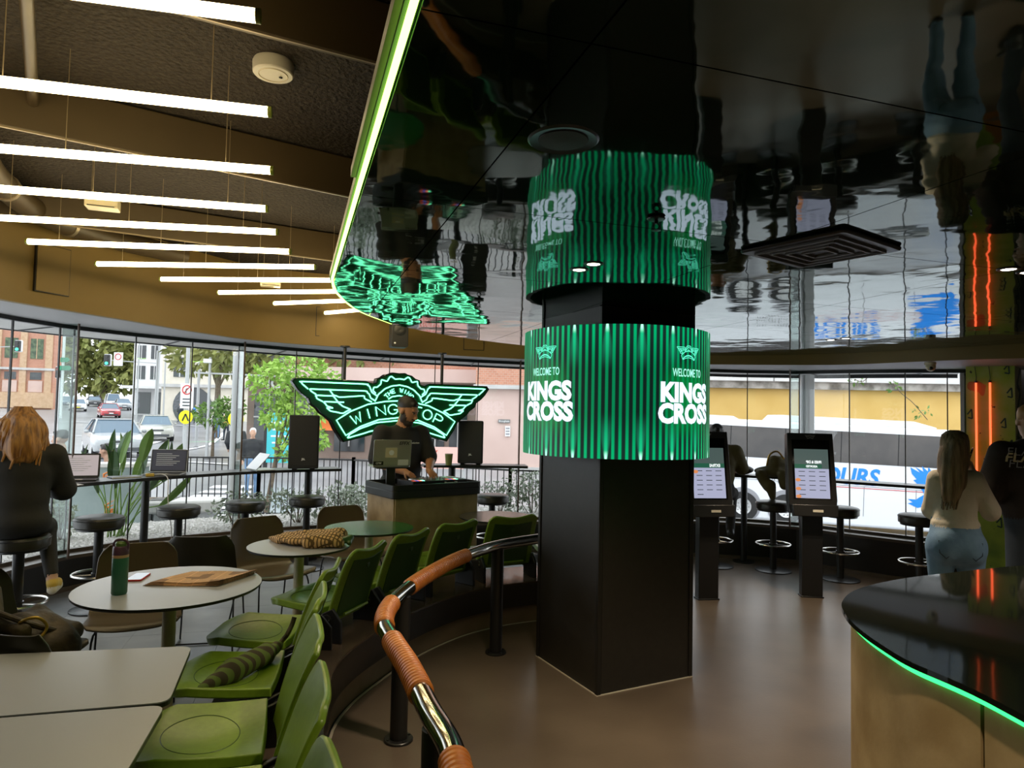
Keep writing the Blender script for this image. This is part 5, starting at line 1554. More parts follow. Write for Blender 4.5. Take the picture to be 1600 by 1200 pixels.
MB().wallpath(ip2[:k1 + 1], 0.0, 0.965, 0.03, -1).build('side_panel', 'tan_laminate', t)
q = list(ip2[k1:]); q[0] = (q[0][0] * 0.9 + q[1][0] * 0.1 - 0.0, q[0][1] * 0.9 + q[1][1] * 0.1)
MB().wallpath(offset_path(ip2[k1 - 1:k1 + 3], -0.02), 0.0, 0.965, 0.02, -1).build('joint_backing', 'frame_black', t)
q[0] = (ip2[k1][0] - 0.001, ip2[k1][1] + 0.012)
MB().wallpath(q, 0.0, 0.965, 0.03, -1).build('side_panel', 'tan_laminate', t)

# ------------------------------------------------------------------ painted column with orange tubes
CQ = Vector((4.62, 6.50, 0)); CR = math.radians(-44)
t = thing('painted_column', 'green spray painted column at the right end of the windows', 'column', CQ, CR)
MB().box((0, 0, 1.14), (0.38, 0.38, 2.28)).build('shaft', 'graffiti', t, smooth=None)
mat('mural_dark', (0.012, 0.045, 0.03), 0.5); mat('mural_pale', (0.26, 0.28, 0.16), 0.5)
MB().box((0.1915, 0.0, 1.62), (0.003, 0.37, 1.25)).build('mural_field', 'mural_pale', t, smooth=None)
mb = MB()
zz = [(0.14, 2.17), (-0.10, 1.98), (0.10, 1.92), (-0.12, 1.72), (0.12, 1.70), (-0.10, 1.48), (0.10, 1.46), (-0.08, 1.22)]
for a, b in zip(zz[:-1], zz[1:]): ribbon(mb, [a, b], 0.06, lambda x, y, z: Vector((0.1945, x, y)))
mb.build('mural_strokes', 'mural_dark', t, smooth=None)
mb = MB()
for q, (x, z) in enumerate(((0.13, 2.12), (0.15, 1.9), (0.10, 1.62), (0.15, 1.42), (-0.16, 1.7), (0.02, 2.2), (-0.05, 0.85), (0.06, 0.70))):
    ribbon(mb, [(x - 0.02, z), (x + 0.015, z + 0.05), (x + 0.02, z - 0.04), (x - 0.015, z - 0.03)], 0.012, lambda px, py, pz: Vector((px, -0.1925, py)))
mb.build('graffiti_tags', 'mural_dark', t, smooth=None)
for k, (x, lb) in enumerate(((-0.105, 'left'), (0.005, 'right'))):
    t = thing('orange_tube', 'slim orange neon tube on the painted column, %s one' % lb, 'light', CQ + Matrix.Rotation(CR, 3, 'Z') @ Vector((x, -0.215, 0)))
    z0, z1 = 1.08, 2.0
    MB().tube([(0, 0, z0), (0, 0, z1)], 0.0085, 12).build('tube', 'tube_orange', t)
    for z in (z0 - 0.02, z1): MB().tube([(0, 0, z), (0, 0, z + 0.02)], 0.012, 12).build('end_cap', 'black_metal', t)
    MB().tube(smooth_path([(0, 0.01, z1 + 0.01), (0.01, 0.01, z1 + 0.05), (0.0, 0.015, z1 + 0.16)], 5), 0.003, 5).build('lead', 'black_metal', t)
# ------------------------------------------------------------------ outside: ground
def sstep(t):
    t = min(max(t, 0.0), 1.0); return t * t * (3 - 2 * t)
def gz(x, y):
    z = -0.35 + 0.034 * max(0.0, y - 46) - 0.3 * sstep((24 - y) / 6)
    k = sstep((x / max(y, 1) + 0.02) / 0.2) * sstep((y - 9) / 9)
    return z * (1 - k) + k * (-1.95 - 0.034 * (x - 8))
def ground(name, m, x0, x1, y0, y1, nx, ny, dz=0.0, shear=None):
    def fn(u, v):
        y = y0 + (y1 - y0) * v
        a, b = (x0(y), x1(y)) if callable(x0) else (x0, x1)
        x = a + (b - a) * u
        return (x, y, gz(x, y) + dz)
    return MB().grid(fn, nx, ny, 0.05)
tag(ground('street', 'asphalt_wet', -110, 70, 6.9, 200, 90, 90).build('street', 'asphalt_wet', smooth=60), kind='structure')
# wet footpath beyond the fence, from the corner up the side street
pv_ = tag(ground('footpath', 'paving', lambda y: -0.335 * y - 0.6 - 0.045 * max(0, y - 26), lambda y: -0.02 * y + 1.0, 9.6, 60, 16, 40, 0.06).build('footpath', 'paving', smooth=60), kind='structure')
kb = ground('kerb', 'kerb', lambda y: -0.335 * y - 0.78 - 0.045 * max(0, y - 26), lambda y: -0.335 * y - 0.6 - 0.045 * max(0, y - 26), 9.6, 60, 1, 40, 0.065).build('kerb', 'kerb', pv_)
tag(ground('footpath', 'paving', lambda y: -0.79 * y, lambda y: -0.655 * y - 4, 62, 110, 6, 20, 0.12).build('footpath', 'paving', smooth=60), kind='structure')
def stripe(name, pts, w, label=None, cat=None):
    mb = MB()
    P = [Vector((x, y, gz(x, y) + 0.028)) for x, y in pts]
    vs = []
    off = offset_path(pts, w)
    for (x, y), (x2, y2) in zip(pts, off): vs += [(x, y, gz(x, y) + 0.028), (x2, y2, gz(x2, y2) + 0.028)]
    mb.add(vs, [(2 * i, 2 * i + 1, 2 * i + 3, 2 * i + 2) for i in range(len(pts) - 1)])
    return mb
st_ = bpy.data.objects['street']
stripe('x', [(p.x, p.y) for p in smooth_path([(-17, 24, 0), (-17.2, 30, 0), (-19.5, 38, 0), (-23, 46, 0)], 6)], 0.35).build('lane_line', 'road_white', st_)
stripe('x', [(p.x, p.y) for p in smooth_path([(-14.5, 30, 0), (-15.5, 35, 0), (-18, 42, 0), (-21, 50, 0)], 6)], 0.25).build('lane_line', 'road_white', st_)
stripe('x', [(p.x, p.y) for p in smooth_path([(-33, 44, 0), (-27, 42.5, 0), (-20, 40, 0)], 6)], 0.3).build('lane_line', 'road_white', st_)
stripe('x', [(-19, 26), (-14, 25), (-9.6, 23.5)], 0.3).build('lane_line', 'road_white', st_)
stripe('x', [(-40, 60), (-30, 58), (-26, 57)], 0.4).build('lane_line', 'road_white', st_)
for k in range(7):   # zebra crossing seen between the fence bars
    a = 13.2 + 0.95 * k
    stripe('x', [(-7.4 - 0.16 * k, a), (-4.6 - 0.20 * k, a + 0.2)], 0.5).build('zebra_bar', 'road_white', pv_ if False else st_)
# gravel planting bed along the glass
gb = offset_path(WP, 0.05); go = offset_path(WP, 1.75)
kk = len(gb)
mb = MB(); vs = []
for (x, y), (x2, y2) in zip(gb[3:16], go[3:16]): vs += [(x, y, sillz(x) - 0.02), (x2, y2, sillz(x) - 0.08)]
mb.add(vs, [(2 * i, 2 * i + 1, 2 * i + 3, 2 * i + 2) for i in range(len(vs) // 2 - 1)])
tag(mb.build('gravel_bed', 'gravel'), 'pale gravel strip just outside the left windows', 'gravel', kind='stuff')
mb = MB()
rg = random.Random(3)
for k in range(5200):
    i = rg.uniform(3, 14.99); j = int(i); f = i - j
    s = rg.random() ** 0.7
    ax, ay = gb[j][0] * (1 - f) + gb[j + 1][0] * f, gb[j][1] * (1 - f) + gb[j + 1][1] * f
    bx, by = go[j][0] * (1 - f) + go[j + 1][0] * f, go[j][1] * (1 - f) + go[j + 1][1] * f
    x, y = ax + (bx - ax) * s, ay + (by - ay) * s
    z = sillz(ax) - 0.02 - 0.06 * s; r = rg.uniform(0.008, 0.022); a = rg.random() * 6
    c_, s_ = r * math.cos(a), r * math.sin(a)
    mb.add([(x + c_, y + s_, z), (x - s_, y + c_, z), (x - c_, y - s_, z), (x + s_, y - c_, z), (x, y, z + r * 0.8)], [(0, 1, 4), (1, 2, 4), (2, 3, 4), (3, 0, 4)])
tag(mb.build('pebbles', 'stone_bench', smooth=None), 'loose pale pebbles scattered over the planting strip', 'pebbles', kind='stuff')
# awning outside the glass
mb = MB(); vs = []
aw = offset_path(WP, 1.15); ai = offset_path(WP, 0.01)
for (x, y), (x2, y2) in zip(ai, aw): vs += [(x, y, headz(x) + 0.02), (x2, y2, headz(x) + 0.02), (x2, y2, headz(x) + 0.10), (x, y, headz(x) + 0.10)]
k2 = len(vs) // 4
mb.add(vs, [(i * 4 + j, i * 4 + (j + 1) % 4, (i + 1) * 4 + (j + 1) % 4, (i + 1) * 4 + j) for i in range(k2 - 1) for j in range(4)])
t = thing('awning', 'grey flat awning running outside above the windows', 'awning')
mb.build('soffit', 'render_grey', t)
MB().wallpath(aw, lambda x, y: headz(x) - 0.01, lambda x, y: headz(x) + 0.14, 0.03).build('edge_beam', 'frame_black', t)
for q in range(3, len(aw) - 2, 2):
    MB().bar((ai[q][0], ai[q][1], headz(ai[q][0]) + 0.012), (aw[q][0], aw[q][1], headz(ai[q][0]) + 0.012), 0.012, 0.01).build('seam', 'frame_black', t)
for k, (x, y) in enumerate(((-3.62, 8.95), (3.87, 8.87))):
    t = thing('awning_post', ('round grey post outside, right of the yellow crossing sign', 'square grey post outside in front of the coach')[k], 'post', (x, y, 0))
    if k == 0: MB().tube([(0, 0, -0.4), (0, 0, 2.36)], 0.07, 20).build('shaft', 'pole_grey', t)
    else:
        MB().box((0, 0, 0.2), (0.13, 0.13, 4.2)).build('shaft', 'pole_grey', t, bevel=0.01)
        MB().box((-0.085, 0, 0.2), (0.03, 0.08, 4.2)).build('downpipe', 'bus_white', t)
    MB().lathe([(0.11, -0.42), (0.11, -0.38), (0.07, -0.37)], 20).build('foot', 'pole_dark', t)

# ------------------------------------------------------------------ plants
def leaf_mesh(n, fn, size, seed, asp=0.5):
    """n diamond leaves; fn(rng) -> position, direction"""
    r = np.random.RandomState(seed)
    P, D = fn(r, n)
    up = r.normal(size=(n, 3)); side = np.cross(D, up); side /= np.linalg.norm(side, axis=1)[:, None] + 1e-9
    s = size * (0.6 + 0.8 * r.rand(n))[:, None]
    nn = np.cross(D, side)
    V = np.stack([P, P + D * s * 0.5 + side * s * asp * 0.5 + nn * s * 0.06, P + D * s, P + D * s * 0.5 - side * s * asp * 0.5 + nn * s * 0.06], 1).reshape(-1, 3)
    F = np.arange(4 * n).reshape(-1, 4)
    mb = MB(); mb.v = [tuple(p) for p in V.tolist()]; mb.f = [tuple(f) for f in F.tolist()]; mb.m = [0] * n
    return mb
def blob_leaves(blobs):
    def fn(r, n):
        B = np.array(blobs); w = (B[:, 3:6].prod(1)) ** (2 / 3.); k = r.choice(len(B), n, p=w / w.sum())
        d = r.normal(size=(n, 3)); d /= np.linalg.norm(d, axis=1)[:, None]
        rad = 0.55 + 0.45 * r.rand(n) ** 0.5
        P = B[k, :3] + d * B[k, 3:6] * rad[:, None]
        D = d * 0.6 + r.normal(size=(n, 3)) * 0.6 + np.array([0, 0, -0.25]); D /= np.linalg.norm(D, axis=1)[:, None]
        return P, D
    return fn
def tree(x, y, h_, blobs, n, size, m, label, seed, trunk=0.25, lean=(0, 0), group=None):
    z = gz(x, y)
    t = thing('street_tree', label, 'tree', (x, y, z), 0, group)
    pts = smooth_path([(0, 0, 0), (lean[0] * 0.4, lean[1] * 0.4, h_ * 0.3), (lean[0], lean[1], h_ * 0.62)], 5)
    tr = MB().tube(pts, [trunk * (1 - 0.5 * i / (len(pts) - 1)) for i in range(len(pts))], 10).build('trunk', 'bark', t)
    for b in blobs[:6]:
        MB().tube([pts[len(pts) // 2 + 1], ((pts[-1].x + b[0]) / 2, (pts[-1].y + b[1]) / 2, (h_ * 0.55 + b[2]) / 2), (b[0], b[1], b[2])], [trunk * 0.4, trunk * 0.25, trunk * 0.08], 6).build('branch', 'bark', tr)
    leaf_mesh(n, blob_leaves(blobs), size, seed).build('crown', m, t, smooth=None)
    return t
tree(-7.6, 12.7, 3.2, [(0.1, 0, 2.75, .5, .5, .4), (0.6, 0.2, 2.3, .5, .5, .35), (0.25, 0, 2.15, .36, .4, .28), (0.6, -0.2, 3.05, .5, .5, .35), (1.0, 0.2, 2.75, .4, .4, .35), (0.5, 0, 1.5, .30, .35, .25), (0.85, 0, 1.7, .3, .3, .25)], 2400, 0.12, 'leaf_bright', 'bright green feathery tree just outside left of the neon sign', 11, 0.06, (0.3, 0))
bpy.data.objects['street_tree'].location = (-4.72, 13.2, gz(-4.72, 13.2))
tree(-19.5, 45, 9, [(0, 0, 7.2, 3.0, 2.5, 2.2), (2.2, 0, 6.0, 2.2, 2.2, 1.8), (-1.5, 0, 5.6, 1.8, 2, 1.5), (1.0, 0, 8.6, 2.2, 2, 1.5)], 2600, 0.55, 'leaf_olive', 'olive leafed tree behind the no turn sign', 12, 0.25)
tree(-9.0, 27, 7, [(0, 0, 4.6, 2.2, 1.6, 1.5), (2.4, 0, 4.5, 1.8, 1.5, 1.2), (4.2, 0, 4.6, 1.4, 1.3, 0.9), (-2.2, 0, 4.6, 1.8, 1.5, 1.3)], 3000, 0.36, 'leaf_olive', 'broad olive tree behind the left wing of the neon sign', 13, 0.18)
tree(-71, 118, 16, [(0, 0, 11, 7, 5, 4.5), (6, 3, 8, 6, 5, 5), (-4, 0, 9, 5, 5, 4), (3, 0, 4.5, 7, 3, 2.5), (-4, 0, 5, 5, 3, 3)], 3400, 1.5, 'leaf_olive', 'large dense tree at the far end of the street, left half', 14, 0.6)
tree(-63, 125, 16, [(0, 0, 11.5, 6, 5, 4.5), (5, 3, 9, 5, 5, 5), (-4, 0, 8, 5, 5, 4), (2, 0, 4.5, 7, 3, 2.5)], 3000, 1.5, 'leaf_mid', 'large dense tree at the far end of the street, right half', 15, 0.6)
tree(-11.6, 26.5, 2.4, [(0, 0, 1.7, .8, .6, .45), (0.6, 0, 2.0, .6, .5, .4)], 800, 0.18, 'leaf_mid', 'small roadside tree beside the yellow crossing sign', 16, 0.07)

def shrub(x, y, z, h_, w, label, seed, n=420):
    t = thing('shrub', label, 'shrub', (x, y, z), 0, 'low shrubs outside the glass')
    r = random.Random(seed)
    bl = [(r.uniform(-w, w) * 0.5, r.uniform(-w, w) * 0.4, h_ * r.uniform(0.35, 0.85), w * 0.45, w * 0.4, h_ * 0.22) for _ in range(7)]
    mb = MB()
    for b in bl: mb.tube([(0, 0, 0), (b[0] * 0.4, b[1] * 0.4, b[2] * 0.5), (b[0], b[1], b[2] + 0.05)], [0.008, 0.006, 0.003], 5)
    mb.build('stems', 'bark', t)
    leaf_mesh(n, blob_leaves(bl), 0.055, seed).build('foliage', 'leaf_grey', t, smooth=None)
sh = [(-4.55, 6.95, .22, .42, .30, 'low grey green shrub at the left of the bird of paradise'), (-3.15, 7.85, .22, .50, .40, 'grey green shrub outside above the third bar stool'), (-2.55, 8.25, .2, .50, .45, 'grey green shrub outside between the two middle bar stools'),
      (-2.05, 8.55, .2, .50, .45, 'grey green shrub outside below the left loudspeaker'), (-1.55, 8.75, .2, .55, .45, 'grey green shrub outside left of the DJ booth'), (-1.95, 9.3, .1, .55, .45, 'grey green shrub behind the others by the black fence'),
      (-0.15, 9.0, .22, .50, .40, 'grey green shrub outside just right of the DJ booth'), (0.30, 9.1, .22, .62, .40, 'grey green shrub outside beside the pillar'), (2.45, 9.0, .3, .28, .3, 'low grey shrub outside in front of the coach wheel')]
for k, s in enumerate(sh): shrub(*s, 40 + k)
# bird of paradise
t = thing('bird_of_paradise', 'tall broad leaved bird of paradise plant outside the left window', 'plant', (-4.10, 7.15, 0.2))
rg = random.Random(5)
for k in range(20):
    a = rg.uniform(0, 2 * PI); rr = rg.uniform(0.08, 0.42); H = rg.uniform(0.35, 0.85)
    if k < 5: a, rr, H = (-0.3 + 0.35 * k, 0.30 + 0.05 * k, 0.85 - 0.06 * k)
    base = Vector((rg.uniform(-.06, .06), rg.uniform(-.06, .06), 0)); tip = Vector((rr * math.cos(a), rr * math.sin(a), H))
    mid = (base + tip) / 2 + Vector((0, 0, 0.12))
    st = MB().tube(smooth_path([base, mid, tip], 5), 0.007, 6).build('stalk', 'leaf_mid', t)
    d = (tip - mid).normalized() * 0.7 + Vector((0, 0, 0.35)); d.normalize()
    s = d.cross(Vector((rg.uniform(-1, 1), rg.uniform(-1, 1), 0.3))).normalized(); L_ = rg.uniform(0.30, 0.48); w_ = rg.uniform(0.035, 0.06)
    nn = d.cross(s)
    def bl(u, v, tip=tip, d=d, s=s, nn=nn, L_=L_, w_=w_):
        ww = w_ * math.sin(PI * min(1, 0.06 + 0.94 * v)) ** 0.7
        return tip + d * (L_ * v) + s * ((2 * u - 1) * ww) + nn * (0.35 * ww * abs(2 * u - 1) - 0.10 * v * v)
    MB().grid(bl, 4, 8, 0.003).build('leaf', 'leaf_dark' if k % 3 else 'leaf_mid', t)
for k, (x, y, z) in enumerate(((-0.10, -0.1, 0.62), (-0.16, 0.05, 0.28))):
    f = MB().tube([(x * 0.3, y * 0.3, 0), (x, y, z)], 0.006, 6).build('flower_stem', 'leaf_mid', t)
    for q in range(4):
        MB().tube([(x, y, z), (x + 0.05 * math.cos(q) + 0.05, y, z + 0.03 + 0.02 * q), (x + 0.10, y, z + 0.05 * q)], [0.004, 0.012, 0.001], 6).build('petal', 'flower_orange', f)

# ------------------------------------------------------------------ low wall, bench, fence
t = thing('planter_wall', 'grey green low wall outside behind the bird of paradise', 'wall')
MB().box((-6.2, 8.35, 0.25), (3.2, 0.25, 1.2), math.radians(12)).build('wall_block', 'planter_wall', t, smooth=None)
MB().box((-6.2, 8.35, 0.875), (3.24, 0.31, 0.05), math.radians(12)).build('coping', 'stone_bench', t, bevel=0.01)
t = thing('stone_bench', 'pale rounded stone bench outside behind the shrub', 'bench', (-4.55, 9.6, 0.0), math.radians(20))
MB().prism(rrect(0.95, 0.5, 0.15, 5), 0.16, 0.33).build('slab', 'stone_bench', t, bevel=0.03)
MB().prism(rrect(0.8, 0.36, 0.1, 4), -0.3, 0.16).build('plinth', 'pole_grey', t)
fp = [(-6.0, 11.0), (-4.2, 11.4), (-2.6, 11.3), (-1.2, 10.4), (0.0, 9.9), (1.3, 9.6)]
nm = ['black bar fence outside, section behind the second laptop', 'black bar fence outside, section left of the neon sign', 'black bar fence outside, section below the neon sign', 'black bar fence outside, section right of the DJ booth', 'black bar fence outside, section next to the pillar']
bar_me = None
for k in range(5):
    a, b = Vector((*fp[k], 0)), Vector((*fp[k + 1], 0))
    t = thing('fence', nm[k], 'fence', (0, 0, 0), 0, 'black bar fence along the footpath')
    L_ = (b - a).length; d = (b - a) / L_
    ztop = 0.80
    for z in (ztop, -0.12): MB().bar((a.x, a.y, z), (b.x, b.y, z), 0.03, 0.025).build('rail', 'fence_black', t, smooth=None)
    nb = int(L_ / 0.095)
    for q in range(nb + 1):
        p = a + d * (L_ * q / nb)
        if bar_me is None: bar_me = MB().box((0, 0, 0), (0.014, 0.014, 1.15)).mesh('bar', 'fence_black', None)
        o = bpy.data.objects.new('bar', bar_me); link(o); o.parent = t; o.location = (p.x, p.y, ztop - 0.56)
    for p in (a, b): MB().box((p.x, p.y, 0.22), (0.05, 0.05, 1.25)).build('post', 'fence_black', t, smooth=None)

# ------------------------------------------------------------------ cars
def make_car(paint, van=False, W_=0.9, L_=2.25, H=1.44):
    r = thing('car', 'x', 'car')
    def loft(st, nseg=8):
        vs = []; m = 12
        for (y, zb, zt, hw) in st:
            zm = zb + (zt - zb) * 0.45
            sec = [(0, zb), (hw * .8, zb), (hw * .96, zb + .06), (hw, zm), (hw * .985, zm + (zt - zm) * .5), (hw * .93, zt - .03), (hw * .82, zt), (0, zt + .015)]
            ring = [(x, y, z) for x, z in sec] + [(-x, y, z) for x, z in reversed(sec[1:-1])]
            vs += ring; m = len(ring)
        fs = [(i * m + j, i * m + (j + 1) % m, (i + 1) * m + (j + 1) % m, (i + 1) * m + j) for i in range(len(st) - 1) for j in range(m)]
        fs += [tuple(range(m - 1, -1, -1)), tuple((len(st) - 1) * m + j for j in range(m))]
        return MB().add(vs, fs)
    s = L_ / 2.25
    w = W_
    loft([(-2.25 * s, .36, .62, .66 * w / .9), (-2.21 * s, .26, .70, .78 * w / .9), (-2.0 * s, .22, .76, .86 * w / .9), (-1.5 * s, .2, .86, w), (-1.0 * s, .2, .94, w), (0, .2, .96, w), (1.2 * s, .2, .98, w),
          (1.9 * s, .22, .99, .87 * w / .9), (2.18 * s, .3, .95, .8 * w / .9), (2.25 * s, .42, .8, .7 * w / .9)]).build('body', paint, r, smooth=50)
    fb, ft, rt, rb = (-1.08, -0.38, 0.95, 1.72) if not van else (-1.35, -0.9, 1.75, 2.0)
    hb, htp = 0.80 * w / .9, 0.60 * w / .9
    zt = H
    cab = [(-hb, fb * s, .93), (hb, fb * s, .93), (hb, rb * s, .95), (-hb, rb * s, .95), (-htp, ft * s, zt - .03), (htp, ft * s, zt - .03), (htp, rt * s, zt - .03), (-htp, rt * s, zt - .03)]
    MB().add(cab, [(0, 1, 5, 4), (1, 2, 6, 5), (2, 3, 7, 6), (3, 0, 4, 7), (4, 5, 6, 7)]).build('glasshouse', 'car_glass', r, smooth=None)
    rf = MB().prism(rrect(htp * 2 + .04, (rt - ft) * s + .06, .12, 4), zt - .035, zt + 0.01).xf(Matrix.Translation((0, (rt + ft) * s / 2, 0))).build('roof', paint, r, bevel=0.02)
    for sx in (-1, 1):
        for (y0, y1) in ((fb, ft), (rb, rt), (0.35, 0.35)):
            MB().bar((sx * (hb + .005), y0 * s, .93), (sx * (htp + .01), y1 * s, zt - .02), .055, .055).build('pillar', paint if y0 != 0.35 else 'car_dark', r, smooth=None)
        MB().prism([(0.34, .60), (.74, .66), (.76, .74), (.50, .73)], -2.235 * s, -2.10 * s, lambda x, y, z: (sx * x * w / .9, z + abs(x) * 0.12, y)).build('headlamp', 'car_lamp', r, bevel=0.01)
        MB().box((sx * .62 * w / .9, 2.2 * s, .82), (.26, .08, .14)).build('tail_lamp', 'sign_red', r, bevel=0.01)
        m = MB().sphere((sx * (w + .08), -.72 * s, .98), (.09, .06, .07), 10, 6).build('wing_mirror', paint, r)
        for y in (-1.38, 1.36):
            wh = MB().lathe([(.20, -.10), (.30, -.10), (.32, -.07), (.32, .07), (.30, .10), (.20, .10)], 22).xf(Matrix.Translation((sx * (w - .12), y * s, .32)) @ Matrix.Rotation(PI / 2, 4, 'Y')).build('wheel', 'tyre', r)
            MB().lathe([(.001, .0), (.19, -.03), (.20, .03), (.001, .04)], 16).xf(Matrix.Translation((sx * (w - .03), y * s, .32)) @ Matrix.Rotation(PI / 2, 4, 'Y')).build('hubcap', 'hubcap', wh)
    MB().box((0, -2.245 * s, .64), (.62, .03, .09)).build('grille', 'car_dark', r, bevel=0.01)
    MB().box((0, -2.25 * s, .36), (1.2 * w / .9, .05, .13)).build('lower_intake', 'car_dark', r, bevel=0.02)
    MB().box((0, -2.275 * s, .48), (.37, .01, .10)).build('number_plate', 'sign_yellow' if paint == 'car_white' else 'sign_white', r, smooth=None)
    return r
def place_car(o, px, Y, rz, label, z=None):
    x = (px - 800) / 1060 * Y
    o.location = (x, Y, gz(x, Y) if z is None else z); o.rotation_euler = (0, 0, rz); o['label'] = label; o['group'] = 'cars on the street'
c_s = make_car('car_silver'); place_car(c_s, 180, 27, math.radians(38), 'large silver sedan nearest the windows, facing in')
c_c = make_car('car_champagne'); place_car(c_c, 246, 40, math.radians(30), 'champagne sedan behind the large silver one')
c_r = make_car('car_red'); place_car(c_r, 172, 68, math.radians(36), 'red car in the middle of the junction')
c_w = make_car('car_white'); place_car(c_w, 123, 82, math.radians(34), 'white taxi in the queue left of the red car')
place_car(dup(c_w), 20, 92, math.radians(200), 'white hatchback parked before the brick building')
c_d = make_car('car_dark'); place_car(c_d, 148, 100, math.radians(36), 'dark car in the queue behind the white taxi')
c_v = make_car('car_white', True, 0.95, 2.4, 1.9); place_car(c_v, 177, 98, math.radians(36), 'white van in the queue at the street trees')
c_b = make_car('car_blue'); place_car(c_b, 106, 95, math.radians(36), 'dark blue car half behind the white taxi')
place_car(dup(c_s), 193, 88, math.radians(36), 'silver car at the right of the queue, by the kerb')
place_car(dup(c_w), 157, 122, math.radians(36), 'small white car far down the street')

# ------------------------------------------------------------------ coach
t = thing('coach', 'white tour coach parked outside the right windows', 'bus', (16.2, 23.6, gz(8, 22) + 0.0), 0)
t.rotation_euler = (0, math.radians(1.9), math.radians(-9))
t.location = (11.9, 22.6, -2.0)
BL, BH = 12.6, 3.45
def BB(x0, x1, z0, z1, y0=0.0, y1=2.5): return MB().box(((x0 + x1) / 2, (y0 + y1) / 2, (z0 + z1) / 2), (x1 - x0, y1 - y0, z1 - z0))
BB(-BL / 2, BL / 2, 0.08, BH).build('body', 'bus_white', t, bevel=0.10, seg=3)
BB(-BL / 2 + 0.15, BL / 2 - 0.2, 2.18, 3.22, -0.012, 0.0).build('window_band', 'bus_glass', t, smooth=None)
for q in range(1, 7): BB(-BL / 2 + q * 1.78 - 0.012, -BL / 2 + q * 1.78 + 0.012, 2.18, 3.22, -0.018, 0.0).build('window_joint', 'tyre', t, smooth=None)
MB().prism([(-3.1, 0), (-2.9, 0.22), (1.4, 0.22), (2.1, 0.05), (2.1, 0)], 0.3, 2.2, lambda x, y, z: (x, z, y + BH)).build('roof_unit', 'bus_roof', t, bevel=0.04)
MB().prism([(-6.0, 0), (-5.8, 0.10), (-4.4, 0.10), (-4.2, 0)], 0.4, 2.1, lambda x, y, z: (x, z, y + BH)).build('roof_hatch', 'bus_roof', t, bevel=0.02)
for x in (-4.05, -2.65):
    MB().lathe([(.001, 0), (.60, 0), (.60, .02), (.001, .02)], 32).xf(Matrix.Translation((x, -0.006, 0.55)) @ Matrix.Rotation(PI / 2, 4, 'X')).build('wheel_arch', 'bus_grey', t)
    wh = MB().lathe([(.26, -.14), (.46, -.14), (.50, -.08), (.50, .14), (.26, .14)], 30).xf(Matrix.Translation((x, 0.08, 0.5)) @ Matrix.Rotation(PI / 2, 4, 'X')).build('wheel', 'tyre', t)
    MB().lathe([(.001, .07), (.10, .08), (.12, .02), (.27, .06), (.29, .0)], 26).xf(Matrix.Translation((x, -0.04, 0.5)) @ Matrix.Rotation(PI / 2, 4, 'X')).build('hub', 'hubcap', wh)
    for q in range(10):
        a = 2 * PI * q / 10
        MB().lathe([(.018, 0), (.014, .03)], 8).xf(Matrix.Translation((x + .19 * math.cos(a), -.09, .5 + .19 * math.sin(a))) @ Matrix.Rotation(PI / 2, 4, 'X')).build('wheel_nut', 'pole_dark', wh)
for q, x in enumerate((-1.8, -0.2, 1.4, 3.0, 4.6)): BB(x - .008, x + .008, .45, 1.42, -.012, 0).build('locker_seam', 'bus_grey', t, smooth=None)
BB(-BL / 2 + .1, BL / 2 - .1, 1.42, 1.44, -.012, 0).build('trim_line', 'bus_grey', t, smooth=None)
BB(-1.7, 2.0, 1.36, 1.38, -.012, 0).build('pinstripe', 'sign_red', t, smooth=None)
mb = MB(); add_text(mb, 'TOURS', 0.74, lambda x, y, z: (x - 0.87, -0.014 - z, y + 1.72), bold=0.03, xs=0.92, shear=0.18, ext=0.004)
mb.build('lettering', 'bus_blue', t, smooth=None, label='large blue slanted letters TOURS')
mb = MB(); add_text(mb, 'Incorporating', 0.30, lambda x, y, z: (x - 2.75, -0.014 - z, y + 1.52), xs=1.1, ext=0.003)
mb.build('lettering', 'bus_grey', t, smooth=None, label='small grey words along the flank')
eagle = [(2.65, 2.16), (2.95, 2.0), (2.80, 2.18), (3.05, 2.04), (3.0, 2.22), (3.18, 2.06), (3.2, 2.2), (3.35, 1.98), (3.5, 1.88), (3.85, 1.75), (4.2, 1.55), (4.6, 1.42), (4.3, 1.25), (4.05, 0.95), (4.0, 0.55), (3.85, 0.75), (3.7, 0.68), (3.6, 0.9), (3.3, 0.98),
         (2.9, 0.85), (2.6, 0.98), (2.75, 1.02), (2.6, 1.12), (2.85, 1.12), (2.95, 1.2), (3.1, 1.3), (2.95, 1.55), (2.75, 1.75), (2.85, 1.78), (2.7, 1.95)]
MB().prism([(x - 1.45, y) for x, y in eagle], 0.0, 0.006, lambda x, y, z: (x, -0.008 - z, y)).build('eagle_emblem', 'bus_blue', t, smooth=None)
BB(3.0, 3.16, .52, .57, -.012, 0).build('marker_lamp', 'awning_orange', t, smooth=None)
BB(1.05, 1.25, .48, .58, -.012, 0).build('vent_plate', 'bus_grey', t, smooth=None)

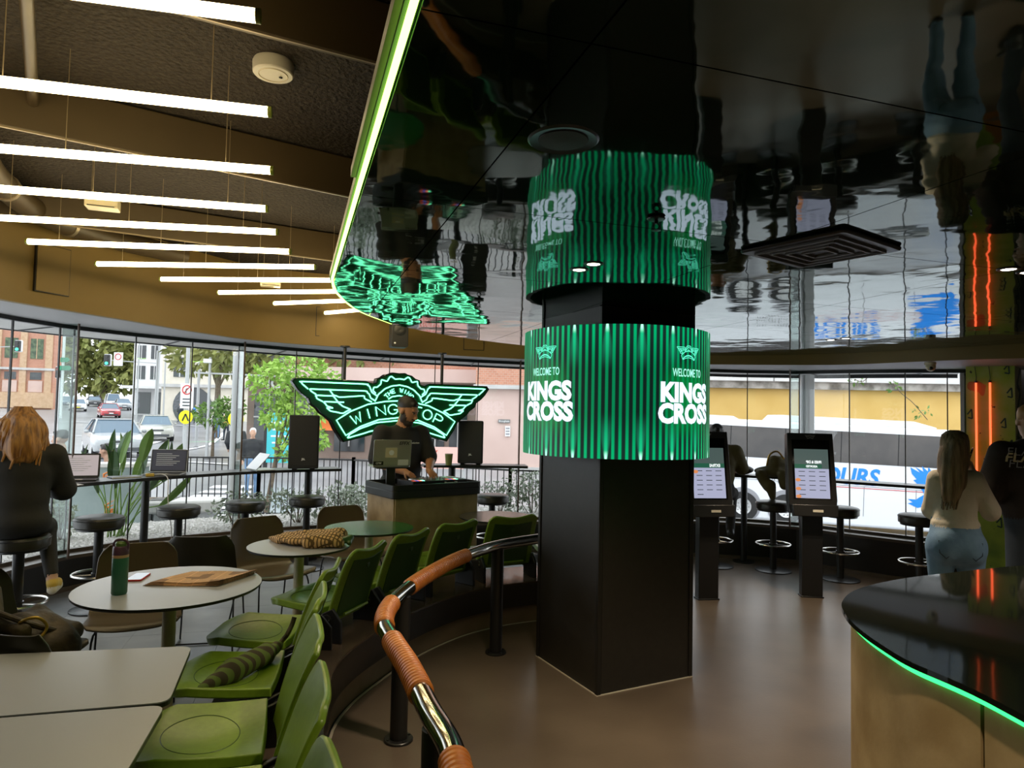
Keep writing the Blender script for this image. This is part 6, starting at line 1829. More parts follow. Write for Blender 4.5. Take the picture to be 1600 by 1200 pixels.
# ------------------------------------------------------------------ buildings
def wall_block(t, name, m, x0, x1, y, z0, z1, d=4.0):
    return MB().box(((x0 + x1) / 2, y + d / 2, (z0 + z1) / 2), (x1 - x0, d, z1 - z0)).build(name, m, t, smooth=None)
t = thing('viaduct_wall', 'yellow retaining wall with a pale concrete parapet behind the coach', 'wall', (0, 0, 0), math.radians(-4))
MB().box((24, 39.5, 0.2), (44, 1.5, 6.2)).build('yellow_face', 'wall_yellow', t, smooth=None)
MB().box((24, 39.3, 3.50), (44, 2.0, 0.42)).build('mottled_band', 'wall_mottled', t, smooth=None)  # darker mottled strip between the yellow face and the parapet
for k in range(9):
    MB().box((4.4 + 4.9 * k, 39.2, 4.3), (4.86, 2.2, 1.25)).build('parapet_panel', 'wall_concrete', t, bevel=0.03)
MB().box((24, 39.2, 4.98), (44, 2.4, 0.1)).build('parapet_cap', 'render_grey', t, smooth=None)
t = thing('pink_building', 'pink rendered building with a brick top right of the neon sign', 'building')
wall_block(t, 'wall', 'wall_pink', -1.25, 5.0, 24.0, -2.0, 2.55)
wall_block(t, 'brick_band', 'brick_red', -1.28, 5.0, 23.95, 2.55, 6.0)
MB().box((1.8, 23.9, 2.55), (6.3, 0.3, 0.14)).build('string_course', 'render_grey', t, smooth=None)
MB().box((1.6, 23.95, -0.6), (4.5, 0.14, 0.7)).build('grey_panel', 'render_grey', t, smooth=None)
sg_ = MB().box((-0.25, 23.94, 1.35), (0.42, 0.05, 0.12)).build('street_sign', 'pole_dark', t, smooth=None)
mb = MB(); add_text(mb, 'Brougham', 0.09, frame_fn((-0.25, 23.91, 1.35), (1, 0, 0), (0, 0, 1)), bold=0.01); mb.build('sign_lettering', 'sign_white', sg_, smooth=None)
sg_ = MB().box((-0.12, 23.94, 1.0), (0.18, 0.05, 0.36)).build('parking_sign', 'sign_white', t, smooth=None)
for q in range(3): MB().box((-0.12, 23.91, 1.1 - 0.1 * q), (0.13, 0.01, 0.05)).build('sign_bar', 'bus_grey', sg_, smooth=None)
t = thing('brown_building', 'brown shop building with awnings behind the neon sign', 'building')
wall_block(t, 'wall', 'bld_brown', -10.5, -1.35, 27.0, -0.6, 3.2)
wall_block(t, 'upper_wall', 'render_grey', -10.5, -1.35, 27.3, 3.2, 7.5)
wall_block(t, 'fascia', 'wall_pink', -8.8, -1.35, 25.6, 2.75, 3.25, 1.6)
wall_block(t, 'cornice', 'brick_red', -8.8, -1.35, 26.2, 3.25, 3.9, 1.0)
for k, x in enumerate((-9.6, -8.0, -6.4, -4.4, -3.0, -2.1)):
    w = MB().box((x, 26.97, 1.1), (1.2 if x < -3.5 else 0.7, 0.08, 2.2)).build('window', 'dark_glass', t, smooth=None)
    MB().box((x, 26.9, 1.3), (0.06, 0.06, 2.2)).build('glazing_bar', 'render_grey', w, smooth=None)
    MB().box((x, 26.9, 1.3), (1.2 if x < -3.5 else 0.7, 0.06, 0.06)).build('glazing_bar', 'render_grey', w, smooth=None)
MB().prism([(0, 0), (1.3, -0.45), (1.3, -0.5), (0, -0.06)], -8.0, -6.1, lambda x, y, z: (z, 27.0 - x, y + 1.35)).build('shop_awning', 'awning_orange', t, smooth=None)
mb = MB(); add_text(mb, 'VICI', 0.62, frame_fn((-9.55, 26.9, 2.62), (1, 0, 0), (0, 0, 1)), bold=0.02, ext=0.01); mb.build('shop_lettering', 'sign_white', t, smooth=None)
t = thing('menu_board', 'teal lit notice board left of the neon sign', 'sign', (-7.0, 20.6, 0))
MB().box((0, 0, 0.75), (0.75, 0.1, 1.5)).build('board', 'sign_teal', t, smooth=None)
MB().box((-0.42, 0.02, 0.7), (0.08, 0.14, 1.9)).build('frame_post', 'frame_black', t, smooth=None)
for q in range(4): MB().box((0.0, -0.055, 1.2 - 0.2 * q), (0.5 - 0.08 * (q % 2), 0.01, 0.05)).build('text_line', 'sign_white', t, smooth=None)
t = thing('street_banner', 'pink banner reading happy hour beside the DJ', 'banner', (-1.98, 19.0, 0.30))
MB().box((0, 0, 0.05), (1.35, 0.04, 0.60)).build('cloth', 'banner_pink', t, smooth=None)
mb = MB(); f_ = frame_fn((-0.36, -0.024, 0.08), (1, 0, 0), (0, 0, 1))
add_text(mb, 'HAPPY', 0.20, lambda x, y, z: f_(x, y + 0.10, z), bold=0.025); add_text(mb, 'HOUR', 0.20, lambda x, y, z: f_(x - 0.03, y - 0.09, z), bold=0.025)
mb.build('lettering', 'banner_red', t, smooth=None)
for s in (-0.68, 0.68): MB().tube([(s, 0.03, -0.75), (s, 0.03, 0.4)], 0.025, 8).build('pole', 'pole_grey', t)
t = thing('brick_building', 'red brick building with sandstone piers across the junction', 'building', (-65.5, 82, 1.2), math.radians(20))
MB().box((0, 2, 5), (17, 4, 11)).build('wall', 'brick_red', t, smooth=None)
MB().box((0, -0.15, 0.9), (17.3, 0.5, 1.9)).build('stone_base', 'trim_sandstone', t, smooth=None)
MB().box((0, -0.2, 4.75), (17.3, 0.6, 0.28)).build('string_course', 'render_grey', t, smooth=None)
for q in range(7):
    x = -8.0 + 2.67 * q
    MB().box((x, -0.12, 5.5), (0.7, 0.4, 8.4)).build('pier', 'trim_sandstone', t, smooth=None)
    if q < 6:
        w = MB().box((x + 1.33, -0.02, 7.3), (1.35, 0.1, 2.5)).build('window', 'window_leafy', t, smooth=None)
        MB().box((x + 1.33, -0.08, 7.3), (0.08, 0.06, 2.5)).build('glazing_bar', 'trim_sandstone', w, smooth=None)
        w = MB().box((x + 1.33, -0.02, 3.9), (1.2, 0.1, 0.9)).build('window', 'dark_glass', t, smooth=None)
        MB().box((x + 1.33, -0.06, 2.6), (1.5, 0.1, 1.4)).build('spandrel', 'wall_pink', t, smooth=None)
t = thing('cream_building', 'cream rendered building with a small paned window beyond the poles', 'building', (-33.0, 66, 0.3))
MB().box((3.4, 3, 7), (9.0, 6, 15)).build('wall', 'render_cream', t, smooth=None)
w = MB().box((1.0, -0.03, 5.2), (1.9, 0.1, 1.9)).build('window', 'dark_glass', t, smooth=None)
for q in (-0.33, 0.33): MB().box((1.0 + q, -0.1, 5.2), (0.08, 0.06, 1.9)).build('glazing_bar', 'render_white', w, smooth=None)
for q in (-0.33, 0.33): MB().box((1.0, -0.1, 5.2 + q), (1.9, 0.06, 0.08)).build('glazing_bar', 'render_white', w, smooth=None)
MB().lathe([(.001, 0), (1.9, 0), (1.9, .1)], 24).xf(Matrix.Translation((2.0, 0.02, 1.4)) @ Matrix.Rotation(PI / 2, 4, 'X')).build('arched_doorway', 'dark_glass', t)
MB().box((3.4, -0.15, 3.4), (9.2, 0.4, 0.3)).build('string_course', 'render_grey', t, smooth=None)
t = thing('white_building', 'white building with rows of windows beside the street trees', 'building', (-40.0, 76, 0.8))
MB().box((0.6, 3, 8), (6.2, 6, 17)).build('wall', 'render_white', t, smooth=None)
for r_ in range(4):
    for q in range(4):
        w = MB().box((-1.6 + 1.5 * q, -0.03, 4.6 + 2.3 * r_), (0.9, 0.1, 1.5)).build('window', 'dark_glass', t, smooth=None)
        MB().box((-1.6 + 1.5 * q, -0.1, 4.6 + 2.3 * r_), (0.06, 0.05, 1.5)).build('glazing_bar', 'render_white', w, smooth=None)
MB().box((1.0, -1.2, 2.9), (6.5, 2.6, 0.3)).build('street_canopy', 'render_white', t, smooth=None)
for q in range(3): MB().box((-1.2 + 2.2 * q, 0.0, 1.2), (1.6, 0.15, 2.4)).build('shopfront', 'dark_glass', t, smooth=None)
t = thing('corner_terrace', 'dark row of shopfronts below the far street trees', 'building', (-52.0, 112, 2.4), math.radians(10))
MB().box((2, 2, 2.2), (9, 4, 4.5)).build('wall', 'bld_brown', t, smooth=None)
MB().box((2, -0.6, 2.6), (9.2, 1.4, 0.25)).build('street_canopy', 'bus_blue', t, smooth=None)
# ------------------------------------------------------------------ poles, signs and signals
def pole(px, Y, label, ztop, r=0.06, m='pole_grey', name='street_pole'):
    x = (px - 800) / 1060 * Y
    t = thing(name, label, 'pole', (x, Y, gz(x, Y)))
    MB().tube([(0, 0, 0), (0, 0, ztop)], [r, r * 0.85], 12).build('shaft', m, t)
    MB().lathe([(r * 1.8, 0), (r * 1.8, 0.04), (r, 0.08)], 14).build('foot', 'pole_dark', t)
    return t
t = pole(292, 17, 'grey pole carrying the no turn sign and the yellow crossing disc', 4.2, 0.055)
s_ = MB().box((0.05, -0.08, 2.55), (0.32, 0.02, 0.62)).build('turn_sign', 'sign_white', t, smooth=None)
MB().tube([(0.05 + .11 * math.cos(a), -0.095, 2.70 + .11 * math.sin(a)) for a in [2 * PI * k / 20 for k in range(20)]], 0.014, 6, closed=True).build('red_ring', 'sign_red', s_)
MB().bar((-0.02, -0.096, 2.62), (0.12, -0.096, 2.78), 0.01, 0.02).build('red_slash', 'sign_red', s_)
MB().tube([(0.03, -0.097, 2.62), (0.03, -0.097, 2.72), (0.09, -0.097, 2.74)], 0.011, 6).build('arrow', 'print_black', s_)
for q in range(3): MB().box((0.05, -0.093, 2.47 - 0.08 * q), (0.2, 0.004, 0.03)).build('text_line', 'print_black', s_, smooth=None)
s_ = MB().lathe([(.001, 0), (.17, 0), (.17, .02), (.001, .02)], 32).xf(Matrix.Translation((0.05, -0.09, 2.02)) @ Matrix.Rotation(PI / 2, 4, 'X')).build('crossing_disc', 'sign_yellow', t)
for s in (-1, 1): MB().bar((0.05, -0.118, 2.10), (0.05 + s * 0.075, -0.118, 1.93), 0.01, 0.03).build('leg_symbol', 'print_black', s_)
t = pole(372, 15.5, 'slim pole with a yellow crossing disc by the bright green tree', 3.0, 0.035)
s_ = MB().lathe([(.001, 0), (.17, 0), (.17, .02), (.001, .02)], 32).xf(Matrix.Translation((0, -0.06, 2.02)) @ Matrix.Rotation(math.radians(35), 4, 'Z') @ Matrix.Rotation(PI / 2, 4, 'X')).build('crossing_disc', 'sign_yellow', t)
for s in (-1, 1): MB().bar((0, -0.09, 2.1), (s * 0.06, -0.09 + s * 0.03, 1.93), 0.01, 0.03).build('leg_symbol', 'print_black', s_)
t = pole(327, 26, 'grey pole with a camera and a long arm over the footpath', 3.9, 0.06)
MB().bar((-0.6, 0, 3.3), (3.6, 0, 3.2), 0.06, 0.06).build('arm', 'pole_grey', t)
MB().box((-0.05, -0.1, 3.75), (0.3, 0.2, 0.16), 0.3).build('camera_box', 'sign_white', t, bevel=0.02)
for px, Y, zt, lb in ((244, 44, 5.6, 'slim pale pole at the kerb left of the crossing sign'), (310, 33, 4.6, 'slim pale pole just right of the crossing sign'), (215, 56, 9.0, 'tall pale mast beside the white building'), (257, 60, 10.5, 'tall lamp post before the cream building')):
    t = pole(px, Y, lb, zt, 0.07)
    MB().bar((0, 0, zt - 0.1), (1.0, 0, zt + 0.1), 0.05, 0.05).build('arm', 'pole_grey', t)
def signal(px, Y, label, z, lit, arm=0.0, top=None):
    x = (px - 800) / 1060 * Y
    g = gz(x, Y)
    t = thing('traffic_light', label, 'traffic light', (x, Y, g))
    k = Y / 60.0
    zc = z - g
    if arm: MB().bar((0, 0, zc), (arm, 0, zc - 0.2), 0.08 * k, 0.08 * k).build('arm', 'pole_grey', t)
    MB().tube([(arm, 0, 0), (arm, 0, zc + (2.5 if arm else 0.4))], 0.09 * k, 10).build('pole', 'pole_grey', t)
    b_ = MB().prism(rrect(0.62 * k, 1.05 * k, 0.1 * k, 3), -0.2, -0.05, lambda a, b, c: (a, c, b + zc)).build('backplate', 'sign_white', t, smooth=None)
    MB().prism(rrect(0.52 * k, 0.95 * k, 0.08 * k, 3), -0.3, -0.2, lambda a, b, c: (a, c, b + zc)).build('signal_box', 'signal_off', t, smooth=None)
    for q, nm_ in enumerate(('red_lens', 'amber_lens', 'green_lens')):
        on = (lit == 'g' and q == 2) or (lit == 'r' and q == 0)
        MB().lathe([(.001, 0), (.13 * k, 0), (.13 * k, .03)], 16).xf(Matrix.Translation((0, -0.31, zc + (0.29 - 0.29 * q) * k)) @ Matrix.Rotation(PI / 2, 4, 'X')).build(nm_, ('signal_green' if lit == 'g' else 'signal_red') if on else 'signal_off', t)
    return t
signal(28, 52, 'traffic light showing green before the brick building', 1.62 + (632 - 542) * 52 / 1060, 'g', -4.0)
signal(168, 58, 'traffic light showing green on the long arm over the road', 1.62 + (634 - 563) * 58 / 1060, 'g', 4.3)
signal(93, 70, 'pedestrian light showing red by the green street signs', 1.62 + (633 - 583) * 70 / 1060, 'r')
t = thing('street_sign', 'green direction signs on a pole by the brick building', 'sign', ((97 - 800) / 1060 * 66, 66, gz(-43, 66)))
MB().tube([(0, 0, 0), (0, 0, 8.2)], 0.12, 10).build('pole', 'sign_white', t)
for z_, w_ in ((4.75, 1.3), (5.55, 0.9)): MB().prism([(-w_ / 2, -.22), (w_ / 2 - .2, -.22), (w_ / 2, 0), (w_ / 2 - .2, .22), (-w_ / 2, .22)], -0.2, -0.14, lambda a, b, c: (a + 0.3, c, b + z_ + 0.1)).build('sign_blade', 'sign_green', t, smooth=None)
t = thing('white_sign', 'small white no turn plate beside the overhead traffic light', 'sign', ((183 - 800) / 1060 * 57.8, 57.8, 4.55))
MB().box((0, 0, 1.05), (0.75, 0.06, 1.15)).build('plate', 'sign_white', t, smooth=None)
MB().tube([(.25 * math.cos(a), -0.06, 1.25 + .25 * math.sin(a)) for a in [2 * PI * k / 16 for k in range(16)]], 0.03, 6, closed=True).build('red_ring', 'sign_red', t)

# twigs hanging into view outside the right windows
for k, (x, y, z, lb) in enumerate(((5.35, 9.3, 2.0, 'thin leafy twig outside beside the painted column'), (4.72, 9.1, 2.15, 'thin leafy twig hanging below the awning before the yellow wall'))):
    t = thing('twig', lb, 'branch', (x, y, z))
    MB().tube(smooth_path([(0.35, 0, -0.35 if k == 0 else 0.3), (0.15, 0, -0.12 if k == 0 else 0.16), (0, 0, 0), (-0.12, 0, 0.13 if k == 0 else 0.02)], 5), 0.005, 5).build('stem', 'bark', t)
    leaf_mesh(34, blob_leaves([(-0.1, 0, 0.1 if k == 0 else 0.02, .10, .06, .06), (0.28, 0, -0.25 if k == 0 else 0.2, .12, .06, .07)]), 0.06, 70 + k).build('leaves', 'leaf_mid', t, smooth=None)
# ------------------------------------------------------------------ people
V3 = lambda *a: np.array(a, float)
def unit(v):
    v = np.array(v, float); return v / (np.linalg.norm(v) + 1e-12)
def head_prims(c, f, up=(0, 0, 1), s=1.0, skin=0, hair=3, beard=None, eye=None, lip=None, haircap=True, bun=False, fringe=True):
    f = unit(f); r = unit(np.cross(f, up)); u = np.cross(r, f)
    R = np.stack([r, f, u], 1)              # columns: local axes
    c = np.array(c, float)
    P = lambda x, y, z: c + R @ (V3(x, y, z) * s)
    E = lambda p, q, t, k=0.02: el(P(*p), V3(*q) * s, t, k * s, R)
    out = [E((0, -.012, .032), (.074, .094, .088), skin), E((0, .028, -.02), (.061, .068, .085), skin), E((0, .045, -.078), (.042, .042, .032), skin),
           rc(P(0, .090, .018), P(0, .112, -.024), .009 * s, .014 * s, skin, .012), E((0, .078, .038), (.05, .02, .012), skin, .015)]
    for x in (-1, 1):
        out.append(E((x * .077, -.008, -.005), (.010, .022, .032), skin, .008))
        out.append(E((x * .012, .104, -.030), (.009, .009, .007), skin, .006))
        if eye is not None: out.append(E((x * .029, .089, .014), (.014, .008, .0075), eye, .004))
    if lip is not None: out += [E((0, .096, -.055), (.023, .009, .008), lip, .005)]
    if beard is not None:
        out += [E((0, .048, -.088), (.052, .052, .036), beard, .012), E((0, .092, -.043), (.026, .012, .006), beard, .006), E((.05, .02, -.055), (.02, .035, .045), beard, .012), E((-.05, .02, -.055), (.02, .035, .045), beard, .012)]
    if haircap:
        out += [E((0, -.022, .052), (.079, .096, .080), hair, .008)] + ([E((0, .055, .098), (.056, .03, .024), hair, .01)] if fringe else [E((0, .05, .085), (.055, .028, .022), hair, .012)])
    if bun: out += [E((0, -.135, .03), (.035, .035, .035), hair, .01)]
    return out
def hand_prims(w, d, n, side, t=0, curl=0.6, s=1.0):
    """wrist, finger direction, palm normal, side=+1 when the thumb lies on +cross(d,n)"""
    w = np.array(w, float); d = unit(d); n = unit(np.array(n) - d * np.dot(n, d)); q = np.cross(d, n) * side
    out = [rc(w, w + d * .05 * s, .024 * s, .026 * s, t, .015)]
    for i, o in enumerate((.030, .010, -.010, -.030)):
        k = w + d * (.085 - .006 * abs(i - 1.3)) * s + q * o * s
        out.append(rc(w + d * .035 * s + q * o * .7 * s, k, .014 * s, .011 * s, t, .010))
        L = (.042, .046, .043, .034)[i] * s
        a1, a2 = curl * .8, curl * 1.7
        m = k + (d * math.cos(a1) + n * math.sin(a1)) * L
        e = m + (d * math.cos(a2) + n * math.sin(a2)) * L * .8
        out += [rc(k, m, .0095 * s, .0085 * s, t, .003), rc(m, e, .0085 * s, .007 * s, t, .003)]
    k = w + d * .03 * s + q * .028 * s
    m = k + (d * .62 + q * .62 + n * .35) * .042 * s
    e = m + (d * .85 + q * .15 + n * .5) * .032 * s
    out += [rc(w + d * .015 * s, k, .015 * s, .014 * s, t, .01), rc(k, m, .013 * s, .010 * s, t, .004), rc(m, e, .010 * s, .008 * s, t, .003)]
    return out
def arm(sh, elb, wr, ts, tf, r=(.068, .052, .045, .028), hem=0.75, loose=1.0):
    """sleeve to hem of the upper arm (hem<1) or of the forearm (hem>1)"""
    sh, elb, wr = map(V3_, (sh, elb, wr))
    out = []
    if hem <= 1:
        h = sh + (elb - sh) * hem
        out += [rc(sh, h, r[0] * loose, r[1] * 1.25 * loose, ts, .04), rc(h, elb, r[1], r[2], tf, .015), rc(elb, wr, r[2], r[3], tf, .02)]
    else:
        h = elb + (wr - elb) * (hem - 1)
        out += [rc(sh, elb, r[0] * loose, r[1] * 1.1 * loose, ts, .04), rc(elb, h, r[2] * 1.2 * loose, r[3] * 1.25 * loose, ts, .03), rc(h, wr, r[3], r[3] * .95, tf, .01)]
    return out
def V3_(p): return np.array(p, float)
def strand_tubes(paths, r, name, m, parent):
    mb = MB()
    for p in paths:
        k = len(p); mb.tube(p, [r * (0.5 + 0.7 * math.sin(PI * (0.15 + 0.8 * i / (k - 1)))) for i in range(k)], 6)
    return mb.build(name, m, parent, smooth=60)

# --- seated woman in black, seen from behind
t = thing('person', 'woman in a black jumper sitting on a bar stool, long auburn hair', 'person', (-3.27, 4.55, 0.0), math.radians(42))
pr = [el((0, -.01, .835), (.185, .150, .115), 2, .05), el((0, .0, .98), (.175, .13, .15), 1, .06), el((0, .015, 1.16), (.20, .135, .19), 1, .06), el((0, .0, 1.29), (.17, .10, .07), 1, .06),
      rc((0, .02, 1.30), (0, .04, 1.42), .052, .048, 0, .03)]
for s in (-1, 1):
    pr += [rc((s * .09, .02, .825), (s * .20, .30, .745), .090, .068, 2, .05), rc((s * .20, .30, .745), (s * .21, .04, .46), .064, .042, 2, .03),
           rc((s * .21, .04, .46), (s * .212, .02, .425), .036, .034, 0, .01),
           rc((s * .212, .0, .395), (s * .24, .10, .375), .036, .040, 4, .02), rc((s * .24, .10, .375), (s * .27, .19, .365), .040, .032, 4, .02),
           rc((s * .212, -.005, .358), (s * .272, .20, .342), .033, .035, 5, .004)]
    pr += arm((s * .185, .01, 1.27), (s * .265, .10, 1.03), (s * .13, .36, 1.005), 1, 0, (.078, .066, .06, .034), 1.85, 1.05)
    pr += hand_prims((s * .13, .36, 1.005), (-s * .25, .95, -.05), (0, 0, -1), s if s > 0 else -1 * 1, 0, .5, .92)
pr += head_prims((0, .06, 1.465), (-.35, .9, -.25), (0, 0, 1), .98, 0, 3, None, 6, 7)
sdf_obj('body', pr, ['skin_light', 'cloth_black', 'cloth_black', 'hair_auburn', 'shoe_yellow', 'shoe_sole', 'eye_white', 'lip'], 0.010, t)
rg = random.Random(21)
hp = [el((0, .03, 1.505), (.100, .118, .098), 0, .03), el((0, -.03, 1.42), (.112, .095, .13), 0, .04), el((.075, .0, 1.36), (.055, .075, .14), 0, .04), el((-.075, .0, 1.36), (.055, .075, .14), 0, .04), el((0, -.095, 1.32), (.10, .045, .10), 0, .04)]
hr = sdf_obj('hair', hp, 'hair_auburn', 0.010, t, noise=lambda X, Y, Z: 0.006 * np.sin(70 * X + 9 * Z) * np.cos(50 * Y + 7 * Z))
ps = []; ps2 = []
for k in range(90):
    a = rg.uniform(-PI * 1.12, PI * 0.12)          # around the back and sides
    x0, y0 = .085 * math.cos(a), .09 * math.sin(a) + .02
    L = rg.uniform(.20, .36); w = rg.uniform(.008, .02); ph = rg.uniform(0, 6)
    p = []
    for i in range(9):
        v = i / 8
        sp = 1 + .45 * math.sin(min(v * 1.3, 1) * PI / 2) + .08 * v
        p.append((x0 * sp * 1.12 + w * math.sin(7 * v + ph) * v, y0 * sp - .015 * v + w * math.cos(6 * v + ph) * v, 1.555 - L * v - .02 * (1 - v) * 0))
    p[0] = (x0 * .5, y0 * .5, 1.60); p[1] = (x0 * 1.08, y0 * 1.05, 1.555 - L * .1)
    (ps if k % 3 else ps2).append(smooth_path(p, 2))
strand_tubes(ps, .010, 'hair_strands', 'hair_auburn', hr)
strand_tubes(ps2, .009, 'hair_highlights', 'hair_gold', hr)
for s in (-1, 1):   # dots on the canvas shoes and their laces
    for q in range(14):
        a = rg.uniform(0, 1); b = rg.uniform(-1, 1)
        MB().sphere((s * (.225 + .04 * a) + .034 * b, .03 + .14 * a, .385 - .012 * a + .028 * math.sqrt(max(0, 1 - b * b)) - 0.004), (.0055, .0055, .004), 6, 4).build('shoe_dot', 'bag_brown', t)

# --- DJ
t = thing('person', 'bearded DJ in a black T-shirt looking down behind the booth', 'person', (-1.03, 6.42, 0.0), math.radians(-143.1))
pr = [el((0, 0, .93), (.18, .135, .12), 2, .05), el((0, .02, 1.08), (.19, .145, .15), 1, .06), el((0, .01, 1.28), (.215, .135, .19), 1, .06), el((0, -.01, 1.42), (.19, .095, .07), 1, .06),
      el((0, .01, .985), (.205, .155, .06), 1, .03), rc((0, -.005, 1.43), (-.005, .025, 1.54), .064, .058, 0, .03)]
for s in (-1, 1):
    pr += [rc((s * .095, 0, .90), (s * .11, .02, .50), .095, .062, 2, .04), rc((s * .11, .02, .50), (s * .11, -.01, .09), .062, .048, 2, .03), rc((s * .11, -.04, .05), (s * .125, .13, .04), .045, .038, 4, .03)]
pr += arm((.205, -.005, 1.41), (.275, .03, 1.15), (.10, .27, 1.075), 1, 0, (.085, .062, .046, .030), .86, 1.0)
pr += arm((-.205, -.005, 1.41), (-.265, .09, 1.16), (-.13, .30, 1.085), 1, 0, (.085, .062, .046, .030), .86, 1.0)
pr += hand_prims((.10, .27, 1.075), (-.35, .9, -.28), (0, -.2, -1), -1, 0, .55)
pr += hand_prims((-.13, .30, 1.085), (.05, .9, -.4), (0, -.2, -1), 1, 0, .6)
pr += head_prims((-.02, .055, 1.625), (-.50, .80, -.42), (0, 0, 1), 1.06, 0, 3, 5, 6, 7, True, False, False)
sdf_obj('body', pr, ['skin_tan', 'cloth_black', 'khaki', 'hair_black', 'cloth_charcoal', 'beard_dark', 'beard_dark', 'lip'], 0.0075, t)
mb = MB()
f_ = lambda x, y, z: (-x, .142 + .0 * z, y)
add_text(mb, 'music', 0.026, lambda x, y, z: (-x + .06, .152 - .25 * abs(.06 - x) * .2, y + 1.325), bold=0.02)
add_text(mb, 'production', 0.022, lambda x, y, z: (-x - .055, .152, y + 1.33), bold=0.02)
mb.build('shirt_print', 'print_white', t, smooth=None)

# --- woman in cream top with a phone
t = thing('person', 'woman in a cream top and blue jeans holding a phone to her ear', 'person', (3.08, 4.72, 0.0), math.radians(-22))
pr = [el((0, -.015, .79), (.200, .155, .15), 2, .05), el((0, .01, .90), (.165, .125, .10), 2, .05), el((0, .01, 1.0), (.150, .115, .12), 1, .05), el((0, .01, 1.14), (.155, .11, .16), 1, .05), el((0, -.005, 1.235), (.135, .08, .05), 1, .05),
      el((0, .0, .925), (.165, .125, .035), 1, .02), rc((0, .0, 1.25), (.01, .02, 1.36), .046, .043, 0, .025),
      el((.09, -.085, .77), (.10, .09, .11), 2, .05), el((-.09, -.085, .77), (.10, .09, .11), 2, .05)]
for s in (-1, 1):
    pr += [rc((s * .10, 0, .74), (s * .105, .01, .42), .108, .068, 2, .03), rc((s * .105, .01, .42), (s * .105, -.02, .08), .064, .046, 2, .03), rc((s * .105, -.05, .045), (s * .115, .11, .035), .042, .035, 4, .03)]
pr += arm((.135, .0, 1.225), (.245, .03, 1.02), (.14, .10, 1.275), 1, 0, (.066, .055, .05, .030), 1.92, 1.05)
pr += hand_prims((.14, .10, 1.275), (-.25, -.05, .95), (-.9, -.2, -.2), -1, 0, .55, .92)
pr += arm((-.135, .0, 1.225), (-.155, .09, 1.0), (-.03, .22, 1.02), 1, 0, (.058, .05, .045, .030), 1.92, 1.05)
pr += hand_prims((-.03, .22, 1.02), (.8, .5, .1), (0, -1, -.2), 1, 0, .6, .92)
pr += head_prims((.01, .025, 1.43), (.45, .85, -.15), (0, 0, 1), .97, 0, 3, None, 6, 7)
sdf_obj('body', pr, ['skin_light', 'cloth_cream', 'denim_blue', 'hair_ash', 'print_black', 'hair_ash', 'eye_white', 'lip'], 0.010, t)
hp = [el((.005, .0, 1.465), (.096, .112, .095), 0, .03), el((-.01, -.055, 1.37), (.10, .07, .13), 0, .04), el((-.03, -.085, 1.24), (.095, .04, .12), 0, .04), el((-.05, -.095, 1.13), (.065, .03, .08), 0, .04), el((-.09, -.02, 1.32), (.035, .07, .13), 0, .03)]
hr = sdf_obj('hair', hp, 'hair_ash', 0.010, t, noise=lambda X, Y, Z: 0.004 * np.sin(90 * X + 5 * Z) * np.cos(60 * Y + 4 * Z))
ps = []
rg = random.Random(9)
for k in range(60):
    a = rg.uniform(-PI * 1.08, -PI * 0.02)
    x0, y0 = .092 * math.cos(a), .085 * math.sin(a) - .005
    L = rg.uniform(.28, .48)
    p = [(x0 * .3, y0 * .3 + .0, 1.562), (x0 * .9, y0 * .9, 1.53)] + [(x0 * (1.06 - .35 * v) - .05 * v * v, y0 * (1.1 + .12 * v) - .012 * v, 1.50 - L * v) for v in (.15, .3, .45, .6, .75, .9, 1.0)]
    ps.append(smooth_path(p, 2))
strand_tubes(ps, .008, 'hair_strands', 'hair_ash', hr)
t.scale = (0.87, 0.95, 1)
for sx in (-1, 1):
    pk = [(sx * .05, .82), (sx * .145, .82), (sx * .14, .74), (sx * .097, .705), (sx * .055, .74)]
    MB().tube([(x, -.168 + 1.6 * (abs(x) - .09) ** 2 + .35 * max(0, z - .79), z) for x, z in pk], 0.003, 5, closed=True).build('pocket_stitching', 'denim_dark', t)
ph = thing('phone', 'black phone held at the ear of the woman in cream', 'phone', t.matrix_basis @ Vector((.105, .085, 1.385)))
ph.location = Matrix.Translation((3.08, 4.72, 0)) @ Matrix.Rotation(math.radians(-22), 4, 'Z') @ Vector((.104, .068, 1.375))
ph.rotation_euler = (math.radians(15), math.radians(-8), math.radians(-22 + 75))
MB().prism(rrect(.07, .145, .01, 3), -.0045, .0045, lambda x, y, z: (x, z, y)).build('case', 'black_gloss', ph, bevel=0.0015)
MB().box((-.018, .006, .05), (.022, .004, .03)).build('camera_bump', 'booth_black', ph)
# --- person in the dark jacket at the right edge
t = thing('person', 'person in a dark brown printed jacket at the right frame edge', 'person', (3.86, 5.02, 0.0), math.radians(-8))
pr = [el((0, 0, .93), (.18, .13, .12), 2, .05), el((0, .01, 1.02), (.225, .165, .14), 1, .06), el((0, .0, 1.24), (.235, .155, .23), 1, .06), el((0, -.01, 1.42), (.20, .105, .07), 1, .06), rc((0, .0, 1.44), (0, .03, 1.55), .058, .055, 0, .03), rc((-.1, -.03, 1.475), (.1, -.03, 1.475), .035, .035, 1, .03)]
for s in (-1, 1):
    pr += [rc((s * .095, 0, .88), (s * .11, .02, .50), .098, .070, 2, .04), rc((s * .11, .02, .50), (s * .11, -.01, .09), .068, .055, 2, .03), rc((s * .11, -.05, .05), (s * .12, .13, .045), .05, .042, 4, .03)]
    pr += arm((s * .215, -.005, 1.40), (s * .30, .0, 1.13), (s * .22, .22, 1.02), 1, 0, (.09, .078, .068, .036), 1.9, 1.05)
    pr += hand_prims((s * .22, .22, 1.02), (-s * .4, .9, .1), (0, 0, -1), -s, 0, .6)
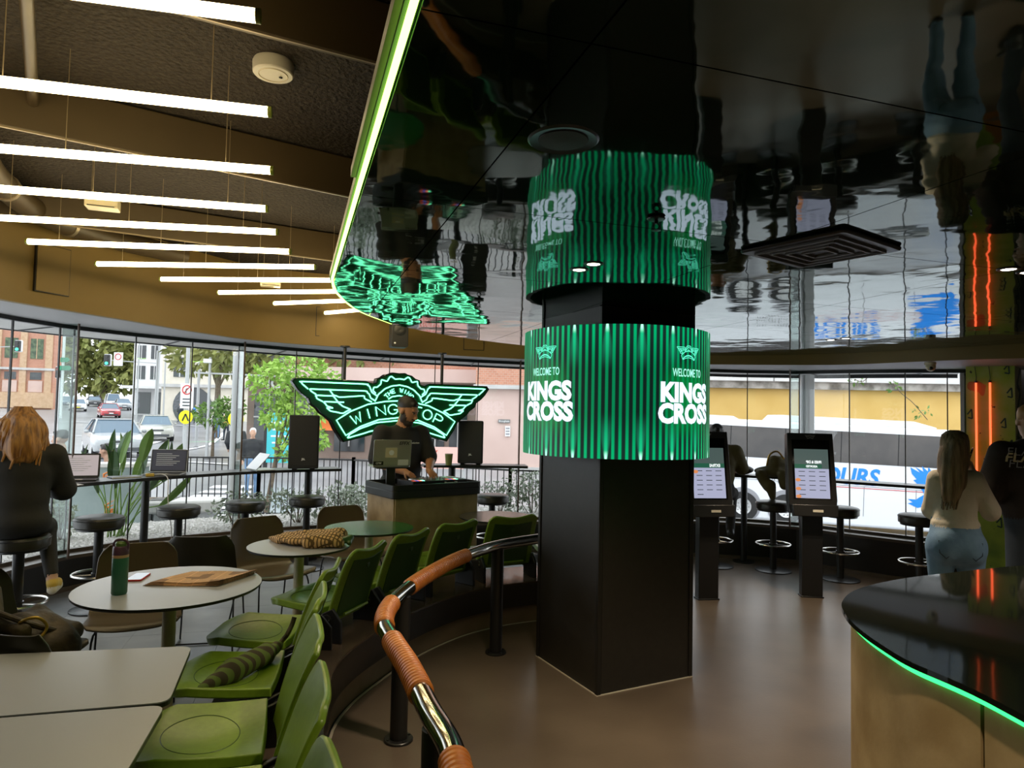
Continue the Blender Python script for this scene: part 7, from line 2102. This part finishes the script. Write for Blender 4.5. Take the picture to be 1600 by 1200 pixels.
pr += head_prims((0, .045, 1.635), (.2, .95, -.1), (0, 0, 1), 1.05, 0, 3, None, 6, 7)
jk = sdf_obj('body', pr, ['skin_light', 'cloth_darkbrown', 'denim_dark', 'hair_gold', 'print_black', 'hair_gold', 'eye_white', 'lip'], 0.011, t)
mb = MB(); mb2 = MB()
def bk_map(zc): return lambda x, y, z: (x - .06, -.182 + 1.1 * (x - .06) ** 2 + 0.22 * max(0, (y + zc) - 1.28) ** 1.0, y + zc)
add_text(mb2, 'FLAVOUR', 0.088, bk_map(1.372), bold=0.02, shear=.2, xs=1.0); mb2.build('jacket_print', 'print_gold', t, smooth=None, label='gold slanted letters FLAVOUR')
for zc in (1.415, 1.328): add_text(mb, 'FLAVOUR', 0.082, bk_map(zc), bold=-0.012, shear=.2, xs=1.0)
mb.build('jacket_print', 'reveal_grey', t, smooth=None, label='outlined grey letters FLAVOUR')

# --- man in olive on the stool behind the kiosk
t = thing('person', 'man in an olive shirt seated at the window behind the kiosk', 'person', (2.27, 7.47, 0.0), math.radians(-12))
pr = [el((0, -.01, .83), (.18, .145, .11), 2, .05), el((0, .02, .98), (.185, .14, .15), 1, .06), el((0, .05, 1.15), (.21, .14, .18), 1, .06), el((0, .05, 1.27), (.18, .10, .07), 1, .06), rc((0, .06, 1.28), (0, .10, 1.36), .056, .052, 0, .03)]
for s in (-1, 1):
    pr += [rc((s * .09, .02, .82), (s * .17, .20, .78), .09, .075, 2, .05), rc((s * .17, .20, .78), (s * .15, .10, .40), .065, .048, 2, .03), rc((s * .15, .06, .355), (s * .16, .20, .345), .042, .036, 4, .02)]
    pr += arm((s * .195, .05, 1.25), (s * .27, .12, 1.06), (s * .16, .30, 1.02), 1, 0, (.08, .062, .046, .030), .95, 1.0)
    pr += hand_prims((s * .16, .30, 1.02), (-s * .5, .8, 0), (0, 0, -1), -s, 0, .5)
pr += head_prims((0, .125, 1.42), (.0, .95, -.3), (0, 0, 1), 1.0, 0, 3, None, 6, 7, True, True)
sdf_obj('body', pr, ['skin_tan', 'cloth_olive', 'cloth_charcoal', 'hair_black', 'print_black', 'hair_black', 'eye_white', 'lip'], 0.012, t)
t = thing('jacket', 'olive jacket and straps slung over the counter beside the kiosk', 'jacket', (2.93, 7.62, 0.98), math.radians(-20))
pr = [el((0, 0, .05), (.20, .11, .06), 0, .04), el((.05, 0, .15), (.10, .08, .09), 0, .04), rc((-.12, -.1, .02), (-.05, -.14, -.10), .06, .05, 0, .03), rc((-.02, -.14, -.08), (.0, -.15, -.22), .06, .04, 0, .03), rc((.1, -.12, .03), (.12, -.15, -.08), .06, .05, 0, .03)]
sdf_obj('jacket_body', pr, 'cloth_olive', 0.012, t, noise=wr(0.010, 26))
MB().tube(smooth_path([(-.06, -.08, .12), (-.03, -.10, .24), (.05, -.08, .28), (.12, -.05, .2)], 5), .010, 6).build('strap', 'bag_gold', t)
t = thing('shoulder_bag', 'small dark bag with red tag on the end of the right counter', 'bag', (2.62, 7.74, 0.98), 0.2)
sdf_obj('bag_body', [el((0, 0, .055), (.15, .10, .055), 0, .03), el((-.06, 0, .06), (.09, .09, .06), 0, .03)], 'bag_brown', 0.012, t, noise=wr(0.006, 30))
MB().box((-.12, -.09, .05), (.03, .015, .04)).build('red_tag', 'cloth_red', t, bevel=0.004)

# --- people outside
def passer(name_label, px, Y, rz, top, legs, hair, z=None, height=1.75, shorts=False, bag=False, vox=0.022, stride=0.1):
    x = (px - 800) / 1060 * Y
    zz = gz(x, Y) + 0.06 if z is None else z
    t = thing('person', name_label, 'person', (x, Y, zz), rz)
    k = height / 1.75
    pr = [el((0, 0, .95), (.17, .125, .13), 2, .05), el((0, 0, 1.08), (.18, .13, .15), 1, .06), el((0, 0, 1.27), (.20, .13, .18), 1, .06), el((0, 0, 1.42), (.18, .09, .07), 1, .06), rc((0, 0, 1.43), (0, .02, 1.53), .055, .05, 0, .03)]
    for s in (-1, 1):
        kn = .52
        pr += [rc((s * .09, 0, .90), (s * .10, s * stride * .6, kn), .09, .062, 2, .04), rc((s * .10, s * stride * .6, kn), (s * .10, s * stride - .03, .09), .056, .042, 0 if shorts else 2, .03),
               rc((s * .10, s * stride - .05, .045), (s * .11, s * stride + .11, .04), .042, .036, 4, .03)]
        pr += arm((s * .20, 0, 1.40), (s * .25, -.02, 1.13), (s * .22, .10, .92), 1, 0, (.07, .058, .05, .03), 1.9)
        pr += [rc((s * .22, .10, .92), (s * .22, .13, .84), .03, .022, 0, .02)]
    pr += head_prims((0, .03, 1.63), (0, 1, -.05), (0, 0, 1), 1.02, 0, 3)
    pr = [(p[0], p[1] * k, p[2] * k, p[3] * k if p[0] == 'c' else p[3], p[4] * k if p[0] == 'c' else None, p[5], p[6]) for p in pr]
    sdf_obj('body', pr, ['skin_light', top, legs, hair, 'print_black'], vox, t)
    return t
passer('man in a grey top and jeans walking away on the footpath', 341, 42, math.radians(20), 'cloth_grey', 'denim_blue', 'hair_black')
passer('man in a black jacket and shorts seen from behind on the footpath', 372, 20, math.radians(15), 'jacket_dark', 'cloth_charcoal', 'hair_ash', None, 1.75, True)
passer('grey haired man in a dark jacket and jeans walking towards the windows', 398, 17, math.radians(200), 'jacket_dark', 'denim_blue', 'sign_white', None, 1.72)
for k, (px, Y, tp, lb) in enumerate(((283, 62, 'jacket_dark', 'tiny dark figure waiting before the cream building'), (297, 64, 'cloth_cream', 'tiny pale figure waiting before the cream building'), (308, 60, 'bus_blue', 'tiny figure in blue near the kerb railing'))):
    passer(lb, px, Y, 3.0, tp, 'denim_dark', 'hair_black', None, 1.7, vox=0.04)
passer('person in a yellow jacket standing by the small roadside tree', 356, 40, 2.6, 'shoe_yellow', 'denim_dark', 'hair_black')
def sitter(label, px, Y, zh, top, hair, rz, s=1.0):
    x = (px - 800) / 1060 * Y
    t = thing('person', label, 'person', (x, Y, zh - .78 * s), rz)
    pr = [el((0, 0, .12), (.18, .15, .12), 2, .05), el((0, 0, .30), (.18, .13, .16), 1, .06), el((0, .0, .46), (.20, .12, .12), 1, .06), rc((0, 0, .55), (0, .02, .68), .052, .048, 0, .03)]
    for sd in (-1, 1):
        pr += [rc((sd * .09, 0, .10), (sd * .13, .42, .10), .085, .065, 2, .04), rc((sd * .13, .42, .10), (sd * .13, .42, -.30), .06, .045, 2, .03), rc((sd * .13, .40, -.34), (sd * .13, .52, -.345), .042, .036, 4, .02)]
        pr += arm((sd * .19, 0, .50), (sd * .24, .08, .27), (sd * .15, .28, .2), 1, 0, (.07, .056, .046, .03), .8)
        pr += hand_prims((sd * .15, .28, .2), (-sd * .3, .9, -.1), (0, 0, -1), -sd, 0, .5)
    pr += head_prims((0, .04, .78), (0, 1, -.1), (0, 0, 1), 1.0, 0, 3, None, 5, 6)
    sdf_obj('body', pr, ['skin_light', top, 'denim_dark', hair, 'print_black', 'eye_white', 'lip'], 0.014, t)
    t.scale = (s, s, s)
sitter('man in a red shirt sitting outside beyond the low wall', 104, 9.3, 1.15, 'cloth_red', 'hair_black', math.radians(100))
sitter('child sitting outside beyond the bird of paradise leaves', 174, 9.6, 0.98, 'cloth_grey', 'hair_black', math.radians(85), 0.85)
t = thing('street_bench', 'timber seat outside under the man in red', 'bench', (-5.95, 9.35, 0.0), math.radians(10))
for q in range(4): MB().box((0, -0.18 + 0.12 * q, 0.31), (2.6, 0.10, 0.04)).build('slat', 'bark', t, bevel=0.006)
for x in (-1.0, 1.0): MB().box((x, 0, -0.16), (0.08, 0.42, 0.9)).build('leg', 'pole_dark', t)
